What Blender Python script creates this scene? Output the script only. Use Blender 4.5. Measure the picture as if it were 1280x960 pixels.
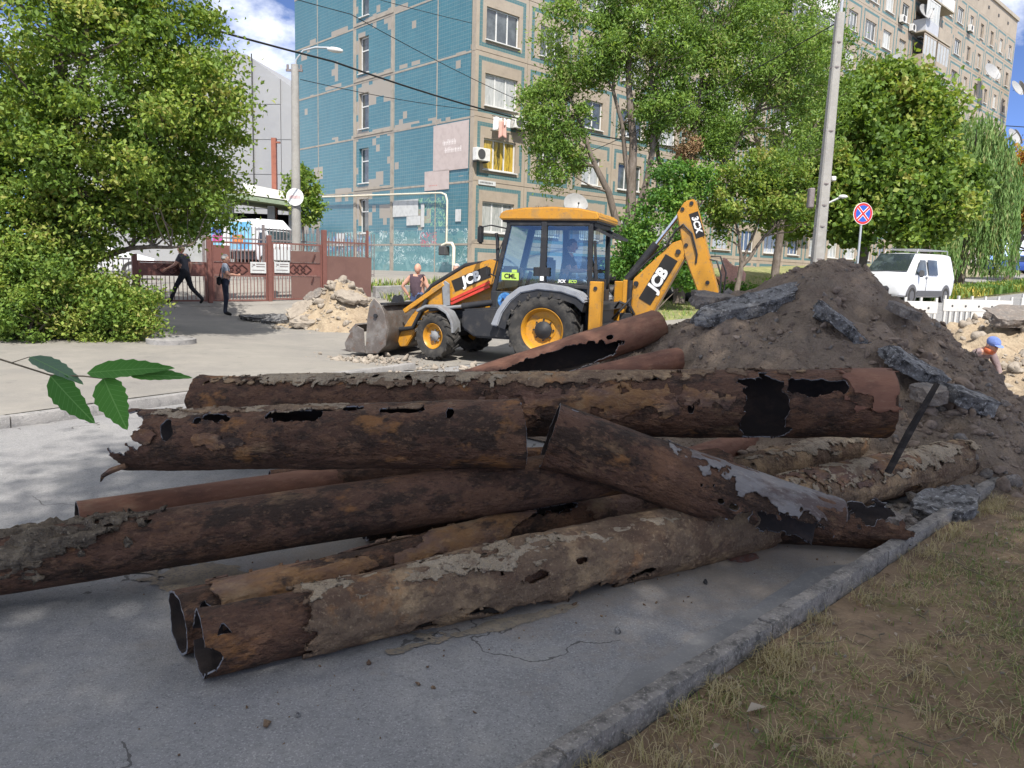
import bpy, bmesh, math, random
import numpy as np
from mathutils import Vector, Matrix, Euler

for _o in list(bpy.data.objects):
    bpy.data.objects.remove(_o)
SC = bpy.context.scene
COL = SC.collection
R = math.radians

# ---------------------------------------------------------------- camera
CAM_H, PITCH, ROLL = 1.75, R(8.4), R(1.7)
_f = Vector((0, math.cos(PITCH), -math.sin(PITCH)))
_u0 = Vector((0, math.sin(PITCH), math.cos(PITCH)))
_r0 = Vector((1, 0, 0))
_u = _u0*math.cos(ROLL) - _r0*math.sin(ROLL)
_r = _r0*math.cos(ROLL) + _u0*math.sin(ROLL)
cam_data = bpy.data.cameras.new('camera')
cam_data.sensor_width = 36.0
cam_data.lens = 27.0
cam_data.clip_start = 0.05
cam_data.clip_end = 3000
cam = bpy.data.objects.new('camera', cam_data)
COL.objects.link(cam)
_m = Matrix((( _r.x, _u.x, -_f.x, 0), (_r.y, _u.y, -_f.y, 0), (_r.z, _u.z, -_f.z, CAM_H), (0, 0, 0, 1)))
cam.matrix_world = _m
SC.camera = cam

# ---------------------------------------------------------------- sky, sun, exposure
SUN_EL = R(53)
SUN_DIR = Vector((0.17, -0.985, 0)).normalized()          # horizontal direction towards the sun
SUN_VEC = Vector((SUN_DIR.x*math.cos(SUN_EL), SUN_DIR.y*math.cos(SUN_EL), math.sin(SUN_EL)))
world = bpy.data.worlds.new('World'); SC.world = world; world.use_nodes = True
_n, _l = world.node_tree.nodes, world.node_tree.links
_n.clear()
w_out = _n.new('ShaderNodeOutputWorld'); w_bg = _n.new('ShaderNodeBackground')
w_sky = _n.new('ShaderNodeTexSky'); w_sky.sky_type = 'NISHITA'; w_sky.sun_disc = False
w_sky.sun_elevation = SUN_EL
w_sky.sun_rotation = math.atan2(SUN_DIR.x, SUN_DIR.y)
w_sky.air_density = 0.5; w_sky.dust_density = 0.0; w_sky.ozone_density = 6.0; w_sky.altitude = 8000
w_tc = _n.new('ShaderNodeTexCoord'); w_map = _n.new('ShaderNodeMapping')
w_map.inputs['Scale'].default_value = (1.0, 1.0, 1.6)
w_noise = _n.new('ShaderNodeTexNoise'); w_noise.inputs['Scale'].default_value = 3.1
w_noise.inputs['Detail'].default_value = 9; w_noise.inputs['Roughness'].default_value = 0.58
w_map.inputs['Location'].default_value = (19.47, 5.97, 6.28)
w_ramp = _n.new('ShaderNodeMapRange'); w_ramp.inputs['From Min'].default_value = 0.46; w_ramp.inputs['From Max'].default_value = 0.60
w_mix = _n.new('ShaderNodeMixRGB'); w_mix.inputs[2].default_value = (4.7, 4.8, 5.0, 1)
w_hsv = _n.new('ShaderNodeHueSaturation'); w_hsv.inputs['Saturation'].default_value = 1.0
_l.new(w_tc.outputs['Generated'], w_map.inputs['Vector']); _l.new(w_map.outputs[0], w_noise.inputs['Vector'])
_l.new(w_noise.outputs['Fac'], w_ramp.inputs['Value']); _l.new(w_ramp.outputs[0], w_mix.inputs[0])
w_hsv.inputs['Saturation'].default_value = 0.95; _l.new(w_sky.outputs[0], w_hsv.inputs['Color']); _l.new(w_hsv.outputs[0], w_mix.inputs[1]); _l.new(w_mix.outputs[0], w_bg.inputs['Color'])
w_bg.inputs['Strength'].default_value = 0.15
_l.new(w_bg.outputs[0], w_out.inputs['Surface'])

sun_data = bpy.data.lights.new('sun', 'SUN'); sun_data.energy = 2.7; sun_data.angle = R(0.53)
sun_data.color = (1.0, 0.965, 0.92)
sun = bpy.data.objects.new('sun', sun_data); COL.objects.link(sun)
sun.rotation_euler = SUN_VEC.to_track_quat('Z', 'Y').to_euler()
sun.location = (0, -20, 40)
SC.view_settings.view_transform = 'Standard'
SC.view_settings.look = 'None'
SC.view_settings.exposure = 1.5
SC.view_settings.gamma = 1.0
SC.view_settings.use_white_balance = True        # the phone set for shade
SC.view_settings.white_balance_temperature = 6700
SC.view_settings.white_balance_tint = 10
SC.view_settings.use_curve_mapping = False
SC.cycles.use_denoising = True
SC.cycles.max_bounces = 6
SC.cycles.transparent_max_bounces = 12
SC.cycles.sample_clamp_indirect = 6

rng = np.random.default_rng(7)
random.seed(7)

# ---------------------------------------------------------------- noise in numpy
def _hash(ix, iy, iz, seed):
    h = (ix*374761393 + iy*668265263 + iz*2147483647 + seed*974711) & 0xffffffff
    h = ((h ^ (h >> 13))*1274126177) & 0xffffffff
    h = (h ^ (h >> 16)) & 0xffffffff
    return (h & 0xffff)/65535.0
def vnoise(x, y, z=0.0, seed=0):
    x, y, z = np.broadcast_arrays(np.asarray(x, float), np.asarray(y, float), np.asarray(z, float))
    ix, iy, iz = np.floor(x).astype(np.int64), np.floor(y).astype(np.int64), np.floor(z).astype(np.int64)
    fx, fy, fz = x-ix, y-iy, z-iz
    fx, fy, fz = [t*t*(3-2*t) for t in (fx, fy, fz)]
    def H(a, b, c): return _hash(ix+a, iy+b, iz+c, seed)
    x00 = H(0,0,0)*(1-fx)+H(1,0,0)*fx; x10 = H(0,1,0)*(1-fx)+H(1,1,0)*fx
    x01 = H(0,0,1)*(1-fx)+H(1,0,1)*fx; x11 = H(0,1,1)*(1-fx)+H(1,1,1)*fx
    y0 = x00*(1-fy)+x10*fy; y1 = x01*(1-fy)+x11*fy
    return (y0*(1-fz)+y1*fz)*2-1
def fbm(x, y, z=0.0, seed=0, octv=4, gain=0.5, lac=2.0):
    a, s, o = 1.0, 0.0, 0.0
    x, y, z = np.asarray(x, float), np.asarray(y, float), np.asarray(z, float)
    for k in range(octv):
        o = o + a*vnoise(x, y, z, seed+k*17); s += a
        x, y, z, a = x*lac+3.1, y*lac+1.7, z*lac+5.3, a*gain
    return o/s

# ---------------------------------------------------------------- terrain height (road axis s, cross axis w)
AX = R(41)
TX, TY = math.cos(AX), math.sin(AX)
def SW(s, w, z=None):
    x, y = s*TX - w*TY, s*TY + w*TX
    return (x, y, float(ground(x, y)) if z is None else z)
def to_sw(x, y): return x*TX + y*TY, -x*TY + y*TX
def sstep(a, b, x):
    t = np.clip((np.asarray(x, float)-a)/(b-a), 0, 1); return t*t*(3-2*t)
def ground(x, y):
    s, w = to_sw(np.asarray(x, float), np.asarray(y, float))
    q = np.minimum(s-9, 71)
    a = 0.04*0.5*(q+np.sqrt(q*q+4))*sstep(-2, 9, s)
    b = 0.2*sstep(16, 22, w) + 0.85*np.clip((w-22)/4, 0, 1)
    return a+b

# ---------------------------------------------------------------- materials
MATS = {}
def pmat(name, col, layers=(), rough=0.8, metal=0.0, bump=None, coord='Object', rnd=True, spec=0.3, stretch=(1, 1, 1), rough2=None):
    """layers: (scale, colour, lo, hi[, detail[, strength]]) mixed by noise; bump: list of (scale, strength, distance)"""
    m = bpy.data.materials.new(name); m.use_nodes = True
    n, l = m.node_tree.nodes, m.node_tree.links
    b = n['Principled BSDF']
    b.inputs['Roughness'].default_value = rough; b.inputs['Metallic'].default_value = metal
    b.inputs['Specular IOR Level'].default_value = spec
    tc = n.new('ShaderNodeTexCoord'); mp = n.new('ShaderNodeMapping'); mp.inputs['Scale'].default_value = stretch
    if coord == 'World':
        ge = n.new('ShaderNodeNewGeometry'); l.new(ge.outputs['Position'], mp.inputs['Vector'])
    else:
        l.new(tc.outputs[coord], mp.inputs['Vector'])
        if rnd:
            oi = n.new('ShaderNodeObjectInfo'); mu = n.new('ShaderNodeMath'); mu.operation = 'MULTIPLY'; mu.inputs[1].default_value = 37.0
            l.new(oi.outputs['Random'], mu.inputs[0]); l.new(mu.outputs[0], mp.inputs['Location'])
    vec = mp.outputs[0]
    cur = None
    rgb = n.new('ShaderNodeRGB'); rgb.outputs[0].default_value = (*col, 1); cur = rgb.outputs[0]
    for k, L in enumerate(layers):
        sc, c, lo, hi = L[:4]; det = L[4] if len(L) > 4 else 6; st = L[5] if len(L) > 5 else 1.0
        nz = n.new('ShaderNodeTexNoise')
        vm = n.new('ShaderNodeVectorMath'); vm.operation = 'ADD'; vm.inputs[1].default_value = (k*3.7, k*1.9+.5, k*2.3); l.new(vec, vm.inputs[0])
        nz.inputs['Scale'].default_value = sc; nz.inputs['Detail'].default_value = min(det, 5); nz.inputs['Roughness'].default_value = 0.66
        l.new(vm.outputs[0], nz.inputs['Vector'])
        mr = n.new('ShaderNodeMapRange'); mr.inputs['From Min'].default_value = lo; mr.inputs['From Max'].default_value = hi
        mr.inputs['To Max'].default_value = st
        l.new(nz.outputs['Fac'], mr.inputs['Value'])
        mx = n.new('ShaderNodeMixRGB'); mx.inputs[2].default_value = (*c, 1)
        l.new(mr.outputs[0], mx.inputs[0]); l.new(cur, mx.inputs[1]); cur = mx.outputs[0]
    l.new(cur, b.inputs['Base Color'])
    if bump:
        prev = None
        for (sc, st, di) in bump:
            nz = n.new('ShaderNodeTexNoise'); nz.inputs['Scale'].default_value = sc; nz.inputs['Detail'].default_value = 3
            nz.inputs['Roughness'].default_value = 0.65
            l.new(vec, nz.inputs['Vector'])
            bp = n.new('ShaderNodeBump'); bp.inputs['Strength'].default_value = st; bp.inputs['Distance'].default_value = di
            l.new(nz.outputs['Fac'], bp.inputs['Height'])
            if prev: l.new(prev, bp.inputs['Normal'])
            prev = bp.outputs[0]
        l.new(prev, b.inputs['Normal'])
    m['cur'] = ''
    MATS[name] = m
    return m
def mat_tail(m):
    return m.node_tree.nodes, m.node_tree.links, m.node_tree.nodes['Principled BSDF']
def overlay(m, fac_socket, color):
    """mix a colour over the present base colour"""
    n, l, b = mat_tail(m)
    src = b.inputs['Base Color'].links[0].from_socket
    mx = n.new('ShaderNodeMixRGB'); mx.inputs[2].default_value = (*color, 1)
    l.new(fac_socket, mx.inputs[0]); l.new(src, mx.inputs[1]); l.new(mx.outputs[0], b.inputs['Base Color'])
    return mx
def nmath(m, op, a, b=None, c=None):
    n, l = m.node_tree.nodes, m.node_tree.links
    x = n.new('ShaderNodeMath'); x.operation = op
    for i, v in enumerate((a, b, c)):
        if v is None: continue
        if isinstance(v, (int, float)): x.inputs[i].default_value = v
        else: l.new(v, x.inputs[i])
    return x.outputs[0]
def leaf_mat(name, cols, trans=0.35, rough=0.55):
    """cols: list of colours picked by the per-leaf attribute 'tint'"""
    m = bpy.data.materials.new(name); m.use_nodes = True
    n, l = m.node_tree.nodes, m.node_tree.links
    b = n['Principled BSDF']; b.inputs['Roughness'].default_value = rough; b.inputs['Specular IOR Level'].default_value = 0.3
    at = n.new('ShaderNodeAttribute'); at.attribute_name = 'tint'
    cr = n.new('ShaderNodeValToRGB'); e = cr.color_ramp.elements
    while len(e) < len(cols): e.new(0.5)
    for i, c in enumerate(cols):
        e[i].position = i/(len(cols)-1); e[i].color = (*c, 1)
    l.new(at.outputs['Fac'], cr.inputs[0]); l.new(cr.outputs[0], b.inputs['Base Color'])
    tr = n.new('ShaderNodeBsdfTranslucent')
    hs = n.new('ShaderNodeHueSaturation'); hs.inputs['Hue'].default_value = 0.485; hs.inputs['Saturation'].default_value = 1.1; hs.inputs['Value'].default_value = 1.5
    l.new(cr.outputs[0], hs.inputs['Color']); l.new(hs.outputs[0], tr.inputs['Color'])
    mx = n.new('ShaderNodeMixShader'); mx.inputs[0].default_value = trans
    l.new(b.outputs[0], mx.inputs[1]); l.new(tr.outputs[0], mx.inputs[2])
    l.new(mx.outputs[0], n['Material Output'].inputs['Surface'])
    MATS[name] = m; return m
def glass_mat(name, col=(0.6, 0.7, 0.72), refl=0.25, dark=None):
    """window glass: a see-through tinted sheet with a mirror-like sheen"""
    m = bpy.data.materials.new(name); m.use_nodes = True
    n, l = m.node_tree.nodes, m.node_tree.links; n.remove(n['Principled BSDF'])
    t = n.new('ShaderNodeBsdfTransparent'); t.inputs[0].default_value = (*col, 1)
    g = n.new('ShaderNodeBsdfGlossy'); g.inputs['Roughness'].default_value = 0.03; g.inputs['Color'].default_value = (0.9, 0.95, 1, 1)
    fr = n.new('ShaderNodeFresnel'); fr.inputs['IOR'].default_value = 1.5
    ad = n.new('ShaderNodeMath'); ad.operation = 'ADD'; ad.inputs[1].default_value = refl; ad.use_clamp = True
    l.new(fr.outputs[0], ad.inputs[0])
    mx = n.new('ShaderNodeMixShader'); l.new(ad.outputs[0], mx.inputs[0]); l.new(t.outputs[0], mx.inputs[1]); l.new(g.outputs[0], mx.inputs[2])
    l.new(mx.outputs[0], n['Material Output'].inputs['Surface'])
    MATS[name] = m; return m

# ---------------------------------------------------------------- object helpers
def tag(o, label=None, cat=None, group=None, kind=None):
    if label: o['label'] = label
    if cat: o['category'] = cat
    if group: o['group'] = group
    if kind: o['kind'] = kind
    return o
def link(name, me, parent=None, loc=None, rot=None):
    o = bpy.data.objects.new(name, me); COL.objects.link(o)
    if parent is not None: o.parent = parent
    if loc is not None: o.location = loc
    if rot is not None: o.rotation_euler = rot
    return o
def thing(name, label, cat, loc=(0, 0, 0), rotz=0.0, group=None, rot=None):
    o = link(name, None, None, loc, rot if rot is not None else (0, 0, rotz))
    o.empty_display_size = 0.2
    return tag(o, label, cat, group)
def np_mesh(name, V, Fq, mat=None, smooth=False, tint=None, tris=False):
    """vertices Nx3, faces Mx4 (or Mx3)"""
    V = np.asarray(V, np.float32); Fq = np.asarray(Fq, np.int32)
    k = Fq.shape[1]
    me = bpy.data.meshes.new(name)
    me.vertices.add(len(V)); me.vertices.foreach_set('co', V.ravel())
    me.loops.add(Fq.size); me.loops.foreach_set('vertex_index', Fq.ravel())
    me.polygons.add(len(Fq)); me.polygons.foreach_set('loop_start', np.arange(len(Fq), dtype=np.int32)*k)
    me.polygons.foreach_set('loop_total', np.full(len(Fq), k, np.int32))
    if smooth: me.polygons.foreach_set('use_smooth', np.ones(len(Fq), bool))
    if tint is not None:
        a = me.attributes.new('tint', 'FLOAT', 'POINT'); a.data.foreach_set('value', np.asarray(tint, np.float32))
    me.update(calc_edges=True); me.validate()
    if mat: me.materials.append(MATS[mat] if isinstance(mat, str) else mat)
    return me
class MB:
    """collects simple solids; build() links them as one mesh object"""
    def __init__(self): self.bm = bmesh.new()
    def _tf(self, vs, M):
        for v in vs: v.co = M @ v.co
    def box(self, c, s, rot=None):
        r = bmesh.ops.create_cube(self.bm, size=1.0)
        M = Matrix.Translation(Vector(c)) @ ((Euler(rot).to_matrix().to_4x4()) if rot else Matrix()) @ Matrix.Diagonal((s[0], s[1], s[2], 1))
        self._tf(r['verts'], M); return self
    def b2(self, a, b):
        return self.box([(a[i]+b[i])/2 for i in range(3)], [abs(b[i]-a[i]) for i in range(3)])
    def bar(self, p0, p1, w, h, up=(0, 0, 1)):
        p0, p1 = Vector(p0), Vector(p1); d = p1-p0; L = d.length; x = d.normalized()
        u = Vector(up)
        if abs(x.dot(u)) > 0.98: u = Vector((0, 1, 0))
        y = u.cross(x).normalized(); z = x.cross(y)
        M = Matrix(((x.x, y.x, z.x, 0), (x.y, y.y, z.y, 0), (x.z, y.z, z.z, 0), (0, 0, 0, 1)))
        r = bmesh.ops.create_cube(self.bm, size=1.0)
        self._tf(r['verts'], Matrix.Translation((p0+p1)/2) @ M @ Matrix.Diagonal((L, w, h, 1))); return self
    def cyl(self, p0, p1, r0, r1=None, n=12, caps=True):
        if r1 is None: r1 = r0
        p0, p1 = Vector(p0), Vector(p1); d = p1-p0
        q = d.to_track_quat('Z', 'Y').to_matrix().to_4x4()
        r = bmesh.ops.create_cone(self.bm, cap_ends=caps, segments=n, radius1=max(r0, 1e-4), radius2=max(r1, 1e-4), depth=d.length)
        self._tf(r['verts'], Matrix.Translation((p0+p1)/2) @ q); return self
    def tube(self, pts, rad, n=8, caps=True):
        pts = [Vector(p) for p in pts]
        rs = rad if hasattr(rad, '__len__') else [rad]*len(pts)
        rings = []; prevx = None
        for i, p in enumerate(pts):
            a = pts[max(i-1, 0)]; b = pts[min(i+1, len(pts)-1)]
            t = (b-a).normalized()
            if prevx is None:
                ref = Vector((0, 0, 1)) if abs(t.z) < 0.9 else Vector((0, 1, 0))
                x = ref.cross(t).normalized()
            else:
                x = (prevx - t*prevx.dot(t)).normalized()
            y = t.cross(x); prevx = x
            rings.append([self.bm.verts.new(p + (x*math.cos(2*math.pi*k/n) + y*math.sin(2*math.pi*k/n))*rs[i]) for k in range(n)])
        for A, B in zip(rings, rings[1:]):
            for k in range(n):
                self.bm.faces.new((A[k], A[(k+1) % n], B[(k+1) % n], B[k]))
        if caps:
            self.bm.faces.new(list(reversed(rings[0]))); self.bm.faces.new(rings[-1])
        return self
    def prism(self, poly, a, b, plane='xz'):
        """extrude a polygon given in plane coordinates between a and b on the third axis"""
        def P(p, t):
            return {'xz': (p[0], t, p[1]), 'xy': (p[0], p[1], t), 'yz': (t, p[0], p[1])}[plane]
        A = [self.bm.verts.new(P(p, a)) for p in poly]; B = [self.bm.verts.new(P(p, b)) for p in poly]
        n = len(poly)
        f = [self.bm.faces.new(A), self.bm.faces.new(list(reversed(B)))]
        for i in range(n): f.append(self.bm.faces.new((A[i], B[i], B[(i+1) % n], A[(i+1) % n])))
        bmesh.ops.recalc_face_normals(self.bm, faces=f)
        return self
    def lathe(self, prof, center=(0, 0, 0), axis='y', n=24, closed=False, cap0=True):
        """prof: (radius, offset along axis)"""
        rings = []
        c = Vector(center)
        for (r, h) in prof:
            ring = []
            for k in range(n):
                a = 2*math.pi*k/n; u, v = r*math.cos(a), r*math.sin(a)
                p = {'y': (u, h, v), 'z': (u, v, h), 'x': (h, u, v)}[axis]
                ring.append(self.bm.verts.new(c+Vector(p)))
            rings.append(ring)
        fs = []
        pairs = list(zip(rings, rings[1:])) + ([(rings[-1], rings[0])] if closed else [])
        for A, B in pairs:
            for k in range(n): fs.append(self.bm.faces.new((A[k], A[(k+1) % n], B[(k+1) % n], B[k])))
        if not closed:
            fs += [self.bm.faces.new(list(reversed(rings[0])))] if cap0 else []; fs.append(self.bm.faces.new(rings[-1]))
        bmesh.ops.recalc_face_normals(self.bm, faces=fs)
        return self
    def ell(self, c, s, rot=None, sub=2):
        r = bmesh.ops.create_icosphere(self.bm, subdivisions=sub, radius=1.0)
        M = Matrix.Translation(Vector(c)) @ ((Euler(rot).to_matrix().to_4x4()) if rot else Matrix()) @ Matrix.Diagonal((s[0], s[1], s[2], 1))
        self._tf(r['verts'], M); return self
    def quad(self, *ps):
        self.bm.faces.new([self.bm.verts.new(p) for p in ps]); return self
    def mesh(self, name, mat=None, smooth=None, bevel=0.0, seg=1):
        if bevel > 0:
            es = [e for e in self.bm.edges if e.is_manifold and e.calc_face_angle(0) > 0.5]
            bmesh.ops.bevel(self.bm, geom=es, offset=bevel, segments=seg, affect='EDGES', clamp_overlap=True)
        me = bpy.data.meshes.new(name); self.bm.to_mesh(me); self.bm.free()
        if mat: me.materials.append(MATS[mat])
        if smooth is not None:
            for p in me.polygons: p.use_smooth = True
            try: me.set_sharp_from_angle(angle=R(smooth))
            except Exception: pass
        return me
    def build(self, name, mat, parent=None, loc=None, rot=None, smooth=None, bevel=0.0, seg=1):
        return link(name, self.mesh(name, mat, smooth, bevel, seg), parent, loc, rot)
def copy_tree(o, parent=None):
    c = o.copy(); COL.objects.link(c); c.parent = parent
    for ch in list(o.children): copy_tree(ch, c)
    return c
def text_mesh(body, size, mat, bold=0.0, shear=0.0, extrude=0.002, align='CENTER', name='lettering', space=1.0):
    cu = bpy.data.curves.new(name, 'FONT'); cu.body = body; cu.size = size; cu.extrude = extrude; cu.offset = bold; cu.shear = shear
    cu.align_x = align; cu.align_y = 'CENTER'; cu.resolution_u = 3; cu.space_character = space
    ob = bpy.data.objects.new('tmp_text', cu); COL.objects.link(ob)
    dg = bpy.context.evaluated_depsgraph_get(); dg.update()
    me = bpy.data.meshes.new_from_object(ob.evaluated_get(dg))
    bpy.data.objects.remove(ob); me.name = name
    me.materials.clear(); me.materials.append(MATS[mat])
    return me
# ================================================================ MATERIALS
pmat('asphalt', (0.2041, 0.2026, 0.2041), [(0.5, (0.2495, 0.2465, 0.2418), .4, .65), (1.7, (0.1588, 0.1588, 0.1617), .52, .68, 8, .6), (110, (0.3780, 0.3704, 0.3627), .56, .64, 2, .6), (95, (0.0907, 0.0907, 0.0907), .57, .66, 2, .6), (28, (0.1512, 0.1512, 0.1511), .53, .64, 4, .5), (3.5, (0.2570, 0.2495, 0.2342), .56, .68, 5, .6), (0.33, (0.3478, 0.3024, 0.2418), .60, .74, 8, .55)],
     rough=0.9, coord='World', bump=[(120, .5, .006), (9, .12, .01)])
pmat('pavement', (0.23, 0.215, 0.19), [(0.35, (0.19, 0.18, 0.165), .42, .62), (1.3, (0.27, 0.25, 0.22), .5, .7, 8, .7), (90, (0.32, 0.31, 0.28), .56, .68, 3, .5), (70, (0.13, 0.125, 0.115), .58, .7, 3, .45), (4, (0.15, 0.142, 0.13), .58, .7, 9, .6)],
     rough=0.92, coord='World', bump=[(60, .3, .006), (5, .2, .02)])
pmat('kerb_concrete', (0.27, 0.26, 0.25), [(3, (0.20, 0.195, 0.19), .4, .62), (11, (0.12, 0.12, 0.12), .55, .7, 8, .7), (60, (0.4, 0.39, 0.37), .56, .7, 3, .6)], rough=0.95, coord='World', bump=[(70, .6, .01), (14, .4, .02)])
pmat('bitumen_kerb', (0.1966, 0.1814, 0.1632), [(5, (0.2873, 0.2642, 0.2369), .42, .6), (14, (0.0756, 0.0714, 0.0658), .50, .64, 8, .8), (60, (0.4234, 0.3856, 0.3422), .57, .66, 3, .7)], rough=0.95, coord='World', bump=[(80, .8, .012), (20, .6, .03)])
pmat('gutter', (0.2150, 0.2101, 0.2053), [(2, (0.1662, 0.1662, 0.1662), .4, .62), (14, (0.2737, 0.2688, 0.2541), .55, .7, 8, .6), (90, (0.3323, 0.3226, 0.3128), .58, .7, 2, .5)], rough=0.92, coord='World', bump=[(90, .4, .006)])
pmat('verge_soil', (0.1825, 0.1263, 0.0800), [(1.6, (0.2664, 0.1873, 0.1159), .42, .62, 8), (6, (0.0888, 0.0609, 0.0400), .52, .68, 8, .8), (2.3, (0.1283, 0.1133, 0.0400), .55, .72, 8, .7), (55, (0.3157, 0.2352, 0.1520), .58, .7, 4, .7)], rough=0.98, coord='World', bump=[(40, .9, .02), (9, .6, .04)])
pmat('base_soil', (0.24, 0.205, 0.15), [(0.6, (0.3, 0.26, 0.19), .42, .62, 8), (3, (0.15, 0.13, 0.09), .52, .68, 8, .8), (0.25, (0.13, 0.15, 0.06), .5, .65, 8, .7)], rough=0.98, coord='World', bump=[(20, .6, .03)])
pmat('lawn_soil', (0.19, 0.20, 0.085), [(0.7, (0.27, 0.25, 0.12), .45, .65, 8), (4, (0.10, 0.13, 0.045), .5, .68, 8, .8)], rough=0.98, coord='World', bump=[(25, .6, .03)])
pmat('road_far', (0.25, 0.245, 0.235), [(0.4, (0.20, 0.197, 0.19), .42, .62), (3, (0.3, 0.29, 0.27), .52, .7, 8, .6)], rough=0.92, coord='World', bump=[(60, .3, .006)])
# rusty steel: several characters of the same family
pmat('rust_dark', (0.0646, 0.0323, 0.0198), [(2.2, (0.1058, 0.0545, 0.0348), .42, .62), (6, (0.0284, 0.0167, 0.0111), .5, .60, 8, .9), (4.2, (0.1112, 0.0562, 0.0317), .535, .565, 6, .75), (3.1, (0.0231, 0.0141, 0.0095), .55, .585, 6, .8), (2.8, (0.2274, 0.1045, 0.0356), .60, .66, 9, .75), (1.9, (0.2453, 0.1570, 0.0832), .62, .70, 9, .7), (16, (0.1459, 0.0816, 0.0475), .55, .62, 5, .45), (50, (0.2016, 0.1230, 0.0729), .58, .66, 4, .35), (38, (0.0193, 0.0114, 0.0078), .57, .66, 4, .7)],
     rough=0.80, bump=[(26, 1.0, .03), (8, .7, .04), (80, .8, .01)], stretch=(.6, 1, 1))
pmat('rust_red', (0.1542, 0.0708, 0.0458), [(2, (0.1943, 0.0961, 0.0624), .42, .62), (7, (0.0914, 0.0425, 0.0300), .5, .66, 8, .8), (3, (0.2514, 0.1720, 0.1082), .60, .72, 9, .7), (30, (0.2285, 0.1316, 0.0832), .55, .68, 4, .5)],
     rough=0.72, bump=[(30, .5, .012), (90, .4, .006)], stretch=(.4, 1, 1))
pmat('rust_ochre', (0.1026, 0.0544, 0.0379), [(2.4, (0.1296, 0.0791, 0.0586), .42, .6), (2.1, (0.2160, 0.1138, 0.0469), .50, .60, 9, .85), (3.2, (0.2484, 0.1730, 0.1037), .54, .64, 9, .7), (7, (0.0302, 0.0198, 0.0162), .52, .62, 8, .9), (20, (0.2808, 0.1681, 0.0812), .58, .66, 5, .6), (40, (0.2160, 0.1483, 0.0992), .56, .68, 4, .5)],
     rough=0.85, bump=[(24, .9, .025), (8, .6, .04), (90, .5, .006)], stretch=(.6, 1, 1))
pmat('crust_tan', (0.1456, 0.0982, 0.0642), [(2.2, (0.3145, 0.2152, 0.1234), .50, .62, 9), (4.5, (0.0990, 0.0600, 0.0395), .49, .60, 9, .9), (3.0, (0.3145, 0.1552, 0.0617), .60, .70, 9, .7), (9, (0.0699, 0.0450, 0.0329), .58, .68, 8, .8), (50, (0.4193, 0.3104, 0.1974), .57, .7, 4, .5)],
     rough=0.95, bump=[(18, 1.0, .03), (50, .7, .012)])
pmat('rust_grey', (0.1323, 0.1207, 0.1173), [(2, (0.1840, 0.1725, 0.1667), .44, .6), (5, (0.0747, 0.0517, 0.0460), .48, .60, 8, .9), (3, (0.2760, 0.1725, 0.0920), .62, .7, 9, .6), (50, (0.3105, 0.2875, 0.2645), .57, .7, 4, .5)], rough=0.7, bump=[(30, .6, .014), (90, .4, .006)], stretch=(.5, 1, 1))
pmat('pipe_inside_shade', (0.03, 0.024, 0.022), [(5, (0.06, 0.04, 0.032), .5, .66, 8, .8)], rough=0.95, bump=[(30, .5, .01)])  # inner faces coloured near black so the hollows look deep in shade
pmat('cut_steel', (0.33, 0.34, 0.37), [(20, (0.18, 0.17, 0.17), .45, .65)], rough=0.6, metal=0.3)
pmat('earth_dark', (0.1735, 0.1352, 0.1025), [(1.2, (0.2313, 0.1757, 0.1314), .42, .62, 8), (4, (0.1360, 0.1000, 0.0763), .5, .66, 8, .9), (24, (0.2584, 0.2026, 0.1579), .56, .7, 5, .6), (70, (0.0816, 0.0649, 0.0526), .55, .68, 3, .6)], rough=1.0, coord='World', bump=[(14, 1.0, .05), (45, .9, .02)])
pmat('earth_clod', (0.1912, 0.1460, 0.1147), [(5, (0.2793, 0.2190, 0.1720), .48, .66, 6), (14, (0.1103, 0.0876, 0.0717), .5, .66, 6, .8)], rough=1.0, coord='World', bump=[(30, .8, .02)])
pmat('sand_heap', (0.31, 0.24, 0.165), [(1.4, (0.37, 0.30, 0.21), .42, .62, 8), (5, (0.22, 0.17, 0.115), .5, .66, 8, .9), (30, (0.42, 0.36, 0.28), .56, .7, 5, .6)], rough=1.0, coord='World', bump=[(16, .9, .05), (50, .7, .02)])
pmat('rubble_grey', (0.26, 0.225, 0.185), [(4, (0.33, 0.29, 0.24), .45, .65, 7), (12, (0.16, 0.135, 0.11), .52, .68, 7, .8)], rough=1.0, coord='World', bump=[(30, .8, .02)])
pmat('asphalt_slab', (0.1720, 0.1674, 0.1645), [(4, (0.2542, 0.2512, 0.2467), .45, .6, 8), (9, (0.0449, 0.0433, 0.0433), .49, .60, 8, .95), (30, (0.4485, 0.4485, 0.4485), .55, .64, 5, .8)], rough=0.85, coord='World', bump=[(18, 1.0, .06), (80, 1.0, .02)])
pmat('asphalt_slab_dusty', (0.1980, 0.1680, 0.1440), [(5, (0.1560, 0.1440, 0.1320), .45, .62, 8), (16, (0.3240, 0.2940, 0.2640), .52, .68, 8, .8), (60, (0.0840, 0.0780, 0.0720), .56, .68, 4, .7)], rough=0.95, coord='World', bump=[(30, .9, .03), (90, .7, .012)])
pmat('charred_wood', (0.022, 0.019, 0.018), [(20, (0.05, 0.042, 0.038), .5, .66)], rough=0.9, bump=[(40, .6, .01)], stretch=(.2, 1, 1))
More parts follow.
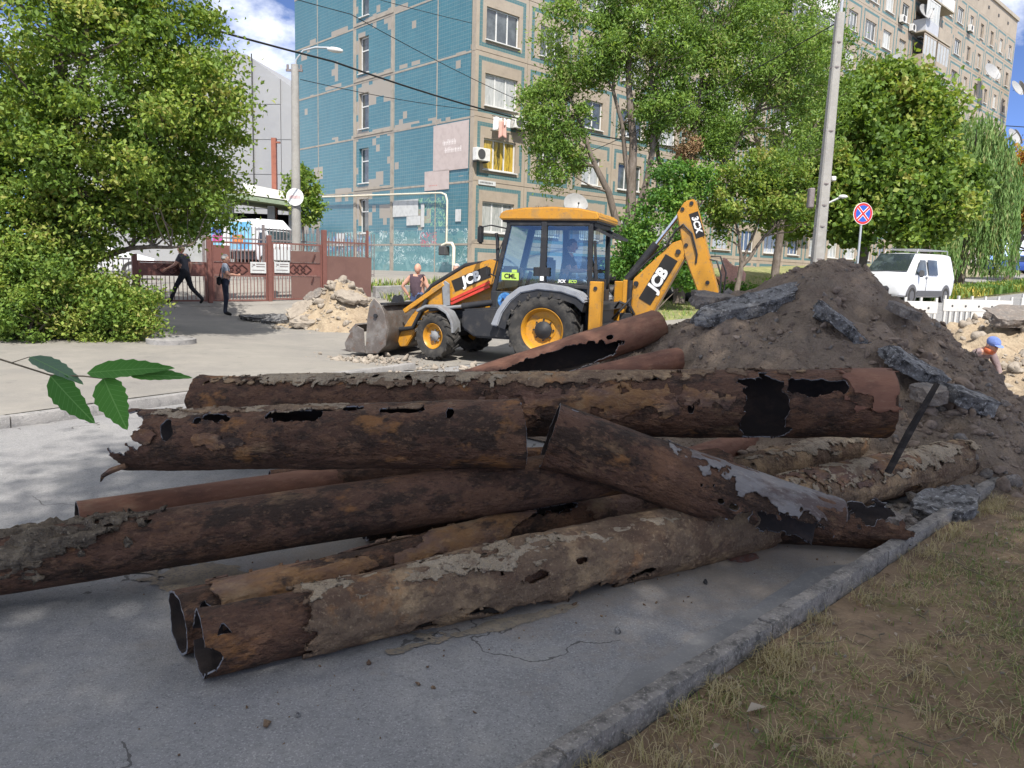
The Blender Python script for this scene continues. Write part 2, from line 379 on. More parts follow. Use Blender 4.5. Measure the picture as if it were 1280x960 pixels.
# leaves
leaf_mat('leaf_linden', [(0.0914, 0.1605, 0.0264), (0.1420, 0.2301, 0.0385), (0.2248, 0.2997, 0.0550), (0.351, 0.336, 0.094)])
leaf_mat('leaf_bush', [(0.0925, 0.1646, 0.0308), (0.1688, 0.2643, 0.0484), (0.2700, 0.3438, 0.0726), (0.365, 0.354, 0.110)])
leaf_mat('leaf_ash', [(0.0928, 0.1667, 0.0348), (0.1474, 0.2540, 0.0468), (0.2116, 0.3172, 0.0660), (0.257, 0.271, 0.099)])
leaf_mat('leaf_dense', [(0.0540, 0.1357, 0.0253), (0.0931, 0.2104, 0.0356), (0.1633, 0.2921, 0.0506), (0.203, 0.307, 0.066)])
leaf_mat('leaf_maple', [(0.0824, 0.1488, 0.0264), (0.1364, 0.2268, 0.0385), (0.2187, 0.2904, 0.0550), (0.311, 0.307, 0.083)])
leaf_mat('leaf_willow', [(0.1091, 0.2103, 0.0604), (0.1705, 0.2875, 0.0871), (0.2318, 0.3505, 0.1198), (0.338, 0.330, 0.143)])
leaf_mat('leaf_autumn', [(0.135, 0.153, 0.033), (0.284, 0.236, 0.050), (0.378, 0.224, 0.050), (0.405, 0.165, 0.044)])
leaf_mat('leaf_brown', [(0.24, 0.14, 0.07), (0.30, 0.19, 0.10), (0.36, 0.24, 0.13), (0.22, 0.16, 0.08)], trans=.2)
leaf_mat('leaf_sprig', [(0.0330, 0.1365, 0.0156), (0.0420, 0.1625, 0.0182), (0.0525, 0.1820, 0.0234), (0.085, 0.15, 0.10)], trans=.22, rough=.6)
leaf_mat('grass_dry', [(0.1100, 0.1760, 0.0396), (0.2200, 0.2310, 0.0793), (0.3740, 0.3190, 0.1584), (0.42, 0.35, 0.21)], trans=.25)
leaf_mat('grass_green', [(0.081, 0.165, 0.028), (0.121, 0.224, 0.039), (0.203, 0.271, 0.055), (0.405, 0.330, 0.132)], trans=.25)
leaf_mat('flowers', [(0.09, 0.18, 0.04), (0.14, 0.22, 0.05), (0.50, 0.40, 0.07), (0.55, 0.25, 0.10)], trans=.25)
leaf_mat('litter_leaf', [(0.1300, 0.0910, 0.0585), (0.2340, 0.1690, 0.1040), (0.3510, 0.2990, 0.2340), (0.19, 0.10, 0.05)], trans=.1)
pmat('bark', (0.13, 0.105, 0.085), [(6, (0.19, 0.16, 0.135), .45, .62), (20, (0.07, 0.055, 0.045), .52, .66, 6, .8)], rough=0.95, bump=[(30, .8, .02)], stretch=(1, 1, .25))
pmat('twig', (0.11, 0.09, 0.06), [(20, (0.17, 0.14, 0.09), .45, .62)], rough=0.8)

pmat('mud', (0.1071, 0.0846, 0.0614), [(7, (0.1632, 0.1328, 0.0960), .45, .62, 6), (18, (0.0510, 0.0394, 0.0307), .5, .64, 6, .9), (40, (0.2652, 0.2263, 0.1728), .6, .68, 4, .7)], rough=1, bump=[(16, 1, .05), (50, .9, .02)])
pmat('torch_edge', (0.20, 0.205, 0.22), [(30, (0.07, 0.06, 0.06), .5, .64)], rough=.6, metal=.2)

_m = MATS['asphalt']; _nn, _ll, _bb = mat_tail(_m)
_ge = _nn.new('ShaderNodeNewGeometry'); _sp = _nn.new('ShaderNodeSeparateXYZ'); _ll.new(_ge.outputs['Position'], _sp.inputs[0])
def _nz(scale, det=4, dist=0.0):
    z_ = _nn.new('ShaderNodeTexNoise'); z_.inputs['Scale'].default_value = scale; z_.inputs['Detail'].default_value = det; z_.inputs['Distortion'].default_value = dist
    _ll.new(_ge.outputs['Position'], z_.inputs['Vector']); return z_.outputs['Fac']
_dx = nmath(_m, 'DIVIDE', nmath(_m, 'SUBTRACT', _sp.outputs[0], .6), 3.2); _dy = nmath(_m, 'DIVIDE', nmath(_m, 'SUBTRACT', _sp.outputs[1], 5.3), 1.9)
_d = nmath(_m, 'SQRT', nmath(_m, 'ADD', nmath(_m, 'MULTIPLY', _dx, _dx), nmath(_m, 'MULTIPLY', _dy, _dy)))
_f = nmath(_m, 'SUBTRACT', nmath(_m, 'ADD', nmath(_m, 'MULTIPLY', _nz(2.6, 5), 1.5), nmath(_m, 'MULTIPLY', _nz(30, 3), .5)), _d)
_mr = _nn.new('ShaderNodeMapRange'); _mr.inputs['From Min'].default_value = -.02; _mr.inputs['From Max'].default_value = .5; _mr.inputs['To Max'].default_value = .62; _ll.new(_f, _mr.inputs['Value'])
overlay(_m, _mr.outputs[0], (0.25, 0.20, 0.15))
_vo = _nn.new('ShaderNodeTexVoronoi'); _vo.feature = 'DISTANCE_TO_EDGE'; _vo.inputs['Scale'].default_value = .42
_vm = _nn.new('ShaderNodeVectorMath'); _vm.operation = 'ADD'; _cb = _nn.new('ShaderNodeCombineXYZ'); _ll.new(nmath(_m, 'MULTIPLY', _nz(1.7, 5), 1.4), _cb.inputs[0]); _ll.new(nmath(_m, 'MULTIPLY', _nz(2.3, 5), 1.4), _cb.inputs[1])
_ll.new(_ge.outputs['Position'], _vm.inputs[0]); _ll.new(_cb.outputs[0], _vm.inputs[1]); _ll.new(_vm.outputs[0], _vo.inputs['Vector'])
_cr = nmath(_m, 'MULTIPLY', nmath(_m, 'LESS_THAN', _vo.outputs['Distance'], .0042), nmath(_m, 'GREATER_THAN', _nz(.5, 2), .50))
overlay(_m, nmath(_m, 'MULTIPLY', _cr, .75), (0.045, 0.042, 0.04))

# veins of the close leaves: lighter lines along the midrib and out to the teeth
_m = MATS['leaf_sprig']; _nn, _ll, _bb = mat_tail(_m)
_tc = _nn.new('ShaderNodeTexCoord'); _sx = _nn.new('ShaderNodeSeparateXYZ'); _ll.new(_tc.outputs['Object'], _sx.inputs[0])
_ay = nmath(_m, 'ABSOLUTE', _sx.outputs[1])
_v1 = nmath(_m, 'LESS_THAN', _ay, .0009)
_v2 = nmath(_m, 'LESS_THAN', nmath(_m, 'FRACT', nmath(_m, 'MULTIPLY', nmath(_m, 'SUBTRACT', _sx.outputs[0], nmath(_m, 'MULTIPLY', _ay, .85)), 105)), .10)
overlay(_m, nmath(_m, 'MAXIMUM', nmath(_m, 'MULTIPLY', _v1, .7), nmath(_m, 'MULTIPLY', _v2, .38)), (0.14, 0.30, 0.08))
_bp = _nn.new('ShaderNodeBump'); _bp.inputs['Strength'].default_value = .5; _bp.inputs['Distance'].default_value = .002; _ll.new(nmath(_m, 'MAXIMUM', _v1, _v2), _bp.inputs['Height']); _ll.new(_bp.outputs[0], _bb.inputs['Normal'])

pmat('crust_light', (0.27, 0.215, 0.15), [(5, (0.33, 0.27, 0.195), .45, .6, 6), (8, (0.16, 0.11, 0.075), .52, .62, 6, .9), (22, (0.09, 0.06, 0.045), .58, .66, 5, .8), (50, (0.38, 0.32, 0.24), .58, .68, 4, .6)], rough=1, bump=[(18, 1, .04), (60, .9, .015)])
# ================================================================ GROUND, ROAD, PAVEMENT, KERBS
def sheet(name, ss, wf, mat, zf, label=None, noise=0.0, seed=0, smooth=True):
    """sheet over stations ss; wf(s) gives the row of w values; zf(x, y, s, w) the height"""
    rows = np.array([wf(s) for s in ss]); S = np.repeat(np.asarray(ss)[:, None], rows.shape[1], 1)
    X, Y = S*TX-rows*TY, S*TY+rows*TX
    Z = zf(X, Y, S, rows)
    if noise: Z = Z + noise*fbm(X*1.7, Y*1.7, 0, seed, 5)
    V = np.stack([X, Y, Z], -1).reshape(-1, 3); a, b = rows.shape
    i = np.arange(a*b).reshape(a, b)
    Fq = np.stack([i[:-1, :-1], i[1:, :-1], i[1:, 1:], i[:-1, 1:]], -1).reshape(-1, 4)
    o = link(name, np_mesh(name, V, Fq, mat, smooth))
    tag(o, kind='structure')
    return o
def w_near(s): return 1.80 + 0.066*(s-1.7)          # inner top edge of the near kerb
def w_far(s): return 9.16 + 0.285*(s-1.09)          # road edge of the far kerb
def w_roadfar(s): return w_far(s) if s < 7.0 else min(w_far(7.0) + 0.10*(s-7), 12.3)
_ax = np.concatenate([np.linspace(-160, -20, 15), np.linspace(-18, 60, 79), np.linspace(65, 420, 30)])
gnd = sheet('ground', _ax, lambda s: np.concatenate([np.linspace(-150, -20, 14), np.linspace(-18, 60, 79), np.linspace(65, 420, 30)]), 'base_soil',
            lambda X, Y, S, W: ground(X, Y)-0.10)
sheet('road', np.concatenate([np.linspace(-14, 16, 121), np.linspace(17, 95, 79)]), lambda s: np.linspace(w_near(s)-0.05, w_roadfar(s), 50), 'asphalt', lambda X, Y, S, W: ground(X, Y), noise=0.006)
def z_pave(X, Y, S, W): return ground(X, Y) + 0.12*(1-sstep(5.2, 7.6, S)) + 0.006 + 0.006*fbm(X*1.3, Y*1.3, 0, 3, 3)
sheet('pavement', np.linspace(-16, 21, 149), lambda s: np.linspace(w_roadfar(s)+(0.13 if s < 7 else 0.0), 23.0 if s < 15 else 14.5, 60), 'pavement', z_pave)
sheet('driveway', np.linspace(-16, 24, 81), lambda s: np.linspace(23.0, 48.0, 60), 'pavement', lambda X, Y, S, W: ground(X, Y)+0.012)
sheet('lawn', np.linspace(15, 60, 91), lambda s: np.linspace(14.5, 27.5, 30), 'lawn_soil', lambda X, Y, S, W: ground(X, Y)-0.02, noise=0.03)
sheet('path', np.linspace(26, 95, 70), lambda s: np.linspace(17.5, 20.0, 6), 'road_far', lambda X, Y, S, W: ground(X, Y)+0.03)
# the verge the photographer stands on: lumpy dry soil a little below the kerb top
sheet('verge', np.linspace(-4, 12, 200), lambda s: np.linspace(-6, w_near(s)-0.13, 110), 'verge_soil',
      lambda X, Y, S, W: ground(X, Y)+0.015+0.05*np.clip((1.9-W)/3, 0, 1)+0.018*fbm(X*6, Y*6, 0, 5, 4)+0.03*fbm(X*1.2, Y*1.2, 0, 9, 3))
_g = sheet('gutter_strip', np.linspace(2.0, 4.75, 60), lambda s: np.linspace(w_near(s)-0.02, w_near(s)-.015+(0.17+0.025*float(fbm(s*4, 0, 0, 3, 4)))*float(sstep(2.0, 2.5, s)*(1-sstep(4.3, 4.75, s))), 6), 'gutter', lambda X, Y, S, W: ground(X, Y)+0.012+0.02*np.clip((w_near(1)+0.2-W)/0.3, 0, 1)*0, noise=0.004)

def worn_block(L, wd, h, seed, nx=40, amp=0.003, wear=0.010):
    """a kerb stone with broken upper edges; base at z=0, runs along +x"""
    prof = [(0, 0), (0, h*.5), (0, h*.93), (wd*.04, h*.985), (wd*.3, h), (wd*.7, h), (wd*.95, h*.985), (wd, h*.93), (wd, h*.5), (wd, 0)]
    xs = np.linspace(0, L, nx); V = []
    for x in xs:
        for (y, z) in prof: V.append((x, y, z))
    V = np.array(V)
    top = (V[:, 2] > h*.6)
    e = fbm(V[:, 0]*7+seed*9.1, V[:, 1]*30, V[:, 2]*20, seed, 4)+.5*fbm(V[:, 0]*30+seed*9.1, V[:, 1]*40, 0, seed+2, 3)
    V[:, 2] -= top*(np.abs(e)*wear)
    V[:, 1] += fbm(V[:, 0]*9+seed*3.3, V[:, 2]*12, 0, seed+5, 3)*amp
    k = len(prof); i = np.arange(nx*k).reshape(nx, k)
    F = np.stack([i[:-1, :-1], i[:-1, 1:], i[1:, 1:], i[1:, :-1]], -1).reshape(-1, 4).tolist()
    F.append(list(range(k))[::-1]); F.append([int(t) for t in i[-1]])
    me = bpy.data.meshes.new('kerb_stone'); me.from_pydata(V.tolist(), [], F); me.update()
    for p in me.polygons: p.use_smooth = True
    me.set_sharp_from_angle(angle=R(45))
    return me
def kerb(name, wline, s0, s1, wd, h, mat, zoff=-0.10, step=1.0, out=-1, skip=()):
    root = link(name, None); tag(root, kind='structure')
    s, k = s0, 0
    while s < s1:
        p0 = SW(s, wline(s)); p1 = SW(s+step, wline(s+step))
        ang = math.atan2(p1[1]-p0[1], p1[0]-p0[0]); L = math.dist(p0[:2], p1[:2])
        me = worn_block(L-0.012-0.01*random.random(), wd, h, k+int(abs(s0)*10)); me.materials.append(MATS[mat])
        o = link('kerb_stone', me, root, (p0[0], p0[1], p0[2]+zoff+0.004*random.uniform(-1, 1)), (R(random.uniform(-1, 1)), -math.atan2(p1[2]-p0[2], L), ang+R(random.uniform(-.4, .4))))
        s += step; k += 1
    return root
kerb('near_kerb', lambda s: w_near(s)-0.12, -2.7, 11, 0.085, 0.20, 'bitumen_kerb', zoff=-0.09, step=1.49)
kerb('far_kerb', lambda s: w_far(s), -9.0, 6.3, 0.15, 0.225, 'kerb_concrete', zoff=-0.10, step=1.02)

# ---------------------------------------------------------------- lumps, slabs
def _ico(sub=1):
    bm = bmesh.new(); bmesh.ops.create_icosphere(bm, subdivisions=sub, radius=1.0)
    V = np.array([v.co[:] for v in bm.verts]); F = np.array([[v.index for v in f.verts] for f in bm.faces]); bm.free(); return V, F
ICO1 = _ico(2); ICO2 = _ico(2)
def lump_variants(n, seed, flat=.65, base=None):
    out = []; V0, F0 = base or ICO1
    for k in range(n):
        V = V0*(1+0.42*vnoise(V0[:, 0]*1.3+k*7.7, V0[:, 1]*1.3, V0[:, 2]*1.3, seed+k)[:, None])
        rr_ = np.random.default_rng(seed*31+k)
        for j in range(9):
            d_ = rr_.normal(size=3); d_ /= np.linalg.norm(d_); h_ = rr_.uniform(.38, .78); q_ = V @ d_; V = V-np.maximum(q_-h_, 0)[:, None]*d_
        V[:, 2] *= flat; out.append(V)
    return out, F0
def lumps_mesh(name, P, size, mat, seed=1, flat=.65, tilt=.6):
    VAR, F0 = lump_variants(7, seed, flat); r = np.random.default_rng(seed)
    Vs, Fs = [], []; off = 0
    for p, s in zip(P, size):
        V = VAR[r.integers(7)]*s*r.uniform(.7, 1.3, 3)
        E = Euler((r.normal(0, tilt), r.normal(0, tilt), r.uniform(0, 6.28))).to_matrix()
        V = V @ np.array(E).T + p
        Vs.append(V); Fs.append(F0+off); off += len(V)
    return np_mesh(name, np.concatenate(Vs), np.concatenate(Fs), mat, smooth=False)
def slab_mesh(dims, seed, mat, cuts=11, amp=.24, fine=.045):
    """a broken slab: irregular outline, rough faces; about 700 faces"""
    bm = bmesh.new(); bmesh.ops.create_cube(bm, size=2.0)
    bmesh.ops.subdivide_edges(bm, edges=bm.edges[:], cuts=cuts, use_grid_fill=True)
    V = np.array([v.co[:] for v in bm.verts])
    a = np.arctan2(V[:, 1], V[:, 0]); rr = np.maximum(np.abs(V[:, 0]), np.abs(V[:, 1]))
    rad = np.hypot(V[:, 0], V[:, 1]); k = np.where(rad > 0, rr/np.maximum(rad, 1e-6), 1)
    V[:, :2] *= (0.45+0.55*k)[:, None]
    V[:, :2] *= (1+amp*2.2*fbm(np.cos(a)*1.6+seed*5.1, np.sin(a)*1.6, V[:, 2]*.25, seed, 4)*rr)[:, None]
    D = np.array(dims)/2
    V = V*D
    m = max(dims)
    N3 = np.stack([fbm(V[:, 0]/m*9+seed, V[:, 1]/m*9+j*13, V[:, 2]/m*9, seed+j, 4) for j in range(3)], -1)
    V = V+N3*fine*m*np.array([1, 1, .8])
    V[:, 2] += amp*.35*dims[2]*fbm(V[:, 0]/m*3, V[:, 1]/m*3, 0, seed+31, 3)*2
    for v, c in zip(bm.verts, V): v.co = c
    me = bpy.data.meshes.new('slab'); bm.to_mesh(me); bm.free()
    me.materials.append(MATS[mat])
    for p in me.polygons: p.use_smooth = True
    me.set_sharp_from_angle(angle=R(38))
    return me
def slab(name, label, cat, loc, dims, rot, mat, seed, group=None, **kw):
    o = link(name, slab_mesh(dims, seed, mat, **kw), None, loc, [R(a) for a in rot]); return tag(o, label, cat, group)

# ---------------------------------------------------------------- the big mound of dark earth
PK = (3.95, 9.7)
def mound_z(x, y):
    dx, dy = np.asarray(x, float)-PK[0], np.asarray(y, float)-PK[1]
    a = np.where(dx > 0, .88, .54); b = np.where(dy < 0, .62, .85)
    q = np.hypot(a*dx, b*dy)
    z = 2.05-(np.hypot(q, .14)-.14)
    z = z + 0.10*fbm(np.asarray(x)*.9, np.asarray(y)*.9, 0, 21, 3)*sstep(.0, .6, q) + 0.24*(fbm(np.asarray(x)*2.1, np.asarray(y)*2.1, 0, 22, 4))*sstep(-.3, .5, z)*sstep(0, .7, q)
    foot = 0.14*np.log1p(np.exp(np.clip(z/0.14, -30, 30)))
    return foot
gx, gy = np.linspace(-0.6, 8.2, 260), np.linspace(5.7, 13.2, 220)
MX, MY = np.meshgrid(gx, gy)
MZ = mound_z(MX, MY)
_fine = 0.075*fbm(MX*5, MY*5, 0, 25, 4)+0.03*fbm(MX*17, MY*17, 0, 27, 3)
MZ = MZ+_fine*sstep(.03, .3, MZ)
_gz = ground(MX, MY)
MZf = np.maximum(MZ*1.0+_gz*(MZ < .2)*0, _gz-.05+MZ)-0.03
i = np.arange(MX.size).reshape(MX.shape)
Fq = np.stack([i[:-1, :-1], i[:-1, 1:], i[1:, 1:], i[1:, :-1]], -1).reshape(-1, 4)
V = np.stack([MX, MY, MZf], -1).reshape(-1, 3)
keep = (MZ.ravel()[Fq].max(1) > 0.06)
mound = thing('earth_mound', 'tall dark brown mound of excavated earth behind the pipes', 'earth mound', (PK[0], PK[1], 0))
o = link('earth', np_mesh('earth', V-np.array([PK[0], PK[1], 0]), Fq[keep], 'earth_dark', True), mound)
def mound_at(x, y):
    """true surface height of the mound or the ground"""
    z = mound_z(x, y); z = z+(0.075*fbm(np.asarray(x)*5, np.asarray(y)*5, 0, 25, 4)+0.03*fbm(np.asarray(x)*17, np.asarray(y)*17, 0, 27, 3))*sstep(.03, .3, z)
    return np.maximum(z, ground(x, y)-.05+z)-0.03
_r = np.random.default_rng(3)
px_, py_ = _r.uniform(-.3, 7.9, 9000), _r.uniform(5.75, 11.4, 9000)
pz = mound_z(px_, py_); dens = np.where(pz > .1, .42, .15)+1.0*np.exp(-((px_-4.9)**2/1.8+(py_-7.3)**2/1.0))+.25*np.exp(-((px_-1.8)**2/1.2+(py_-8.3)**2/.6))
sel = (_r.random(9000) < dens*.85) & (pz > .05)
px_, py_ = px_[sel], py_[sel]
sz = np.clip(0.013*(1-_r.random(len(px_)))**-0.5, .010, .075)*np.where((px_ > 3.4) & (py_ < 8.6), 1.45, 1.0)
kx = (py_ > w_near(8)) | True
P = np.stack([px_, py_, mound_at(px_, py_)+sz*.2], -1)
o = link('clods', lumps_mesh('clods', P-np.array([PK[0], PK[1], 0]), sz, 'earth_clod', 5), mound); tag(o, kind='stuff')
_r = np.random.default_rng(14)
qx, qy = _r.uniform(.3, 7.4, 900), _r.uniform(6.0, 11.0, 900); qz = mound_z(qx, qy)
sel = (qz > .06) & (_r.random(900) < .25+.75*np.exp(-((qx-4.9)**2/2.2+(qy-7.2)**2/1.2)))
qx, qy = qx[sel], qy[sel]; sz = np.clip(.024*(1-_r.random(len(qx)))**-.45, .02, .10)
o = link('stones', lumps_mesh('stones', np.stack([qx-PK[0], qy-PK[1], mound_at(qx, qy)+sz*.15], -1), sz, 'asphalt_slab_dusty', 15), mound); tag(o, kind='stuff')
# broken asphalt lying on the mound
slab('asphalt_slab', 'long grey broken asphalt slab with crumbly edge on left shoulder of earth mound', 'asphalt slab', (2.75, 8.98, 1.44), (1.22, .38, .14), (18, -14, 4), 'asphalt_slab', 11)
slab('asphalt_slab', 'dusty brown asphalt chunk lying against the foot of the yellow dipper arm', 'asphalt slab', (2.42, 9.45, 1.46), (.55, .4, .16), (10, 4, 10), 'asphalt_slab_dusty', 12)
slab('asphalt_slab', 'upper grey asphalt slab running down the middle of the mound', 'asphalt slab', (3.60, 8.10, 1.20), (.92, .30, .11), (20, 33, 6), 'asphalt_slab', 13)
slab('asphalt_slab', 'lower grey asphalt slab with bright broken face above the leaning bar', 'asphalt slab', (4.0, 7.62, .92), (.66, .34, .12), (24, 22, 4), 'asphalt_slab', 14)
slab('asphalt_slab', 'dark thick asphalt chunk at the lower right flank of the mound', 'asphalt slab', (4.32, 7.22, .68), (.50, .36, .14), (12, 16, 10), 'asphalt_slab', 15)
slab('asphalt_slab', 'small brown asphalt block beside the dark thick chunk on the mound', 'asphalt slab', (3.92, 7.14, .72), (.28, .3, .13), (8, -4, 25), 'asphalt_slab_dusty', 16)
slab('asphalt_slab', 'small dusty slab sticking out of the mound below the white van', 'asphalt slab', (4.28, 8.5, 1.44), (.28, .3, .10), (20, 8, 30), 'asphalt_slab_dusty', 17)
slab('asphalt_slab', 'small dark asphalt lump in the centre of the mound below its peak', 'asphalt slab', (3.36, 8.38, 1.37), (.2, .2, .12), (25, 12, 70), 'asphalt_slab', 18)
slab('asphalt_slab', 'flat dusty stone slab lying just behind the big upper pipe', 'asphalt slab', (2.2, 7.75, .66), (.3, .26, .09), (14, -6, 12), 'asphalt_slab_dusty', 19)
slab('asphalt_slab', 'flat dark asphalt plate under the tan crusted pipe by the kerb', 'asphalt slab', (3.30, 5.62, .09), (.62, .34, .09), (4, -8, 38), 'asphalt_slab', 21)
slab('asphalt_slab', 'grey rubble block beside the kerb under the diagonal pipe', 'asphalt slab', (2.72, 5.3, .06), (.26, .2, .10), (6, 5, 60), 'asphalt_slab_dusty', 22)
slab('asphalt_slab', 'light grey rubble block at the right foot of the mound by the kerb end', 'asphalt slab', (4.72, 6.72, .2), (.34, .28, .14), (16, 10, 60), 'asphalt_slab_dusty', 23)
# rubble by the kerb and loose crumbs on the road
_r = np.random.default_rng(8)
P, S = [], []
for k in range(420):
    s, w = _r.uniform(5.0, 7.9), 0; w = w_near(s)+_r.uniform(.02, 1.0)**1.3
    x, y, z = SW(s, w); sz_ = min(.014*(1-_r.random())**-0.6, .09)
    P.append((x, y, z+sz_*.3)); S.append(sz_)
o = link('kerb_rubble', lumps_mesh('kerb_rubble', np.array(P), S, 'asphalt_slab_dusty', 9)); tag(o, 'loose grey rubble and crumbs along the kerb beside the mound', 'rubble', kind='stuff')
P, S = [], []
for k in range(520):
    s, w = _r.uniform(.3, 5.0), _r.uniform(2.1, 4.6)
    near = math.exp(-((w-2.75+.05*s)**2)/.05)+.12+.8*math.exp(-((s-4.4)**2+(w-2.35)**2)/.12)
    if _r.random() > near: continue
    x, y, z = SW(s, w); sz_ = min(.0035*(1-_r.random())**-0.6, .026)
    P.append((x, y, z+sz_*.4)); S.append(sz_)
o = link('road_crumbs', lumps_mesh('road_crumbs', np.array(P), S, 'crust_tan', 10)); tag(o, 'crumbs of rust and grit scattered on the road before the front pipe', 'grit', kind='stuff')
for k, (s, w, d, lab) in enumerate([(2.75, 2.32, .045, 'small dark stone on the shaded road in front of the pipes'), (1.22, 2.62, .03, 'pale stone chip on the road below the crusted front pipe'), (3.62, 2.42, .04, 'grey pebble on the road close to the rust flakes')]):
    x, y, z = SW(s, w); o = link('stone', lumps_mesh('stone', np.array([(0, 0, 0)]), [d*.5], 'asphalt_slab', 40+k), None, (x, y, z+d*.25)); tag(o, lab, 'stone')

# ---------------------------------------------------------------- sandy heaps
def heap(name, label, c, rx, ry, h, mat, lump_mat, seed, nl, n=90, rough=.16, big=.16):
    u = np.linspace(-1.25, 1.25, n); U, W = np.meshgrid(u, u)
    X, Y = c[0]+U*rx, c[1]+W*ry
    q = np.hypot(U, W)
    z = h*(1-q)*1.0
    z = z + rough*h*1.6*fbm(X*1.7, Y*1.7, 0, seed, 4)
    z = 0.07*np.log1p(np.exp(np.clip(z/.07, -30, 30)))
    z = z+(.05*fbm(X*7, Y*7, 0, seed+3, 4))*sstep(.03, .25, z)
    Z = z+ground(X, Y)-.03
    i = np.arange(n*n).reshape(n, n); Fq = np.stack([i[:-1, :-1], i[:-1, 1:], i[1:, 1:], i[1:, :-1]], -1).reshape(-1, 4)
    Fq = Fq[z.ravel()[Fq].max(1) > .05]
    cz = float(ground(c[0], c[1]))
    t = thing(name, label, 'rubble heap', (c[0], c[1], cz))
    link('earth', np_mesh('earth', np.stack([X-c[0], Y-c[1], Z-cz], -1).reshape(-1, 3), Fq, mat, True), t)
    r = np.random.default_rng(seed); P, S = [], []
    for k in range(nl):
        a, b = r.normal(0, .45, 2)
        ii, jj = int(np.clip((b+1.25)/2.5*(n-1), 0, n-1)), int(np.clip((a+1.25)/2.5*(n-1), 0, n-1))
        s_ = min(.03*(1-r.random())**-0.6, big)
        P.append((X[ii, jj]-c[0], Y[ii, jj]-c[1], Z[ii, jj]-cz+s_*.2)); S.append(s_)
    tag(link('rubble', lumps_mesh('rubble', np.array(P), S, lump_mat, seed), t), kind='stuff')
    return t
heap('rubble_heap', 'sandy brown heap of earth and broken paving before the red gate', (-4.75, 20.9), 1.55, 1.5, 1.25, 'sand_heap', 'rubble_grey', 51, 420)
heap('rubble_heap', 'pale sandy heap with asphalt plates at the right edge by the barriers', (11.6, 16.4), 2.9, 2.6, 1.1, 'sand_heap', 'rubble_grey', 61, 500, rough=.22)
heap('rubble_heap', 'low pale spill of sand and stones beyond the right foot of the mound', (8.7, 12.0), 2.2, 2.0, .5, 'sand_heap', 'rubble_grey', 71, 420, rough=.3)
heap('rubble_heap', 'low heap of pale rubble between the excavator arm and the mound', (2.9, 13.6), 1.1, 1.0, .5, 'sand_heap', 'rubble_grey', 81, 160)
def gz(x, y, dz=0): return (x, y, float(ground(x, y))+dz)
# plates of asphalt by the left heap
for k, (x, y, dz, d, rt, lab, m) in enumerate([
    (-6.55, 21.0, .10, (1.5, .7, .10), (4, -3, 20), 'long dark asphalt plate lying left of the sandy heap', 'asphalt_slab'),
    (-6.1, 20.45, .14, (1.1, .6, .12), (14, -8, 10), 'dark asphalt plate propped on rubble at the foot of the sandy heap', 'asphalt_slab'),
    (-7.3, 21.3, .06, (.6, .4, .09), (3, 4, 60), 'small asphalt piece nearest the standing man', 'asphalt_slab_dusty'),
    (-5.6, 20.35, .42, (.75, .6, .12), (36, -14, 15), 'tilted grey paving slab on the left flank of the sandy heap', 'rubble_grey'),
    (-5.35, 20.75, .78, (.55, .5, .12), (30, -24, 0), 'dark edged slab higher on the left flank of the sandy heap', 'asphalt_slab_dusty'),
    (-4.3, 20.3, .80, (.75, .5, .13), (24, 14, 10), 'pale concrete lump near the top right of the sandy heap', 'rubble_grey'),
    (-5.4, 19.75, .18, (.6, .5, .12), (20, -6, 35), 'flat slab at the bottom front of the sandy heap', 'rubble_grey')]):
    slab('paving_slab', lab, 'paving slab', gz(x, y, dz), d, rt, m, 100+k)
for k, (x, y, dz, d, rt, lab, m) in enumerate([
    (10.4, 15.9, .78, (1.5, .9, .17), (14, -6, 15), 'brown asphalt plate lying under the right barrier on the sandy heap', 'asphalt_slab_dusty'),
    (11.6, 16.1, 1.12, (1.1, .9, .2), (10, 12, 40), 'dark rough chunk on top of the sandy heap at the right edge', 'asphalt_slab_dusty'),
    (11.2, 15.2, .72, (1.7, 1.0, .14), (16, 2, -6), 'wide plate with a dark underside across the sandy heap', 'rubble_grey'),
    (11.0, 14.2, .5, (1.2, .7, .12), (18, 8, 12), 'flat brown plate low on the sandy heap at the right edge', 'asphalt_slab_dusty'),
    (9.6, 13.4, .42, (.8, .5, .12), (10, 8, 50), 'plate lying on the pale spill behind the worker', 'rubble_grey'),
    (9.4, 12.2, .4, (.9, .5, .12), (12, 6, 8), 'grey plate on the low spill right of the mound', 'asphalt_slab_dusty')]):
    slab('paving_slab', lab, 'paving slab', gz(x, y, dz), d, rt, m, 120+k)
# manhole cover ring at the shrub bed, broken edge by the loader bucket
mb = MB(); mb.lathe([(.46, 0), (.46, .10), (.40, .115), (.40, .09), (.0, .085)], n=32, axis='z')
x, y = -6.75, 15.1
o = mb.build('manhole', 'kerb_concrete', None, gz(x, y, .12), smooth=40); tag(o, 'round concrete manhole ring at the corner of the shrub bed', 'manhole')
_r = np.random.default_rng(77); P, S = [], []
for k in range(260):
    x, y = -2.7+_r.normal(0, .55), 13.9+_r.normal(0, .35); s_ = min(.02*(1-_r.random())**-0.5, .09)
    P.append(gz(x, y, .03+s_*.2)); S.append(s_)
for k in range(240):
    x, y = _r.uniform(-2.4, 1.4), 12.9+_r.normal(0, .45)+.25*_r.random(); s_ = min(.014*(1-_r.random())**-0.5, .08)
    P.append(gz(x, y, .02+s_*.2)); S.append(s_)
o = link('broken_kerb_rubble', lumps_mesh('broken_kerb_rubble', np.array(P), S, 'rubble_grey', 19)); tag(o, 'broken concrete crumbs under the loader bucket and wheels', 'rubble', kind='stuff')
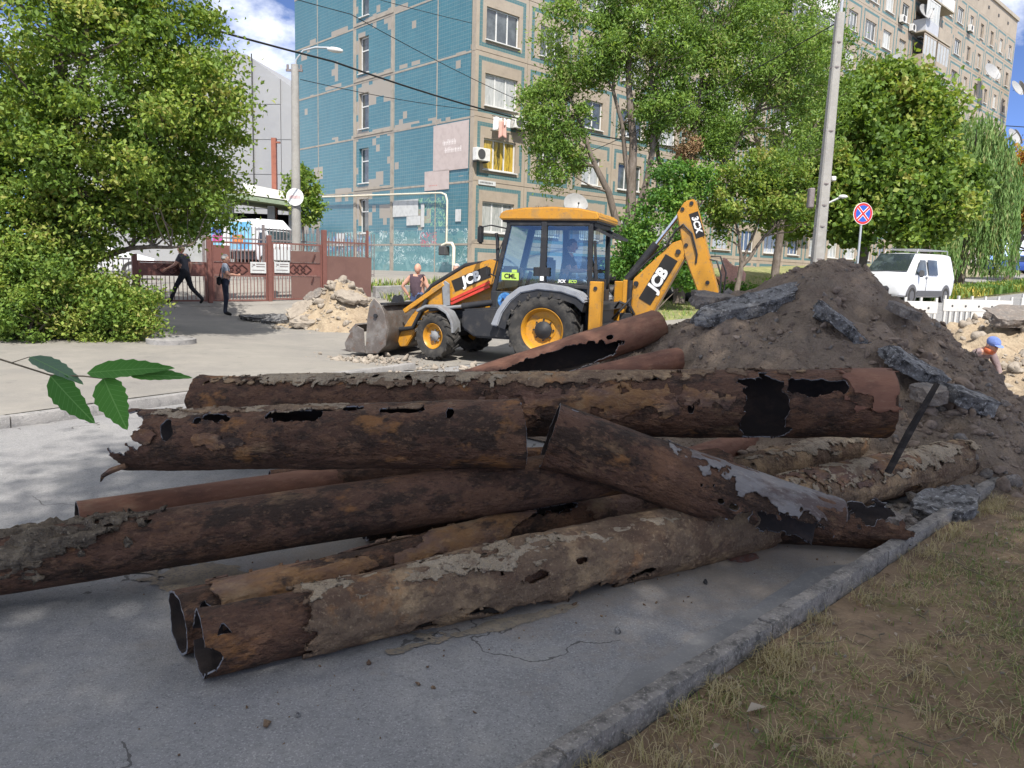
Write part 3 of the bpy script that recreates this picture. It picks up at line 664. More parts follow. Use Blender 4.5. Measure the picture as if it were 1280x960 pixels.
# ================================================================ RUSTY PIPES
def wrapdeg(d): return (d+180) % 360-180
def pipe_mesh(L, rad, field, nu, nv, seed, mat, thick=.009, rough=.006, dent=.01, rfun=None):
    u = np.linspace(0, L, nu); v = np.linspace(0, 360, nv, endpoint=False)
    U, Vd = np.meshgrid(u, v, indexing='ij')
    f = field(U, Vd)
    eps_u, eps_v = L/nu*.5, 360/nv*.5
    gu = (field(U+eps_u, Vd)-field(U-eps_u, Vd))/(2*eps_u); gv = (field(U, Vd+eps_v)-field(U, Vd-eps_v))/(2*eps_v*math.pi/180*rad)
    g2 = gu*gu+gv*gv+1e-4
    st = np.where(f < 0, np.clip(-f/g2, 0, 1.2), 0)
    du = np.clip(st*gu, -L/nu*1.3, L/nu*1.3); dv = np.clip(st*gv, -2*math.pi*rad/nv*1.3, 2*math.pi*rad/nv*1.3)
    U2 = U+du; V2 = np.radians(Vd)+dv/rad
    cy, cz = np.sin(V2), np.cos(V2)
    rr = rad*(rfun(U2) if rfun else 1.0)+dent*(1+1.6*np.exp(-U2/.18)+1.0*np.exp(-(L-U2)/.18))*fbm(U2*1.6+seed, cy*1.2, cz*1.2, seed, 3)+rough*fbm(U2*9, cy*rad*22+seed, cz*rad*22, seed+3, 4)
    X, Y, Z = U2, -cy*rr, cz*rr
    i = np.arange(nu*nv).reshape(nu, nv); j = np.roll(i, -1, 1)
    Fq = np.stack([i[:-1], j[:-1], j[1:], i[1:]], -1).reshape(-1, 4)
    fk = f.ravel()[Fq].max(1) > 0
    Fq = Fq[fk]
    V = np.stack([X, Y, Z], -1).reshape(-1, 3)
    used = np.unique(Fq); remap = np.full(len(V), -1); remap[used] = np.arange(len(used))
    me = np_mesh('pipe', V[used], remap[Fq], mat, True)
    bm = bmesh.new(); bm.from_mesh(me)
    bmesh.ops.remove_doubles(bm, verts=bm.verts[:], dist=.0006)
    bm.to_mesh(me); bm.free()
    return me
def ends(L, seed, e0=.0, j0=.0, e1=.0, j1=.0, freq=3.0):
    def f(U, Vd):
        a = np.radians(Vd); c, s = np.cos(a)*freq, np.sin(a)*freq
        return np.minimum(U-e0-j0*(1+fbm(c+seed, s, 0, seed, 4)*1.6), L-U-e1-j1*(1+fbm(c, s+seed, 0, seed+9, 4)*1.6))
    return f
def holes(lst, seed, jag=.35, rad=.2):
    """lst: (u, angle, half length, half width in degrees)"""
    def f(U, Vd):
        o = np.full(U.shape, 9.0)
        a = np.radians(Vd)
        nz = fbm(U*14, np.cos(a)*3.2, np.sin(a)*3.2, seed, 4)
        for h in lst:
            u0, a0, hu, ha = h[:4]
            d = np.sqrt(((U-u0)/hu)**2+(wrapdeg(Vd-a0)/ha)**2)-1+jag*nz*1.5
            o = np.minimum(o, d*min(hu, ha*math.pi/180*rad))
        return o
    return f
def tri(u0, a0, h, w, rad):
    """triangular cut-out, apex up"""
    def f(U, Vd):
        x = U-u0; y = -wrapdeg(Vd-a0)*math.pi/180*rad
        d = np.maximum(-y-h*.5, np.maximum((2*h/w)*x+y-h*.5, -(2*h/w)*x+y-h*.5)/math.hypot(2*h/w, 1))
        return d
    return f
def cutback(L, c):
    """slanting cut at the far end"""
    return lambda U, Vd: L-U-c*(1-np.sin(np.radians(Vd)))*.5
def both(*fs):
    def f(U, Vd):
        o = fs[0](U, Vd)
        for g_ in fs[1:]: o = np.minimum(o, g_(U, Vd))
        return o
    return f
def patch(lst, seed, jag=.5, rad=.2):
    h = holes(lst, seed, jag, rad)
    return lambda U, Vd: -h(U, Vd)
def pipe(label, A, B, rad, mat, field, seed, spin=0, nu=170, nv=72, thick=.010, name='rusty_pipe', rough=.009, dent=.016, rfun=None, group=None, edge='torch_edge'):
    A, B = Vector(A), Vector(B); d = B-A; L = d.length
    x = d.normalized(); y = Vector((0, 0, 1)).cross(x).normalized(); z = x.cross(y)
    M = Matrix(((x.x, y.x, z.x, A.x), (x.y, y.y, z.y, A.y), (x.z, y.z, z.z, A.z), (0, 0, 0, 1)))
    root = thing(name, label, 'pipe', group=group); root.matrix_world = M
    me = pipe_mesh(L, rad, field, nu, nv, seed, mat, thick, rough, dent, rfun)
    me.materials.append(MATS['pipe_inside_shade']); me.materials.append(MATS[edge])
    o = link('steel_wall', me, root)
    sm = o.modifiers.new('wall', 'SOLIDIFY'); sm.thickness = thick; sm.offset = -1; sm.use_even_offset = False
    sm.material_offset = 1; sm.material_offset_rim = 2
    return root, L
def skin(root, L, rad, field, seed, mat, name='crust', thick=.012, rough=.012, dent=.012, nu=170, nv=72, rfun=None):
    """flaking layer on the outside of a pipe"""
    o = link(name, pipe_mesh(L, rad, field, nu, nv, seed, mat, thick, rough, dent, rfun), root)
    sm = o.modifiers.new('wall', 'SOLIDIFY'); sm.thickness = thick; sm.offset = -1; sm.use_even_offset = False
    return o
def noise_mask(seed, lo, fu=2.0, fv=2.0, gain=.1):
    def f(U, Vd):
        a = np.radians(Vd); return gain*(fbm(U*fu+seed*1.3, np.cos(a)*fv*.7, np.sin(a)*fv*.7, seed, 4)-lo)
    return f

def P_len(a, b): return (Vector(b)-Vector(a)).length
# 1 front pipe: bare cut end with a triangular slot, then a thick tan crust
A, B = (-1.30, 3.055, .142), (1.85, 5.05, .16)
r1, L = pipe('front pipe with torn tan crust, rust-brown bare end and triangular hole, lying on the road', A, B, .140, 'rust_dark',
    both(ends(P_len(A, B), 1, .0, .004, .0, .05), tri(.085, 46, .05, .062, .14), holes([(.0, 100, .075, 26)], 5, .12, .14)), 1, nu=460, nv=120)
skin(r1, L, .185, both(ends(L, 4, .40, .05, .15, .05, 4), holes([(1.62, 78, .075, 9), (.98, 140, .10, 14), (1.30, 122, .07, 10), (1.52, 132, .22, 13), (2.0, 132, .2, 12), (2.35, 115, .12, 10), (.62, 118, .02, 4), (1.18, 106, .025, 4), (1.42, 58, .02, 3), (1.9, 66, .03, 4)], 6, .7, .18)), 7, 'crust_tan', 'crust', .016, .014, .016, 320, 110,
     rfun=lambda u: .85+.22*sstep(.5, 2.2, u)+.03*np.sin(u*5))
FR = lambda u: .85+.22*sstep(.5, 2.2, u)+.03*np.sin(u*5)
for q_, sd in [((1.05, 18, .55, 22), 131), ((1.55, 34, .32, 20), 133), ((.50, 8, .12, 30), 135), ((2.25, 30, .35, 16), 137)]:
    skin(r1, L, .1885, both(patch([q_], sd, .95, .18), ends(L, 4, .44, .03, .3, .03, 4)), sd, 'crust_light', 'crust_flake', .008, .012, .014, 300, 110, rfun=FR)
# 2 second front pipe
A, B = (-1.475, 3.25, .137), (1.35, 5.62, .145)
r2, L = pipe('thin rusty pipe with an ochre patch and triangular hole directly behind the front pipe', A, B, .135, 'rust_dark',
    both(ends(P_len(A, B), 11, .0, .004, .0, .04), tri(.095, 42, .06, .07, .14), holes([(2.3, 10, .2, 25)], 14, .5, .14)), 2, nu=420, nv=110)
skin(r2, L, .150, both(noise_mask(31, .02, 1.6, 1.6), ends(L, 6, .14, .02, .1, .02)), 17, 'rust_ochre', 'crust', .012, .012, .008, 260, 80)
# 3 long smooth brown pipe leaving the frame at the left, mud on it
A, B = (-3.05, 3.50, .175), (.75, 4.86, .50)
r3, L = pipe('long smooth brown pipe leaving the picture at the left, with caked mud', A, B, .160, 'rust_dark', ends(P_len(A, B), 21, 0, .003, 0, .01), 3, nu=200, rough=.003, dent=.005)
skin(r3, L, .172, both(patch([(.55, 20, .55, 75), (.2, 60, .5, 60)], 33, .55, .17)), 19, 'mud', 'mud_cake', .02, .075, .03, 300, 120)
# 4 smooth reddish pipe under the upper one, left
A, B = (-2.775, 4.75, .102), (-.75, 6.30, .102)
r4, L = pipe('smooth reddish brown pipe end lying on the road at the far left', A, B, .100, 'rust_red', ends(P_len(A, B), 22, 0, .003, 0, .01), 4, rough=.002, dent=.004)
# 5 big upper pipe with a ragged left end and a row of holes
A, B = (-2.62, 5.02, .555), (.135, 4.45, .80)
Lq = P_len(A, B)
r5, L = pipe('big upper pipe with ragged left end and a row of rust holes along its top', A, B, .203, 'rust_dark',
    both(ends(Lq, 23, .03, .06, .0, .006, 2.6), cutback(Lq, .16), holes([(.02, 60, .30, 50)], 36, .35, .2), holes([(.50, 62, .045, 17), (.71, 45, .03, 7), (.82, 38, .10, 12), (1.36, 36, .20, 13), (1.62, 22, .22, 7), (2.02, 30, .16, 8), (2.36, 40, .025, 13), (1.12, 20, .05, 5)], 35, .55, .2)), 5, nu=330, nv=120, dent=.014)
for q_ in [(.36, 75, .10, 14), (.84, 86, .17, 12)]: skin(r5, L, .213, both(patch([q_], 41, .6, .2)), 23, 'rust_ochre', 'rust_scale', .012, .012, .008, 300, 110)
skin(r5, L, .209, both(patch([(1.5, 14, .8, 12), (.8, 20, .4, 8)], 43, .7, .2), noise_mask(45, -.05, 2, 2)), 27, 'crust_tan', 'crust', .009, .01, .008, 300, 110)
for q_, sd in [((1.30, 12, .42, 16), 141), ((.62, 22, .2, 14), 143)]:
    skin(r5, L, .2075, both(patch([q_], sd, .95, .2)), sd, 'crust_light', 'crust_flake', .006, .008, .014, 300, 110)
# torn flap hanging at the ragged end
mb = MB(); mb.tube([(.16, -.15, -.14), (.06, -.17, -.17), (-.02, -.16, -.21), (-.05, -.15, -.25)], [.02, .022, .014, .004], 6)
mb.build('torn_flap', 'rust_ochre', r5, smooth=30)
# 6 the longest pipe, right part burst open
A, B = (-2.72, 6.62, .49), (2.86, 5.75, .842)
Lq = P_len(A, B)
H6 = both(holes([(4.72, 105, .19, 82)], 51, .26, .26), holes([(5.08, 52, .26, 18), (4.62, 40, .12, 12)], 53, .5, .26))
r6, L = pipe('longest upper pipe with burst open right part and cut right end', A, B, .262, 'rust_dark',
    both(ends(Lq, 24, .0, .02, .0, .008), holes([(4.72, 105, .17, 78)], 51, .26, .26), holes([(5.08, 52, .24, 16), (4.62, 40, .10, 10), (4.18, 88, .03, 8), (3.9, 30, .03, 5)], 53, .5, .26)), 6, nu=380, nv=120, dent=.016)
skin(r6, L, .275, both(H6, noise_mask(61, -.22, 1.1, 1.4), patch([(2.3, 2, 2.2, 40)], 63, .4, .26)), 31, 'crust_tan', 'crust', .013, .014, .012, 320, 110)
skin(r6, L, .268, both(H6, patch([(3.55, 76, .72, 24)], 67, .8, .26)), 35, 'rust_ochre', 'rust_scale', .01, .012, .008, 300, 110)
skin(r6, L, .271, both(H6, patch([(5.5, 28, .20, 56)], 65, .55, .26)), 33, 'rust_red', 'scraped_band', .008, .004, .004, 220, 90)
for q_, sd in [((2.0, 10, .8, 26), 145), ((1.0, 14, .5, 24), 147)]:
    skin(r6, L, .2775, both(H6, patch([q_], sd, .9, .26)), sd, 'crust_light', 'crust_flake', .008, .012, .012, 340, 110)
# 7 diagonal pipe across the front
A, B = (.235, 4.60, .765), (1.97, 4.52, .235)
Lq = P_len(A, B)
r7, L = pipe('diagonal pipe slanting down to the kerb in front, scraped grey at its right end', A, B, .196, 'rust_dark',
    both(ends(Lq, 25, 0, .004, .0, .01), holes([(1.72, 150, .62, 74)], 71, .2, .2), holes([(.10, 10, .03, 5), (1.07, 92, .02, 5), (1.15, 95, .03, 6), (1.0, 70, .012, 3), (.93, 76, .014, 3), (.98, 84, .01, 2.5)], 73, .5, .2)), 7, nu=240, nv=110)
skin(r7, L, .1985, both(patch([(1.45, 16, .60, 46)], 75, .75, .2)), 37, 'rust_grey', 'scraped_band', .006, .005, .010, 300, 120)
# 8 open torn shell at the kerb
A, B = (1.28, 5.05, .17), (2.72, 4.93, .17)
Lq = P_len(A, B)
r8, L = pipe('torn open pipe shell with dark hollow resting against the kerb under the diagonal pipe', A, B, .185, 'rust_dark',
    both(ends(Lq, 26, 0, .03, .02, .09, 3.5), holes([(.9, 5, .9, 74)], 81, .3, .19)), 8, nu=220, nv=100)
# 9, 10, 11 pipes running under the long one to the mound
A, B = (1.25, 6.17, .145), (3.05, 8.05, .16)
r9, L = pipe('purplish brown pipe half hidden behind the burst long pipe', A, B, .140, 'rust_red', both(ends(P_len(A, B), 27, 0, .02, 0, .05)), 9)
A, B = (1.15, 5.45, .165), (4.0, 7.48, .29)
r10, L = pipe('crusty middle pipe running to the mound below the leaning bar', A, B, .128, 'rust_dark', both(ends(P_len(A, B), 28, 0, .02, .04, .06)), 10, nu=190)
skin(r10, L, .15, both(ends(L, 8, .3, .05, .15, .05), noise_mask(91, -.32, 2, 2)), 41, 'crust_tan', 'crust', .014, .016, .012, 260, 80)
for q_, sd in [((1.9, 12, .7, 40), 153), ((2.7, 20, .5, 36), 155)]:
    skin(r10, L, .1575, both(patch([q_], sd, .9, .15)), sd, 'crust_light', 'crust_flake', .008, .012, .012, 240, 80)
A, B = (1.55, 5.05, .175), (4.1, 6.72, .21)
r11, L = pipe('thick tan crusted pipe beside the kerb with its right end under the mound', A, B, .150, 'rust_dark', both(ends(P_len(A, B), 29, 0, .02, .05, .08)), 11, nu=190)
skin(r11, L, .180, both(ends(L, 9, .1, .05, .12, .07), holes([(1.9, 120, .12, 14), (2.3, 60, .03, 8)], 93, .6, .18)), 43, 'crust_tan', 'crust', .016, .016, .014, 280, 90)
skin(r11, L, .190, both(patch([(1.35, 20, .75, 45)], 95, .55, .18)), 47, 'rust_ochre', 'rust_scale', .012, .012, .01, 240, 90)
for q_, sd in [((1.5, 16, .8, 44), 149), ((2.3, 26, .45, 34), 151)]:
    skin(r11, L, .1915, both(patch([q_], sd, .9, .18)), sd, 'crust_light', 'crust_flake', .008, .012, .014, 240, 90)
# 12, 13 brown pipes lying up the left flank of the mound
A, B = (-.75, 8.35, .36), (1.80, 9.62, 1.13)
Lq = P_len(A, B)
r12, L = pipe('reddish pipe split wide open underneath, lying up the mound below the rear wheel', A, B, .200, 'rust_red',
    both(ends(Lq, 30, 0, .01, .0, .006), holes([(1.22, 104, .98, 58)], 97, .16, .2), holes([(2.12, 62, .05, 8)], 98, .4, .2)), 12, nu=240, nv=100, rough=.003)
A, B = (-.2, 7.65, .42), (1.86, 8.6, .82)
r13, L = pipe('short reddish pipe end in front of the split pipe on the mound', A, B, .138, 'rust_red', ends(P_len(A, B), 31, 0, .01, 0, .003), 13, rough=.003)
# 14 small pipe end, 15 torn dark shell inside the pile
A, B = (-1.80, 5.60, .105), (.35, 6.75, .105)
r14, L = pipe('grey rimmed small pipe end visible under the big upper pipe', A, B, .100, 'rust_dark', ends(P_len(A, B), 32, 0, .004, 0, .01), 14)
A, B = (-.35, 4.78, .16), (1.6, 5.62, .30)
r15, L = pipe('torn dark pipe shell inside the pile behind the thin rusty pipe', A, B, .19, 'rust_dark', both(ends(P_len(A, B), 34, 0, .05, 0, .02), holes([(.5, 60, .38, 42), (1.1, 30, .2, 25)], 99, .5, .19)), 15, nu=200, nv=90)
A, B = (-.95, 4.72, .135), (1.25, 6.05, .14)
r16, L = pipe('added dark pipe deep inside the pile below the long smooth one', A, B, .130, 'rust_dark', both(ends(P_len(A, B), 36, 0, .03, 0, .03), holes([(.6, 60, .1, 20)], 101, .5, .13)), 16, nu=140, nv=60)  # extra pipe added to fill the gap and darken the pile's inside
A, B = (-.45, 5.35, .150), (1.30, 6.60, .15)
r17, L = pipe('added dark pipe at the very back of the pile under the longest one', A, B, .145, 'rust_dark', ends(P_len(A, B), 37, 0, .03, 0, .03), 17, nu=120, nv=60)  # second added filler pipe, keeps bright road out of the dark interior
# leaning charred bar at the right cut end
mb = MB(); mb.tube([(0, 0, 0), (.07, .02, .33), (.16, .03, .72)], [.028, .03, .022], 6)
o = mb.build('leaning_bar', 'charred_wood', None, (2.78, 5.50, .36), (0, R(12), 0)); tag(o, 'thin charred bar leaning against the cut end of the longest pipe', 'bar')
# sand patches on the road under the pile
def road_patch(name, label, cat, s, w, rs, rw, ang, mat, seed, h=.012):
    """ragged thin film of loose stuff lying on the road"""
    nx, ny = 150, 60
    U, W = np.meshgrid(np.linspace(-1.5, 1.5, nx), np.linspace(-1.5, 1.5, ny), indexing='ij')
    f = 1-np.hypot(U, W)+.75*fbm(U*rs*5+seed, W*rw*5, 0, seed, 5)+.35*fbm(U*rs*22, W*rw*22+seed, 0, seed+4, 3)
    X, Y = U*rs*math.cos(ang)-W*rw*math.sin(ang), U*rs*math.sin(ang)+W*rw*math.cos(ang)
    Z = .0035+h*np.clip(f, 0, 1)+.004*np.clip(fbm(X*30, Y*30, 0, seed+7, 3), 0, 1)*(f > .1)
    i_ = np.arange(nx*ny).reshape(nx, ny); Fq = np.stack([i_[:-1, :-1], i_[1:, :-1], i_[1:, 1:], i_[:-1, 1:]], -1).reshape(-1, 4)
    Fq = Fq[f.ravel()[Fq].min(1) > 0]
    used = np.unique(Fq); rm_ = np.full(nx*ny, -1); rm_[used] = np.arange(len(used))
    V = np.stack([X, Y, Z], -1).reshape(-1, 3)[used]
    o = link(name, np_mesh(name, V, rm_[Fq], mat, True), None, SW(s, w)); return tag(o, label, cat, kind='stuff')
pmat('sand_film', (0.25, 0.205, 0.15), [(6, (0.19, 0.16, 0.12), .45, .65, 8), (60, (0.12, 0.115, 0.11), .5, .62, 3, .8)], rough=1, coord='World', bump=[(80, .5, .006)])
pmat('rust_dust', (0.13, 0.06, 0.045), [(14, (0.10, 0.045, 0.035), .45, .65, 8), (40, (0.12, 0.11, 0.105), .5, .6, 3, .8)], rough=1, coord='World', bump=[(80, .5, .006)])
road_patch('sand_patch', 'strip of sand on the road under the long smooth pipe', 'sand', 1.5, 3.98, 1.0, .16, R(-22), 'sand_film', 3)
road_patch('sand_patch', 'thin streak of sand along the foot of the crusted front pipe', 'sand', 2.35, 2.74, .45, .045, R(32), 'sand_film', 5, .003)
road_patch('rust_flakes', 'patch of red rust flakes on the road by the torn shell', 'rust', 4.15, 2.52, .10, .06, R(20), 'rust_dust', 7, .004)
# ================================================================ TREES AND PLANTS
def unit(a): return a/np.maximum(np.linalg.norm(a, axis=1, keepdims=True), 1e-9)
def leaves_mesh(name, P, size, mat, seed, aspect=.55, up=.7, droop=.0, tint=None, jitter=.35, dirs=None):
    r = np.random.default_rng(seed); n = len(P)
    N = unit(r.normal(size=(n, 3))+np.array([0, 0, up]))
    T = unit(np.cross(N, unit(r.normal(size=(n, 3)))))
    if dirs is not None: T = unit(dirs+.25*r.normal(size=(n, 3))); N = unit(np.cross(T, unit(r.normal(size=(n, 3)))))
    T[:, 2] -= droop; T = unit(T); B = unit(np.cross(N, T)); N = np.cross(T, B)
    s = (size*(1+jitter*r.uniform(-1, 1, n)))[:, None]
    fold = .16
    v0 = P-T*s*.5; v2 = P+T*s*.5-N*s*.06
    v1 = P+B*s*aspect*.5+N*s*fold-T*s*.06; v3 = P-B*s*aspect*.5+N*s*fold-T*s*.06
    V = np.stack([v0, v1, v2, v3], 1).reshape(-1, 3)
    i = np.arange(n)*4
    F = np.concatenate([np.stack([i, i+1, i+2], -1), np.stack([i, i+2, i+3], -1)])
    if tint is None: tint = r.random(n)
    return np_mesh(name, V, F, mat, False, tint=np.repeat(np.clip(tint, 0, 1), 4))
def clump_points(lobes, seed, ncl, nleaf, crad, flat=.75, shell=.45):
    """lobes: (cx, cy, cz, rx, ry, rz, weight) -> leaf points, clump ids, clump centres"""
    r = np.random.default_rng(seed); L = np.array(lobes, float)
    wt = L[:, 6]/L[:, 6].sum(); li = r.choice(len(L), ncl, p=wt)
    d = unit(r.normal(size=(ncl, 3))); q = (shell**3+(1-shell**3)*r.random(ncl))**(1/3)
    Cc = L[li, :3]+d*q[:, None]*L[li, 3:6]
    cid = r.integers(0, ncl, nleaf)
    cs = crad*r.uniform(.55, 1.35, ncl)
    g = r.normal(size=(nleaf, 3))*np.array([.5, .5, .5*flat])
    P = Cc[cid]+g*cs[cid][:, None]
    return P, cid, Cc
def wobble(p, q, n, amp, r):
    p, q = np.array(p, float), np.array(q, float); out = []
    L = np.linalg.norm(q-p)
    for k in range(n+1):
        t = k/n; x = p*(1-t)+q*t
        if 0 < k < n: x = x+r.normal(size=3)*amp*L/n
        out.append(x)
    return out
def tree(name, label, base, trunks, lobes, ncl, nleaf, crad, size, leaf, seed, aspect=.55, up=.7, droop=.1, limbs=60, group=None, extra=None, flat=.75, shell=.45, bark='bark', cat='tree'):
    """trunks: list of lists of (x, y, z, r) relative to the base"""
    r = np.random.default_rng(seed+1); b = np.array(base)
    t = thing(name, label, cat, base, group=group)
    P, cid, Cc = clump_points(lobes, seed, ncl, nleaf, crad, flat, shell)
    mb = MB(); nodes = []
    for tr in trunks:
        a = np.array(tr, float); pts, rad = [], []
        for k in range(len(a)-1):
            for w in wobble(a[k, :3], a[k+1, :3], 3, .06, r)[:-1]: pts.append(w)
            rad += list(np.linspace(a[k, 3], a[k+1, 3], 4)[:-1])
        pts.append(a[-1, :3]); rad.append(a[-1, 3])
        mb.tube([tuple(p) for p in pts], rad, 8)
        for p, q in zip(pts, rad): nodes.append((p, q))
    NP = np.array([p for p, q in nodes]); NR = np.array([q for p, q in nodes])
    for c in Cc[:limbs]:
        dd = np.linalg.norm(NP-c, axis=1)+1.6*np.maximum(0, NP[:, 2]-c[2]+.3)
        k = int(np.argmin(dd)); st = NP[k]
        L = np.linalg.norm(c-st)
        if L < .25: continue
        pts = wobble(st, c, 4, .16, r)
        r0 = min(NR[k]*.6, .012+.016*L)
        mb.tube([tuple(p) for p in pts], list(np.linspace(r0, .006, len(pts))), 5)
    mb.build('trunk', bark, t, smooth=60)
    tint = np.clip(.38+.24*r.normal(size=len(Cc))[cid]+.17*r.normal(size=nleaf), 0, 1)
    o = link('crown', leaves_mesh('crown', P, size, leaf, seed+2, aspect, up, droop, tint), t)
    if extra: extra(t)
    return t
def G(x, y): return (x, y, float(ground(x, y)))

# large linden at the left, its crown hanging over the shrubs
tree('linden_tree', 'large bright green linden tree filling the upper left corner', G(-9.6, 16.2),
     [[(0, 0, 0, .24), (.1, 0, 2.0, .2), (.3, -.1, 4.5, .15), (.2, 0, 8.5, .05)], [(.05, 0, 1.6, .13), (1.6, -.3, 3.4, .09), (3.2, -.5, 4.6, .03)], [(0, 0, 1.8, .12), (-1.6, -.6, 3.6, .08), (-2.8, -.8, 6, .03)], [(.1, 0, 2.4, .1), (1.4, -1.2, 5.2, .06), (2.2, -1.6, 7.4, .02)], [(.05, 0, 1.3, .1), (1.7, -.2, 1.9, .05), (3, -.3, 2.0, .02)]],
     [(0, 0, 6.2, 3.3, 2.8, 3.0, 3), (1.9, -.4, 4.6, 2.2, 2.0, 2.0, 2.2), (3.1, -.5, 4.5, 1.15, 1.1, .75, .55), (2.5, .2, 2.95, 1.15, 1.1, .9, .9), (-2.4, -.5, 4.6, 2.4, 2.0, 2.4, 1.6), (.6, -.6, 3.3, 2.2, 1.6, 1.3, 1.6), (1.3, 0, 7.3, 2.0, 2, 1.6, 1.1), (-.5, -1.6, 8.0, 3.0, 1.6, 1.6, 1.2), (-.6, -.5, 2.5, 2.2, 1.2, 1.2, 1.5), (-3.0, -.4, 2.6, 1.6, 1.2, 1.3, .9), (2.9, .2, 5.9, .8, .8, .8, .3)],
     860, 125000, .46, .100, 'leaf_linden', 31, aspect=.62, up=.55, droop=.35, limbs=200, shell=.5, flat=.62)
# shrubs of the bed below
def shrub(label, x, y, lobes, ncl, nleaf, seed, leaf='leaf_bush', size=.085, crad=.32, group=None, name='shrub', droop=0.0, aspect=.6):
    return tree(name, label, G(x, y), [[(0, 0, 0, .03), (.1, 0, .5, .02), (.15, 0, 1.0, .01)], [(.05, 0, .05, .03), (-.4, 0, .6, .012)], [(0, 0, .02, .03), (.5, -.1, .6, .012)]], lobes, ncl, nleaf, crad, size, leaf, seed, aspect=aspect, up=.6, droop=droop, limbs=40, cat='shrub', group=group, shell=.3)
shrub('broad light green shrub at the right end of the bed by the manhole', -8.3, 15.4, [(0, 0, .65, .90, .8, .70, 2), (-.5, .2, 1.0, .8, .7, .65, 1.0), (.5, -.1, .55, .55, .6, .5, .7), (-.9, 0, 1.75, .14, .14, .5, .22), (-.35, .1, 1.55, .12, .12, .45, .18), (.25, .1, 1.3, .12, .12, .4, .16), (.85, 0, .95, .3, .2, .16, .14), (.95, -.2, .45, .35, .25, .14, .14)], 170, 17500, 51)
shrub('tall light green shrub at the left edge of the picture', -9.35, 14.75, [(0, 0, .75, .8, .7, .85, 2), (-.1, .1, 1.5, .6, .6, .8, 1.2), (-.9, 0, .9, .6, .6, 1.0, 1), (.35, 0, 2.1, .13, .13, .55, .2), (-.35, .1, 2.35, .14, .14, .5, .2), (.7, -.2, 1.35, .3, .2, .3, .2)], 150, 15500, 52)
shrub('dark green shrub behind the light ones below the linden', -9.7, 16.6, [(-.3, 0, .7, 1.2, .7, .75, 2), (.9, .2, .6, .6, .6, .5, .7), (-1.8, 0, 1.2, 1.0, .6, 1.0, 1)], 120, 12000, 53, 'leaf_linden', .1, .42)
# ash trees before the long facade
tree('ash_tree', 'tall loose ash tree with several trunks behind the yellow arm', G(4.15, 28.2),
     [[(0, 0, 0, .26), (-.05, 0, 2.4, .22), (-.1, 0, 4.6, .16), (-.4, 0, 8, .1), (-.5, 0, 11.5, .04)], [(-.05, 0, 2.2, .15), (-1.4, 0, 4.9, .1), (-2.1, 0, 6.6, .06), (-2.9, -.2, 8, .02)], [(0, 0, 2.6, .14), (.6, .1, 5.5, .1), (.5, 0, 9.5, .04)], [(-.1, 0, 4, .1), (-.9, 0, 7.5, .06), (-1.2, 0, 10.5, .02)]],
     [(-2.9, 0, 6.6, 1.2, 1.2, 1.5, 1.5), (-2.7, 0, 4.9, .9, .9, .8, .55), (-1.9, 0, 9.2, 1.9, 1.5, 1.7, 2), (.6, 0, 9.6, 1.9, 1.5, 1.9, 1.8), (.8, .2, 6.8, 1.3, 1.2, 1.0, .7), (-.2, 0, 12, 2.6, 1.5, 1.6, 1.4)],
     300, 40000, .48, .15, 'leaf_ash', 61, aspect=.38, up=.35, droop=.35, limbs=110, shell=.35)
tree('ash_tree', 'second loose ash tree with a dead brown tuft right of the tall one', G(6.3, 29.6),
     [[(0, 0, 0, .24), (-.05, 0, 2.6, .18), (.2, 0, 5.5, .12), (.4, 0, 9, .05)], [(0, 0, 2.8, .13), (1.5, 0, 5.5, .09), (2.8, 0, 8.0, .03)], [(0, 0, 2.2, .13), (-1.1, 0, 5.4, .08), (-1.4, 0, 8.2, .03)]],
     [(-.4, 0, 8.2, 2.0, 1.6, 2.1, 2.2), (2.0, 0, 8.8, 2.2, 1.6, 1.9, 2.0), (3.8, 0, 8.6, 1.6, 1.4, 1.8, 1.3), (.9, 0, 11.4, 3.0, 1.6, 1.5, 1.6), (1.1, 0, 6.2, 1.3, 1.2, 1.0, .8), (3.4, 0, 5.9, 1.2, 1, .9, .35)],
     290, 37000, .5, .15, 'leaf_ash', 62, aspect=.38, up=.35, droop=.35, limbs=110, shell=.35,
     extra=lambda t: link('dead_tuft', leaves_mesh('dead_tuft', clump_points([(-.1, -.9, 5.6, .45, .3, .75, 1)], 5, 14, 1500, .3)[0], .13, 'leaf_brown', 5, .35, .2, .5), t))
tree('ash_tree', 'thin grey green ash tree in front of the balconies', G(11.2, 33.5),
     [[(0, 0, 0, .2), (.1, 0, 4, .14), (-.2, 0, 8, .08), (-.4, 0, 12, .03)], [(0, 0, 4, .1), (-1.6, 0, 7.5, .05), (-2.4, 0, 10, .02)], [(0, 0, 4.5, .1), (1.6, 0, 8, .05), (2.2, 0, 10.5, .02)]],
     [(-.6, 0, 11.0, 2.8, 1.6, 2.4, 2), (1.2, 0, 9, 2.0, 1.5, 2.0, 1.3), (-2.0, 0, 8, 1.6, 1.3, 1.6, 1), (.4, 0, 6.6, 1.8, 1.3, 1.2, .7)],
     190, 18000, .55, .16, 'leaf_ash', 63, aspect=.36, up=.3, droop=.4, limbs=110, shell=.3)
shrub('dense dark green young tree behind the boom of the digger', 5.0, 27.0, [(0, 0, 2.9, 1.25, 1.0, 1.7, 2.4), (-.9, 0, 1.8, .8, .8, 1.1, 1), (.9, .1, 1.7, .7, .7, 1.0, .8), (.6, 0, 4.4, 1.0, .8, 1.0, .8)], 150, 17000, 64, 'leaf_dense', .13, .42)
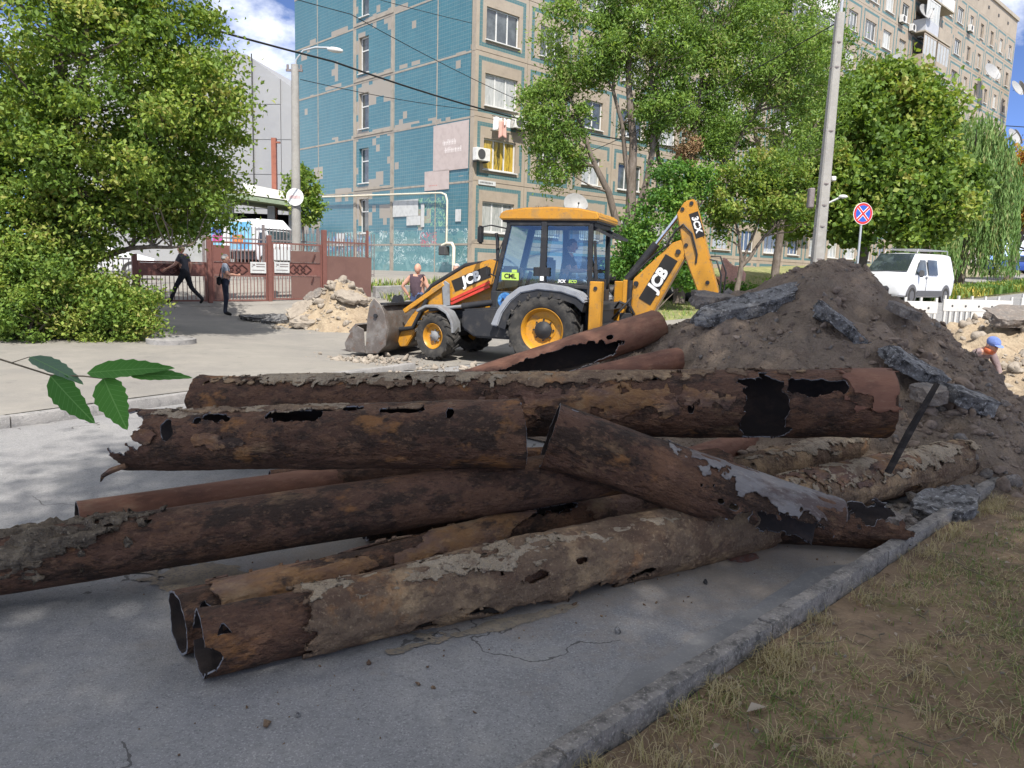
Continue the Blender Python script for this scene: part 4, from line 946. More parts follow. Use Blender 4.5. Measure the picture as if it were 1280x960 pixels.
tree('young_tree', 'small forked tree with a slanting trunk between the arm and the white pole', G(7.85, 27.6),
     [[(0, 0, 0, .12), (.1, 0, 1.0, .10), (.15, 0, 1.5, .09)], [(.15, 0, 1.5, .07), (0, 0, 2.6, .05), (-.4, 0, 4.0, .02)], [(.15, 0, 1.5, .07), (.9, 0, 2.6, .05), (1.7, 0, 3.6, .02)], [(.15, 0, 1.5, .06), (.7, .1, 3.2, .04), (.9, 0, 4.6, .02)]],
     [(-.2, 0, 3.9, 1.3, 1.1, 1.1, 2), (1.4, 0, 4.0, 1.3, 1.1, 1.0, 1.8), (.6, 0, 4.9, 1.5, 1.1, .8, 1.4), (2.0, 0, 3.3, .8, .8, .7, .6), (-.6, 0, 3.0, .6, .6, .6, .4)],
     170, 13500, .4, .13, 'leaf_maple', 65, aspect=.6, up=.5, limbs=110, shell=.3)
# big maple on the right, willow and others beyond
tree('maple_tree', 'big round maple tree behind the white van', G(16.6, 37.5),
     [[(0, 0, 0, .3), (.1, 0, 2, .26), (0, 0, 6, .16), (.2, 0, 10.5, .04)], [(0, 0, 2, .16), (-2.5, 0, 5.5, .07)], [(0, 0, 2, .16), (2.5, 0, 5.5, .07)]],
     [(-.3, 0, 5.8, 4.2, 3.0, 2.9, 4), (.2, 0, 8.0, 3.2, 2.3, 2.3, 2.4), (-3.0, -.4, 4.6, 2.2, 1.7, 2.1, 1.6), (2.9, -.4, 4.6, 2.1, 1.7, 2.1, 1.6), (.2, -1.8, 4.0, 3.2, 1.4, 1.7, 1.6), (.9, 0, 9.8, 1.3, 1.2, .8, .5), (1.8, -.2, 8.2, 1.7, 1.5, 1.5, .9)],
     420, 62000, .8, .24, 'leaf_maple', 66, aspect=.85, up=.6, limbs=90, shell=.55)
def hanging(label, x, y, h, rad, nstr, per, seed, leaf):
    r = np.random.default_rng(seed); t = thing('willow_tree', label, 'tree', G(x, y))
    mb = MB(); mb.tube([(0, 0, 0), (.1, 0, h*.35), (0, 0, h*.8)], [.28, .22, .08], 8)
    for k in range(9):
        a = k*.7; mb.tube([(0, 0, h*.4), (math.cos(a)*rad*.4, math.sin(a)*rad*.4, h*.8), (math.cos(a)*rad*.8, math.sin(a)*rad*.8, h*.9)], [.1, .06, .02], 6)
    mb.build('trunk', 'bark', t, smooth=60)
    P, D, tt = [], [], []
    for k in range(nstr):
        a, q = r.uniform(0, 6.28), rad*math.sqrt(r.random()); top = h*(1-.33*(q/rad)**2)+r.normal(0, .25)
        low = max(.6, top-r.uniform(.35, .85)*h); m = per
        z = np.linspace(top, low, m); w = np.linspace(0, 1, m)
        x_ = math.cos(a)*(q+.35*w)+.12*np.sin(w*5+k); y_ = math.sin(a)*(q+.35*w)+.1*np.cos(w*4+k)
        P.append(np.stack([x_, y_, z], -1)+r.normal(0, .06, (m, 3))); D.append(np.tile([0, 0, -1.], (m, 1))); tt.append(np.full(m, r.uniform(.1, .9))+r.normal(0, .1, m))
    P, D, tt = np.concatenate(P), np.concatenate(D), np.concatenate(tt)
    link('crown', leaves_mesh('crown', P, .36, leaf, seed, .17, .2, .6, tt, dirs=D), t)
hanging('pale green weeping willow between the maple and the right edge', 26.6, 46.5, 9.6, 2.5, 420, 46, 71, 'leaf_willow')
hanging('smaller weeping willow hanging in front of the maple edge', 22.8, 43.5, 6.2, 1.5, 170, 36, 72, 'leaf_willow')
tree('autumn_tree', 'yellowing tree with a bare leaning trunk at the right edge', G(32.0, 50.5), [[(0, 0, 0, .28), (.2, 0, 2, .24), (.8, 0, 4.4, .14), (2, 0, 7, .05)], [(.2, 0, 2.2, .12), (1.6, 0, 3.8, .06)]],
     [(1.8, 0, 7.4, 2.4, 2, 2.0, 2), (.6, 0, 5.0, 1.8, 1.6, 1.0, 1.2), (3.4, 0, 5.4, 1.8, 1.6, 1.6, 1.2)], 110, 14000, .8, .27, 'leaf_autumn', 73, aspect=.7, limbs=60, shell=.3)
tree('backdrop_tree', 'dark round tree far away behind the yellowing tree', G(46, 66), [[(0, 0, 0, .3), (0, 0, 4, .2), (0, 0, 8, .05)]], [(0, 0, 7, 5, 3, 4.5, 2), (-6, 2, 5, 4, 3, 3.5, 1)], 150, 14000, 1.3, .42, 'leaf_maple', 74, aspect=.7, limbs=20, shell=.4)
tree('small_tree', 'little tree with yellow green leaves beside the lamp pole by the shed', G(-10.0, 36.5), [[(0, 0, 0, .1), (0, 0, 2.4, .06), (0, 0, 4, .02)]], [(0, 0, 4.0, .8, .7, .9, 2), (.2, 0, 3.0, .7, .6, .7, 1)], 60, 3200, .35, .17, 'leaf_linden', 75, aspect=.7, limbs=30)
shrub('row of low shrubs along the foot of the facade right of the small tree', 10.6, 29.5, [(-2.0, 0, .35, .8, .4, .4, 1), (-.8, 0, .4, .8, .4, .45, 1), (.5, 0, .35, .9, .4, .4, 1), (1.8, 0, .4, .8, .4, .45, 1)], 70, 6500, 76, 'leaf_dense', .12, .3)
# the trees over the photographer: one twig of them hangs into the picture
def shade_tree(x, y, seed, label, lobes, ncl, nl):
    return tree('roadside_tree', label, (x, y, float(ground(x, y))), [[(0, 0, 0, .28), (.05, 0, 4.5, .24), (.1, .3, 9, .16), (.1, .8, 14, .05)], [(.05, 0, 5.5, .14), (-1.8, 1.4, 9.6, .08), (-2.8, 2.0, 12, .02)], [(.05, 0, 6.0, .14), (1.9, 1.6, 9.8, .08), (2.8, 2.4, 12, .02)]], lobes, ncl, nl, 1.25, .12, 'leaf_linden', seed, aspect=.62, up=.9, droop=.1, limbs=40, shell=.25, group='trees over the photographer')
_lab = 'roadside tree over the photographer whose leafy twig hangs into the picture at the left'
t_a = shade_tree(1.0, -7.0, 81, _lab, [(-.4, .8, 12.3, 3.4, 3.0, 2.2, 3), (.2, 4.2, 13.4, 3.0, 2.4, 1.8, 2)], 260, 56000)
t_b = shade_tree(6.2, -6.5, 82, 'roadside tree standing out of view right behind the photographer', [(-.2, .8, 12.3, 3.6, 3.0, 2.2, 3), (-.2, 4.4, 13.4, 3.6, 2.6, 1.8, 2.6), (-1.0, 7.6, 13.8, 3.0, 1.8, 1.4, 1.5)], 330, 82000)
# the twig with toothed leaves close to the lens
def toothed_leaf(L, wd, mat_tint, bend=.12, n=15):
    ts = np.linspace(0, 1, n); V, F, T = [], [], []
    for k, t in enumerate(ts):
        w = wd*.5*(np.sin(math.pi*min(t**.72, 1))**.8)*(1-.25*t)+.0001
        w *= (1+(.10 if k % 2 else -.04)); fwd = .012*L if k % 2 else 0
        z = -bend*L*t*t
        V += [(t*L, 0, z), (t*L+fwd, w, z+w*.18), (t*L+fwd, -w, z+w*.18)]
    for k in range(n-1):
        a = k*3; F += [(a, a+3, a+4, a+1), (a, a+2, a+5, a+3)]
    me = np_mesh('leaf', V, F, 'leaf_sprig', True, tint=np.full(len(V), mat_tint)); return me
def frame(d, nrm):
    x = Vector(d).normalized(); z = Vector(nrm); z = (z-x*z.dot(x)).normalized(); y = z.cross(x)
    return Matrix(((x.x, y.x, z.x, 0), (x.y, y.y, z.y, 0), (x.z, y.z, z.z, 0), (0, 0, 0, 1)))
twig = MB()
twig.tube([(1.0, -7.0, 4.4), (-.6, -4.2, 5.0), (-1.9, -.9, 4.2), (-1.75, .2, 3.3), (-1.35, .95, 2.2), (-1.05, 1.18, 1.72), (-.808, 1.2, 1.588), (-.73, 1.2, 1.565), (-.677, 1.2, 1.565), (-.645, 1.2, 1.562), (-.605, 1.2, 1.569)], [.06, .035, .02, .014, .008, .004, .0016, .0014, .0012, .001, .0008], 6)
twig.tube([(-.79, 1.2, 1.583), (-.767, 1.21, 1.592)], [.0008, .0006], 5)
tw = twig.build('twig', 'twig', t_a, loc=-t_a.location, smooth=60)
tw['label'] = 'thin twig with five toothed green leaves hanging close to the lens'
def twig_leaf(p, q, wd, nrm, tint, bend=.08):
    p, q = Vector(p), Vector(q)
    o = link('leaf', toothed_leaf((q-p).length, wd, tint, bend), tw)
    o.matrix_local = Matrix.Translation(p) @ frame(q-p, nrm); return o
twig_leaf((-.767, 1.21, 1.592), (-.672, 1.19, 1.560), .040, (.25, -.30, .9), .98)
twig_leaf((-.730, 1.2, 1.564), (-.652, 1.17, 1.496), .048, (-.2, -.95, .3), .15)
twig_leaf((-.672, 1.2, 1.570), (-.540, 1.21, 1.588), .044, (0, -.62, .8), .35)
twig_leaf((-.646, 1.2, 1.563), (-.600, 1.17, 1.488), .053, (.1, -.95, .2), .5)
twig_leaf((-.605, 1.2, 1.569), (-.514, 1.22, 1.570), .034, (0, -.5, .85), .2)
# ================================================================ APARTMENT BLOCK
KX, KY, KZ = -2.03, 35.5, 1.52
BANG = R(43.5)
BX, BY = Vector((math.cos(BANG), math.sin(BANG), 0)), Vector((-math.sin(BANG), math.cos(BANG), 0))
def bcoord(m, ax):
    """coordinate along a building axis, measured from the corner"""
    n, l = m.node_tree.nodes, m.node_tree.links
    ge = n.new('ShaderNodeNewGeometry'); d = n.new('ShaderNodeVectorMath'); d.operation = 'DOT_PRODUCT'
    d.inputs[1].default_value = ax; l.new(ge.outputs['Position'], d.inputs[0])
    return nmath(m, 'SUBTRACT', d.outputs['Value'], Vector((KX, KY, KZ)).dot(Vector(ax)))
def combine(m, x, y, z=0.0):
    c = m.node_tree.nodes.new('ShaderNodeCombineXYZ')
    for i, v in enumerate((x, y, z)):
        if isinstance(v, (int, float)): c.inputs[i].default_value = v
        else: m.node_tree.links.new(v, c.inputs[i])
    return c.outputs[0]
def noise_at(m, vec, scale, detail=2, dist=0.0):
    nz = m.node_tree.nodes.new('ShaderNodeTexNoise'); nz.inputs['Scale'].default_value = scale; nz.inputs['Detail'].default_value = detail
    nz.inputs['Distortion'].default_value = dist; m.node_tree.links.new(vec, nz.inputs['Vector']); return nz.outputs['Fac']
def snap(m, v, st): return nmath(m, 'MULTIPLY', nmath(m, 'FLOOR', nmath(m, 'DIVIDE', v, st)), st)
def band(m, v, a, b):
    return nmath(m, 'MULTIPLY', nmath(m, 'GREATER_THAN', v, a), nmath(m, 'LESS_THAN', v, b))
def ramp01(m, v, a, b):
    r = m.node_tree.nodes.new('ShaderNodeMapRange'); r.inputs['From Min'].default_value = a; r.inputs['From Max'].default_value = b
    m.node_tree.links.new(v, r.inputs['Value']); return r.outputs[0]
def grout(m, u, v, st, wu, wv):
    fu = nmath(m, 'LESS_THAN', nmath(m, 'FRACT', nmath(m, 'DIVIDE', u, st)), wu); fv = nmath(m, 'LESS_THAN', nmath(m, 'FRACT', nmath(m, 'DIVIDE', v, st)), wv)
    return nmath(m, 'MAXIMUM', fu, fv)
# --- teal tiles of the end wall
m = pmat('teal_tile', (0.043, 0.148, 0.185), [(.5, (0.053, 0.168, 0.205), .4, .65), (2.5, (0.036, 0.125, 0.162), .5, .7, 5, .7)], rough=.32, coord='World', spec=.5)
u, v = bcoord(m, BY), bcoord(m, (0, 0, 1))
wn = m.node_tree.nodes.new('ShaderNodeTexWhiteNoise'); wn.noise_dimensions = '2D'
m.node_tree.links.new(combine(m, snap(m, u, .17), snap(m, v, .17)), wn.inputs['Vector'])
overlay(m, ramp01(m, wn.outputs['Value'], .55, 2.6), (0.10, 0.19, 0.205))
overlay(m, nmath(m, 'MULTIPLY', grout(m, u, v, .17, .085, .12), .5), (0.24, 0.27, 0.26))
# fallen tiles, in steps of whole tiles, mostly round the stair window column and the joints
sv = combine(m, snap(m, u, .34), snap(m, v, .34))
fall = noise_at(m, sv, .62, 2)
col = nmath(m, 'MULTIPLY', band(m, u, 6.3, 9.9), .115)
jn = nmath(m, 'MULTIPLY', nmath(m, 'LESS_THAN', nmath(m, 'FRACT', nmath(m, 'DIVIDE', nmath(m, 'ADD', v, 12.68), 2.8)), .12), .10)
low = nmath(m, 'MULTIPLY', nmath(m, 'LESS_THAN', v, 4.2), .05)
msk = nmath(m, 'GREATER_THAN', nmath(m, 'ADD', nmath(m, 'ADD', nmath(m, 'ADD', fall, col), jn), low), .665)
overlay(m, msk, (0.30, 0.265, 0.215))
# turquoise overpaint at the foot, with scribbles
edge = nmath(m, 'ADD', 1.75, nmath(m, 'MULTIPLY', noise_at(m, combine(m, u, v), 1.9, 4), 1.1))
pm = nmath(m, 'MULTIPLY', nmath(m, 'LESS_THAN', v, nmath(m, 'SUBTRACT', edge, .35)), .82)
overlay(m, pm, (0.115, 0.25, 0.25))
overlay(m, nmath(m, 'MULTIPLY', nmath(m, 'LESS_THAN', v, .95), nmath(m, 'MULTIPLY', ramp01(m, noise_at(m, combine(m, u, v), 2.5, 4), .5, .6), .5)), (0.22, 0.37, 0.36))
def scribble(lo, hi, scale, width, color, u0=-1, u1=20, amount=.85, off=0.0, thr=.5):
    vec = combine(m, nmath(m, 'ADD', nmath(m, 'MULTIPLY', u, 1.25), off), v, off)
    ln = nmath(m, 'LESS_THAN', nmath(m, 'ABSOLUTE', nmath(m, 'SUBTRACT', noise_at(m, vec, scale, 1, 1.3), .5)), width)
    gate = nmath(m, 'GREATER_THAN', noise_at(m, combine(m, nmath(m, 'ADD', u, off*3), nmath(m, 'MULTIPLY', v, 1.7)), .9, 1), thr)
    f = nmath(m, 'MULTIPLY', nmath(m, 'MULTIPLY', ln, gate), nmath(m, 'MULTIPLY', band(m, v, lo, hi), band(m, u, u0, u1)))
    overlay(m, nmath(m, 'MULTIPLY', f, amount), color)
scribble(.35, 2.0, 3.2, .026, (0.05, 0.16, 0.20), amount=.8, thr=.46)
scribble(.25, 1.9, 4.0, .022, (0.03, 0.10, 0.13), off=3.3, amount=.7, thr=.52)
scribble(1.0, 1.85, 2.8, .045, (0.09, 0.16, 0.42), 8.2, 13, off=7.1, thr=.3)
scribble(1.25, 1.95, 3.0, .05, (0.45, 0.10, 0.13), 2.6, 3.9, off=5.2, thr=.2)
scribble(2.2, 3.6, 3.0, .03, (0.25, 0.45, 0.25), 1.8, 4.4, off=9.2, thr=.35)
scribble(.4, 2.1, 2.8, .024, (0.55, 0.64, 0.62), off=11.2, amount=.7, thr=.48)
# --- pale tiles with teal borders of the long facade: bay 3.2 m, storey 2.8 m
m = pmat('facade_tile', (0.31, 0.26, 0.20), [(.6, (0.35, 0.30, 0.235), .42, .62), (3, (0.25, 0.21, 0.165), .5, .7, 5, .7)], rough=.7, coord='World')
u, v = bcoord(m, BX), bcoord(m, (0, 0, 1))
pu = nmath(m, 'ABSOLUTE', nmath(m, 'SUBTRACT', nmath(m, 'FRACT', nmath(m, 'DIVIDE', nmath(m, 'ADD', u, 64), 3.2)), .5))
pv = nmath(m, 'ABSOLUTE', nmath(m, 'SUBTRACT', nmath(m, 'FRACT', nmath(m, 'DIVIDE', nmath(m, 'ADD', v, 15.4), 2.8)), .5))
du = nmath(m, 'SUBTRACT', 1.6, nmath(m, 'MULTIPLY', pu, 3.2)); dv = nmath(m, 'SUBTRACT', 1.4, nmath(m, 'MULTIPLY', pv, 2.8))
dd = nmath(m, 'MINIMUM', du, dv)
wn = m.node_tree.nodes.new('ShaderNodeTexWhiteNoise'); wn.noise_dimensions = '2D'
m.node_tree.links.new(combine(m, snap(m, u, .16), snap(m, v, .16)), wn.inputs['Vector'])
overlay(m, nmath(m, 'MULTIPLY', wn.outputs['Value'], .35), (0.37, 0.30, 0.24))
tb = nmath(m, 'MULTIPLY', band(m, dd, .20, .38), nmath(m, 'LESS_THAN', noise_at(m, combine(m, snap(m, u, .32), snap(m, v, .32)), .5, 2), .62))
overlay(m, tb, (0.07, 0.155, 0.165))
overlay(m, nmath(m, 'MULTIPLY', grout(m, u, v, .16, .12, .12), .4), (0.30, 0.26, 0.21))
pv2 = nmath(m, 'LESS_THAN', v, .55)
overlay(m, nmath(m, 'MULTIPLY', pv2, ramp01(m, noise_at(m, combine(m, snap(m, u, .9), v), .8, 1), .45, .5)), (0.24, 0.45, 0.47))
pmat('joint_mortar', (0.33, 0.295, 0.245), [(3, (0.26, 0.235, 0.20), .45, .65)], rough=.95, coord='World')
pmat('block_core', (0.36, 0.32, 0.26), [(1, (0.30, 0.27, 0.22), .45, .65)], rough=.95, coord='World')
pmat('plain_render', (0.34, 0.29, 0.23), [(.8, (0.29, 0.25, 0.20), .42, .62), (5, (0.38, 0.33, 0.27), .5, .7, 5, .5)], rough=.9, coord='World')
pmat('window_white', (0.60, 0.60, 0.58), [(4, (0.50, 0.50, 0.48), .45, .7)], rough=.5)
pmat('window_wood', (0.36, 0.30, 0.24), [(4, (0.27, 0.22, 0.17), .45, .7)], rough=.7)
pmat('pane_dark', (0.045, 0.055, 0.06), [(1.5, (0.10, 0.115, 0.12), .45, .65)], rough=.06, spec=.9)
pmat('pane_curtain', (0.36, 0.37, 0.35), [(1.5, (0.22, 0.24, 0.23), .45, .65), (9, (0.45, 0.45, 0.43), .5, .6)], rough=.12, spec=.8, stretch=(3, 1, .3))
pmat('pane_yellow', (0.40, 0.27, 0.04), [(1.5, (0.10, 0.08, 0.03), .5, .56), (9, (0.5, 0.36, 0.06), .5, .6)], rough=.15, spec=.7, stretch=(3, 1, .3))
pmat('grey_siding', (0.42, 0.43, 0.45), [(1, (0.37, 0.38, 0.40), .42, .62)], rough=.55, coord='World')
pmat('ac_white', (0.62, 0.61, 0.58), [(6, (0.48, 0.47, 0.44), .5, .7)], rough=.55)
pmat('dark_grille', (0.06, 0.06, 0.06), rough=.7)
pmat('dish', (0.30, 0.30, 0.295), [(5, (0.24, 0.24, 0.235), .5, .7)], rough=.45)
pmat('gas_yellow', (0.62, 0.57, 0.45), [(4, (0.5, 0.45, 0.35), .5, .7)], rough=.5)
pmat('paper', (0.46, 0.39, 0.365), [(3, (0.41, 0.345, 0.32), .45, .65)], rough=.8)
pmat('paper_white', (0.52, 0.53, 0.52), [(4, (0.43, 0.44, 0.43), .45, .65)], rough=.8)
pmat('paper_print', (0.72, 0.68, 0.66), rough=.8)
pmat('red_print', (0.5, 0.12, 0.10), rough=.8)

block = thing('apartment_block', 'nine storey apartment block with teal tiled end wall and long beige facade', 'building', (KX, KY, KZ), BANG)
BL, BD, NB, NF, ST = 76.8, 16.4, 24, 9, 2.8
Z0 = 1.4                                   # top of the plinth row
mb = MB(); mb.b2((.30, .30, -1.2), (BL-.3, BD-.3, 27.4)); mb.build('core', 'joint_mortar', block)
mb = MB(); mb.b2((-.12, -.12, 28.55), (BL+.12, BD+.12, 28.9)); mb.build('parapet', 'block_core', block)
mb = MB(); mb.b2((.02, .02, 26.62), (BL-.02, BD-.02, 28.55)); mb.build('attic', 'plain_render', block)
mb = MB()
for k in range(22): mb.b2((4+k*3.3, -.03, 27.5), (4.35+k*3.3, .05, 27.75))
tag(mb.build('attic_vents', 'dark_grille', block), kind='stuff')
def wall_with_hole(w, h, t, hole):
    """panel in the xz plane, outer face y=0, from (0,0); hole=(x0,z0,x1,z1) or None"""
    mb = MB(); g_ = .012
    if hole is None: mb.b2((g_, 0, g_), (w-g_, t, h-g_))
    else:
        x0, z0, x1, z1 = hole
        mb.b2((g_, 0, g_), (x0, t, h-g_)); mb.b2((x1, 0, g_), (w-g_, t, h-g_)); mb.b2((x0, 0, g_), (x1, t, z0)); mb.b2((x0, 0, z1), (x1, t, h-g_))
    return mb
WT = {'A': (2.0, 3), 'B': (1.62, 3), 'C': (1.42, 2), 'D': (.95, 2)}
SILL, WH = .55, 1.38
PANELS, WIN = {}, {}
for k, (ww, np_) in WT.items():
    x0 = (3.2-ww)/2
    PANELS[k] = wall_with_hole(3.2, 2.8, .29, (x0, SILL, x0+ww, SILL+WH)).mesh('panel', 'facade_tile')
    fm = MB(); f = .065
    fm.b2((0, .10, 0), (f, .16, WH)); fm.b2((ww-f, .10, 0), (ww, .16, WH)); fm.b2((f, .10, 0), (ww-f, .16, f)); fm.b2((f, .10, WH-f), (ww-f, .16, WH))
    for j in range(1, np_): fm.b2((ww*j/np_-f*.55, .105, f), (ww*j/np_+f*.55, .155, WH-f))
    fr = fm.mesh('window', 'window_white')
    fw = fr.copy(); fw.materials.clear(); fw.materials.append(MATS['window_wood'])
    panes = {}
    for pm_ in ('pane_dark', 'pane_curtain', 'pane_yellow'):
        q = MB()
        q.b2((f*.5, .13, f*.5), (ww-f*.5, .142, WH-f*.5)); panes[pm_] = q.mesh('pane', pm_)
    s = MB(); s.b2((-.06, -.10, -.05), (ww+.06, .12, -.005)); si = s.mesh('sill', 'window_white')
    WIN[k] = (fr, fw, panes, si)
plinth = wall_with_hole(3.2, 1.4+1.0, .27, None).mesh('plinth_panel', 'facade_tile')
def balcony(x, z, k):
    """glazed balcony one bay wide; base corner at x, z"""
    t_ = [('window_white', 'grey_siding'), ('window_white', 'plain_render'), ('window_wood', 'facade_tile'), ('window_white', 'window_white')][k % 4]
    b = MB(); b.b2((.10, -1.05, .12), (3.10, -.98, 1.05)); b.b2((.10, -.98, .12), (.17, 0, 1.05)); b.b2((3.03, -.98, .12), (3.10, 0, 1.05))
    o = b.build('balcony', t_[1], block, (x, -.004, z))
    q = MB(); q.b2((.06, -1.09, 0), (3.14, 0, .115)); q.build('balcony_floor', 'block_core', o)
    if k % 5 != 2:
        q = MB()
        for j in range(5): q.b2((.12+j*.71, -1.04, 1.055), (.18+j*.71, -.99, 2.6))
        q.b2((.12, -1.045, 2.602), (3.08, -.985, 2.70)); q.b2((.12, -1.045, 1.052), (3.08, -.985, 1.11)) if False else None
        q.b2((.11, -.98, 1.055), (.16, -.02, 2.6)) if False else None
        q.build('balcony_frame', t_[0], o)
        q = MB(); q.b2((.13, -1.02, 1.06), (3.07, -1.008, 2.6)); q.build('pane', 'pane_dark' if k % 3 else 'pane_curtain', o)
BALC = {8, 9, 15, 16}
PAT = 'ABCABCABABCBABCABABDDDDD'
wr = random.Random(5)
for b in range(NB):
    link('plinth_panel', plinth, block, (b*3.2, 0, -1.0))
    for f in range(NF):
        z = Z0+f*ST
        k = PAT[b]
        if b in BALC and f > 0:
            link('panel', PANELS['A'], block, (b*3.2, 0, z)); balcony(b*3.2, z, b*3+f*7+wr.randrange(4)); continue
        link('panel', PANELS[k], block, (b*3.2, 0, z))
        fr, fw, panes, si = WIN[k]; ww = WT[k][0]; x0 = b*3.2+(3.2-ww)/2
        wood = wr.random() < (.15 if b < 18 else .5)
        pk = 'pane_dark' if wr.random() < .62 else 'pane_curtain'
        if b == 0 and f == 1: pk, wood = 'pane_yellow', False
        if b == 0 and f == 2: pk, wood = 'pane_curtain', False
        if b < 3: wood = False
        w_ = link('window', fw if wood else fr, block, (x0, 0, z+SILL))
        link('pane', panes[pk], w_); link('sill', si, w_)
# --- end wall, seen at the left of the corner: y runs away from the corner
YS = [0, 2.73, 6.22, 9.98, 13.75, 16.4]
EZ = [-1.2, 1.36]+[4.16+2.8*k for k in range(9)]
def end_panel(y0, y1, z0, z1, hole=None):
    mb = MB(); g_ = .03; t = .29
    if hole is None: mb.b2((0, y0+g_, z0+g_), (t, y1-g_, z1-g_))
    else:
        a, c, b_, d = hole
        mb.b2((0, y0+g_, z0+g_), (t, a, z1-g_)); mb.b2((0, b_, z0+g_), (t, y1-g_, z1-g_)); mb.b2((0, a, z0+g_), (t, b_, c)); mb.b2((0, a, d), (t, b_, z1-g_))
    return mb
em = MB(); ew, eh, f = .92, 1.80, .06
em.b2((.16, 0, 0), (.22, f, eh)); em.b2((.16, ew-f, 0), (.22, ew, eh)); em.b2((.16, f, 0), (.22, ew-f, f)); em.b2((.16, f, eh-f), (.22, ew-f, eh)); em.b2((.165, f, eh*.62), (.215, ew-f, eh*.62+f))
EW = em.mesh('window', 'window_white'); q = MB(); q.b2((.185, .03, .03), (.197, ew-.03, eh-.03)); EP = q.mesh('pane', 'pane_dark'); q = MB(); q.b2((-.08, -.05, -.05), (.18, ew+.05, -.005)); ES = q.mesh('sill', 'window_white')
for zi in range(len(EZ)-1):
    z0, z1 = EZ[zi], min(EZ[zi+1], 26.6)
    for yi in range(5):
        hole = None
        if yi == 2 and zi >= 1:
            zc = z0+.45 if zi > 1 else z0+.62
            zt = min(zc+eh, z1-.12); hole = (8.52, zc, 8.52+ew, zt)
        end_panel(YS[yi] if yi else .30, YS[yi+1], z0, z1, hole).build('tiled_panel', 'teal_tile', block)
        if hole:
            w_ = link('window', EW, block, (0, 8.52, hole[1])); link('pane', EP, w_); link('sill', ES, w_)
    # beige strip of tiles at the corner
    mb = MB(); mb.b2((-.004, .012, z0+.01), (.30, .27, z1-.01)); mb.build('corner_strip', 'plain_render', block)
    for yj in YS[1:5]: MB().b2((-.010, yj-.038, z0+.04), (.02, yj+.038, z1-.04)).build('joint', 'joint_mortar', block)
    MB().b2((-.012, .31, z1-.045), (.02, BD-.02, z1+.045)).build('joint', 'joint_mortar', block)
    # raised border of the stair window column
    mb = MB()
    for y in (6.28, 9.72): MB().b2((-.035, y, z0+.07), (-.003, y+.20, z1-.07)).build('border_strip', 'joint_mortar', block)
    if zi > 1: MB().b2((-.035, 6.482, z0+.07), (-.003, 9.718, z0+.20)).build('border_strip', 'joint_mortar', block)
# back walls so that the block is closed
mb = MB(); mb.b2((0.05, BD-.28, -1.2), (BL-.05, BD, 26.6)); mb.b2((BL-.28, .31, -1.2), (BL, BD-.3, 26.6)); mb.build('rear_wall', 'plain_render', block)
def on_block(x, y, z):
    """building coordinates to world"""
    return tuple(Vector((KX, KY, KZ))+BX*x+BY*y+Vector((0, 0, z)))
# --- things fixed to the walls
def ac_unit(label, x, z, y=-.02, rot=0):
    t = thing('air_conditioner', label, 'air conditioner', on_block(x, y, z), BANG+rot, 'air conditioners on the block')
    MB().b2((0, -.36, 0), (.80, -.06, .55)).build('casing', 'ac_white', t, bevel=.015)
    MB().lathe([(.215, 0), (.215, .02), (.05, .025), (0, .02)], (.28, -.382, .28), 'y', 20).build('fan_grille', 'dark_grille', t)
    mb = MB(); mb.b2((.1, -.34, -.06), (.14, .02, -.003)); mb.build('bracket', 'dark_grille', t); MB().b2((.66, -.34, -.06), (.70, .02, -.003)).build('bracket', 'dark_grille', t)
for lab, x, z in [('air conditioner under the curtained window by the block corner', 2.15, 6.75), ('air conditioner left of the window with yellow curtains', -.12, 5.05), ('air conditioner below the second window of the third storey', 4.9, 6.8),
                  ('air conditioner low on the facade right of the small tree', 25.6, 3.35), ('air conditioner under an upper window left of the far balcony', 45.0, 21.2), ('air conditioner beside the satellite dish on the upper storeys', 49.2, 20.9), ('air conditioner under a top window near the far end', 61.2, 24.1), ('air conditioner between two upper windows before the far balcony', 47.2, 21.0)]:
    ac_unit(lab, x, z)
def sat_dish(label, x, y, z, r, az=-120, el=28):
    t = thing('satellite_dish', label, 'satellite dish', on_block(x, y, z), 0, 'satellite dishes on the block')
    a = MB(); n = 6
    prof = [(r*k/n, -.28*r*(1-(k/n)**2)) for k in range(n+1)]
    prof = prof[1:]+[(r*1.0, .012)]+[(r*k/n, -.28*r*(1-(k/n)**2)+.012) for k in range(n-1, 0, -1)]
    a.lathe(prof, (0, 0, 0), 'z', 28)
    R_ = Euler((R(90-el), 0, R(az+90))).to_matrix().to_4x4()
    o = a.build('reflector', 'dish', t, smooth=50); o.matrix_local = R_
    b = MB(); b.tube([(0, -r, 0), (0, -r*.45, r*.75)], .014, 6); b.box((0, -r*.42, r*.78), (.07, .07, .1)); c = b.build('feed_arm', 'dark_grille', t); c.matrix_local = R_
    d = MB(); d.tube([(0, 0, -.28*r), (0, .02, -.28*r-.25)], .02, 6); d.build('mount', 'dark_grille', t).matrix_local = R_
for lab, x, y, z, r, az in [('big grey satellite dish above the digger cab', 6.1, -.75, 3.6, .62, -80), ('large satellite dish beside an upper window near the far balcony', 48.2, -1.0, 22.6, .75, -70), ('round satellite dish just above the maple crown', 43.6, -1.0, 17.6, .8, -70),
                            ('satellite dish near the far end of the facade', 66.2, -1.2, 21.2, .95, -70), ('upper satellite dish on the far end corner', 74.2, -1.4, 21.0, .9, -60), ('satellite dish turned aside at the far end corner', 76.6, -1.3, 21.4, .9, -20),
                            ('lower satellite dish on the far end corner', 75.2, -1.4, 16.2, .95, -60), ('lower turned satellite dish at the far end corner', 77.0, -1.3, 16.4, .9, -20), ('tilted satellite dish low beside the maple top', 45.6, -.9, 17.0, .7, -110)]:
    sat_dish(lab, x, y, z, r, az)
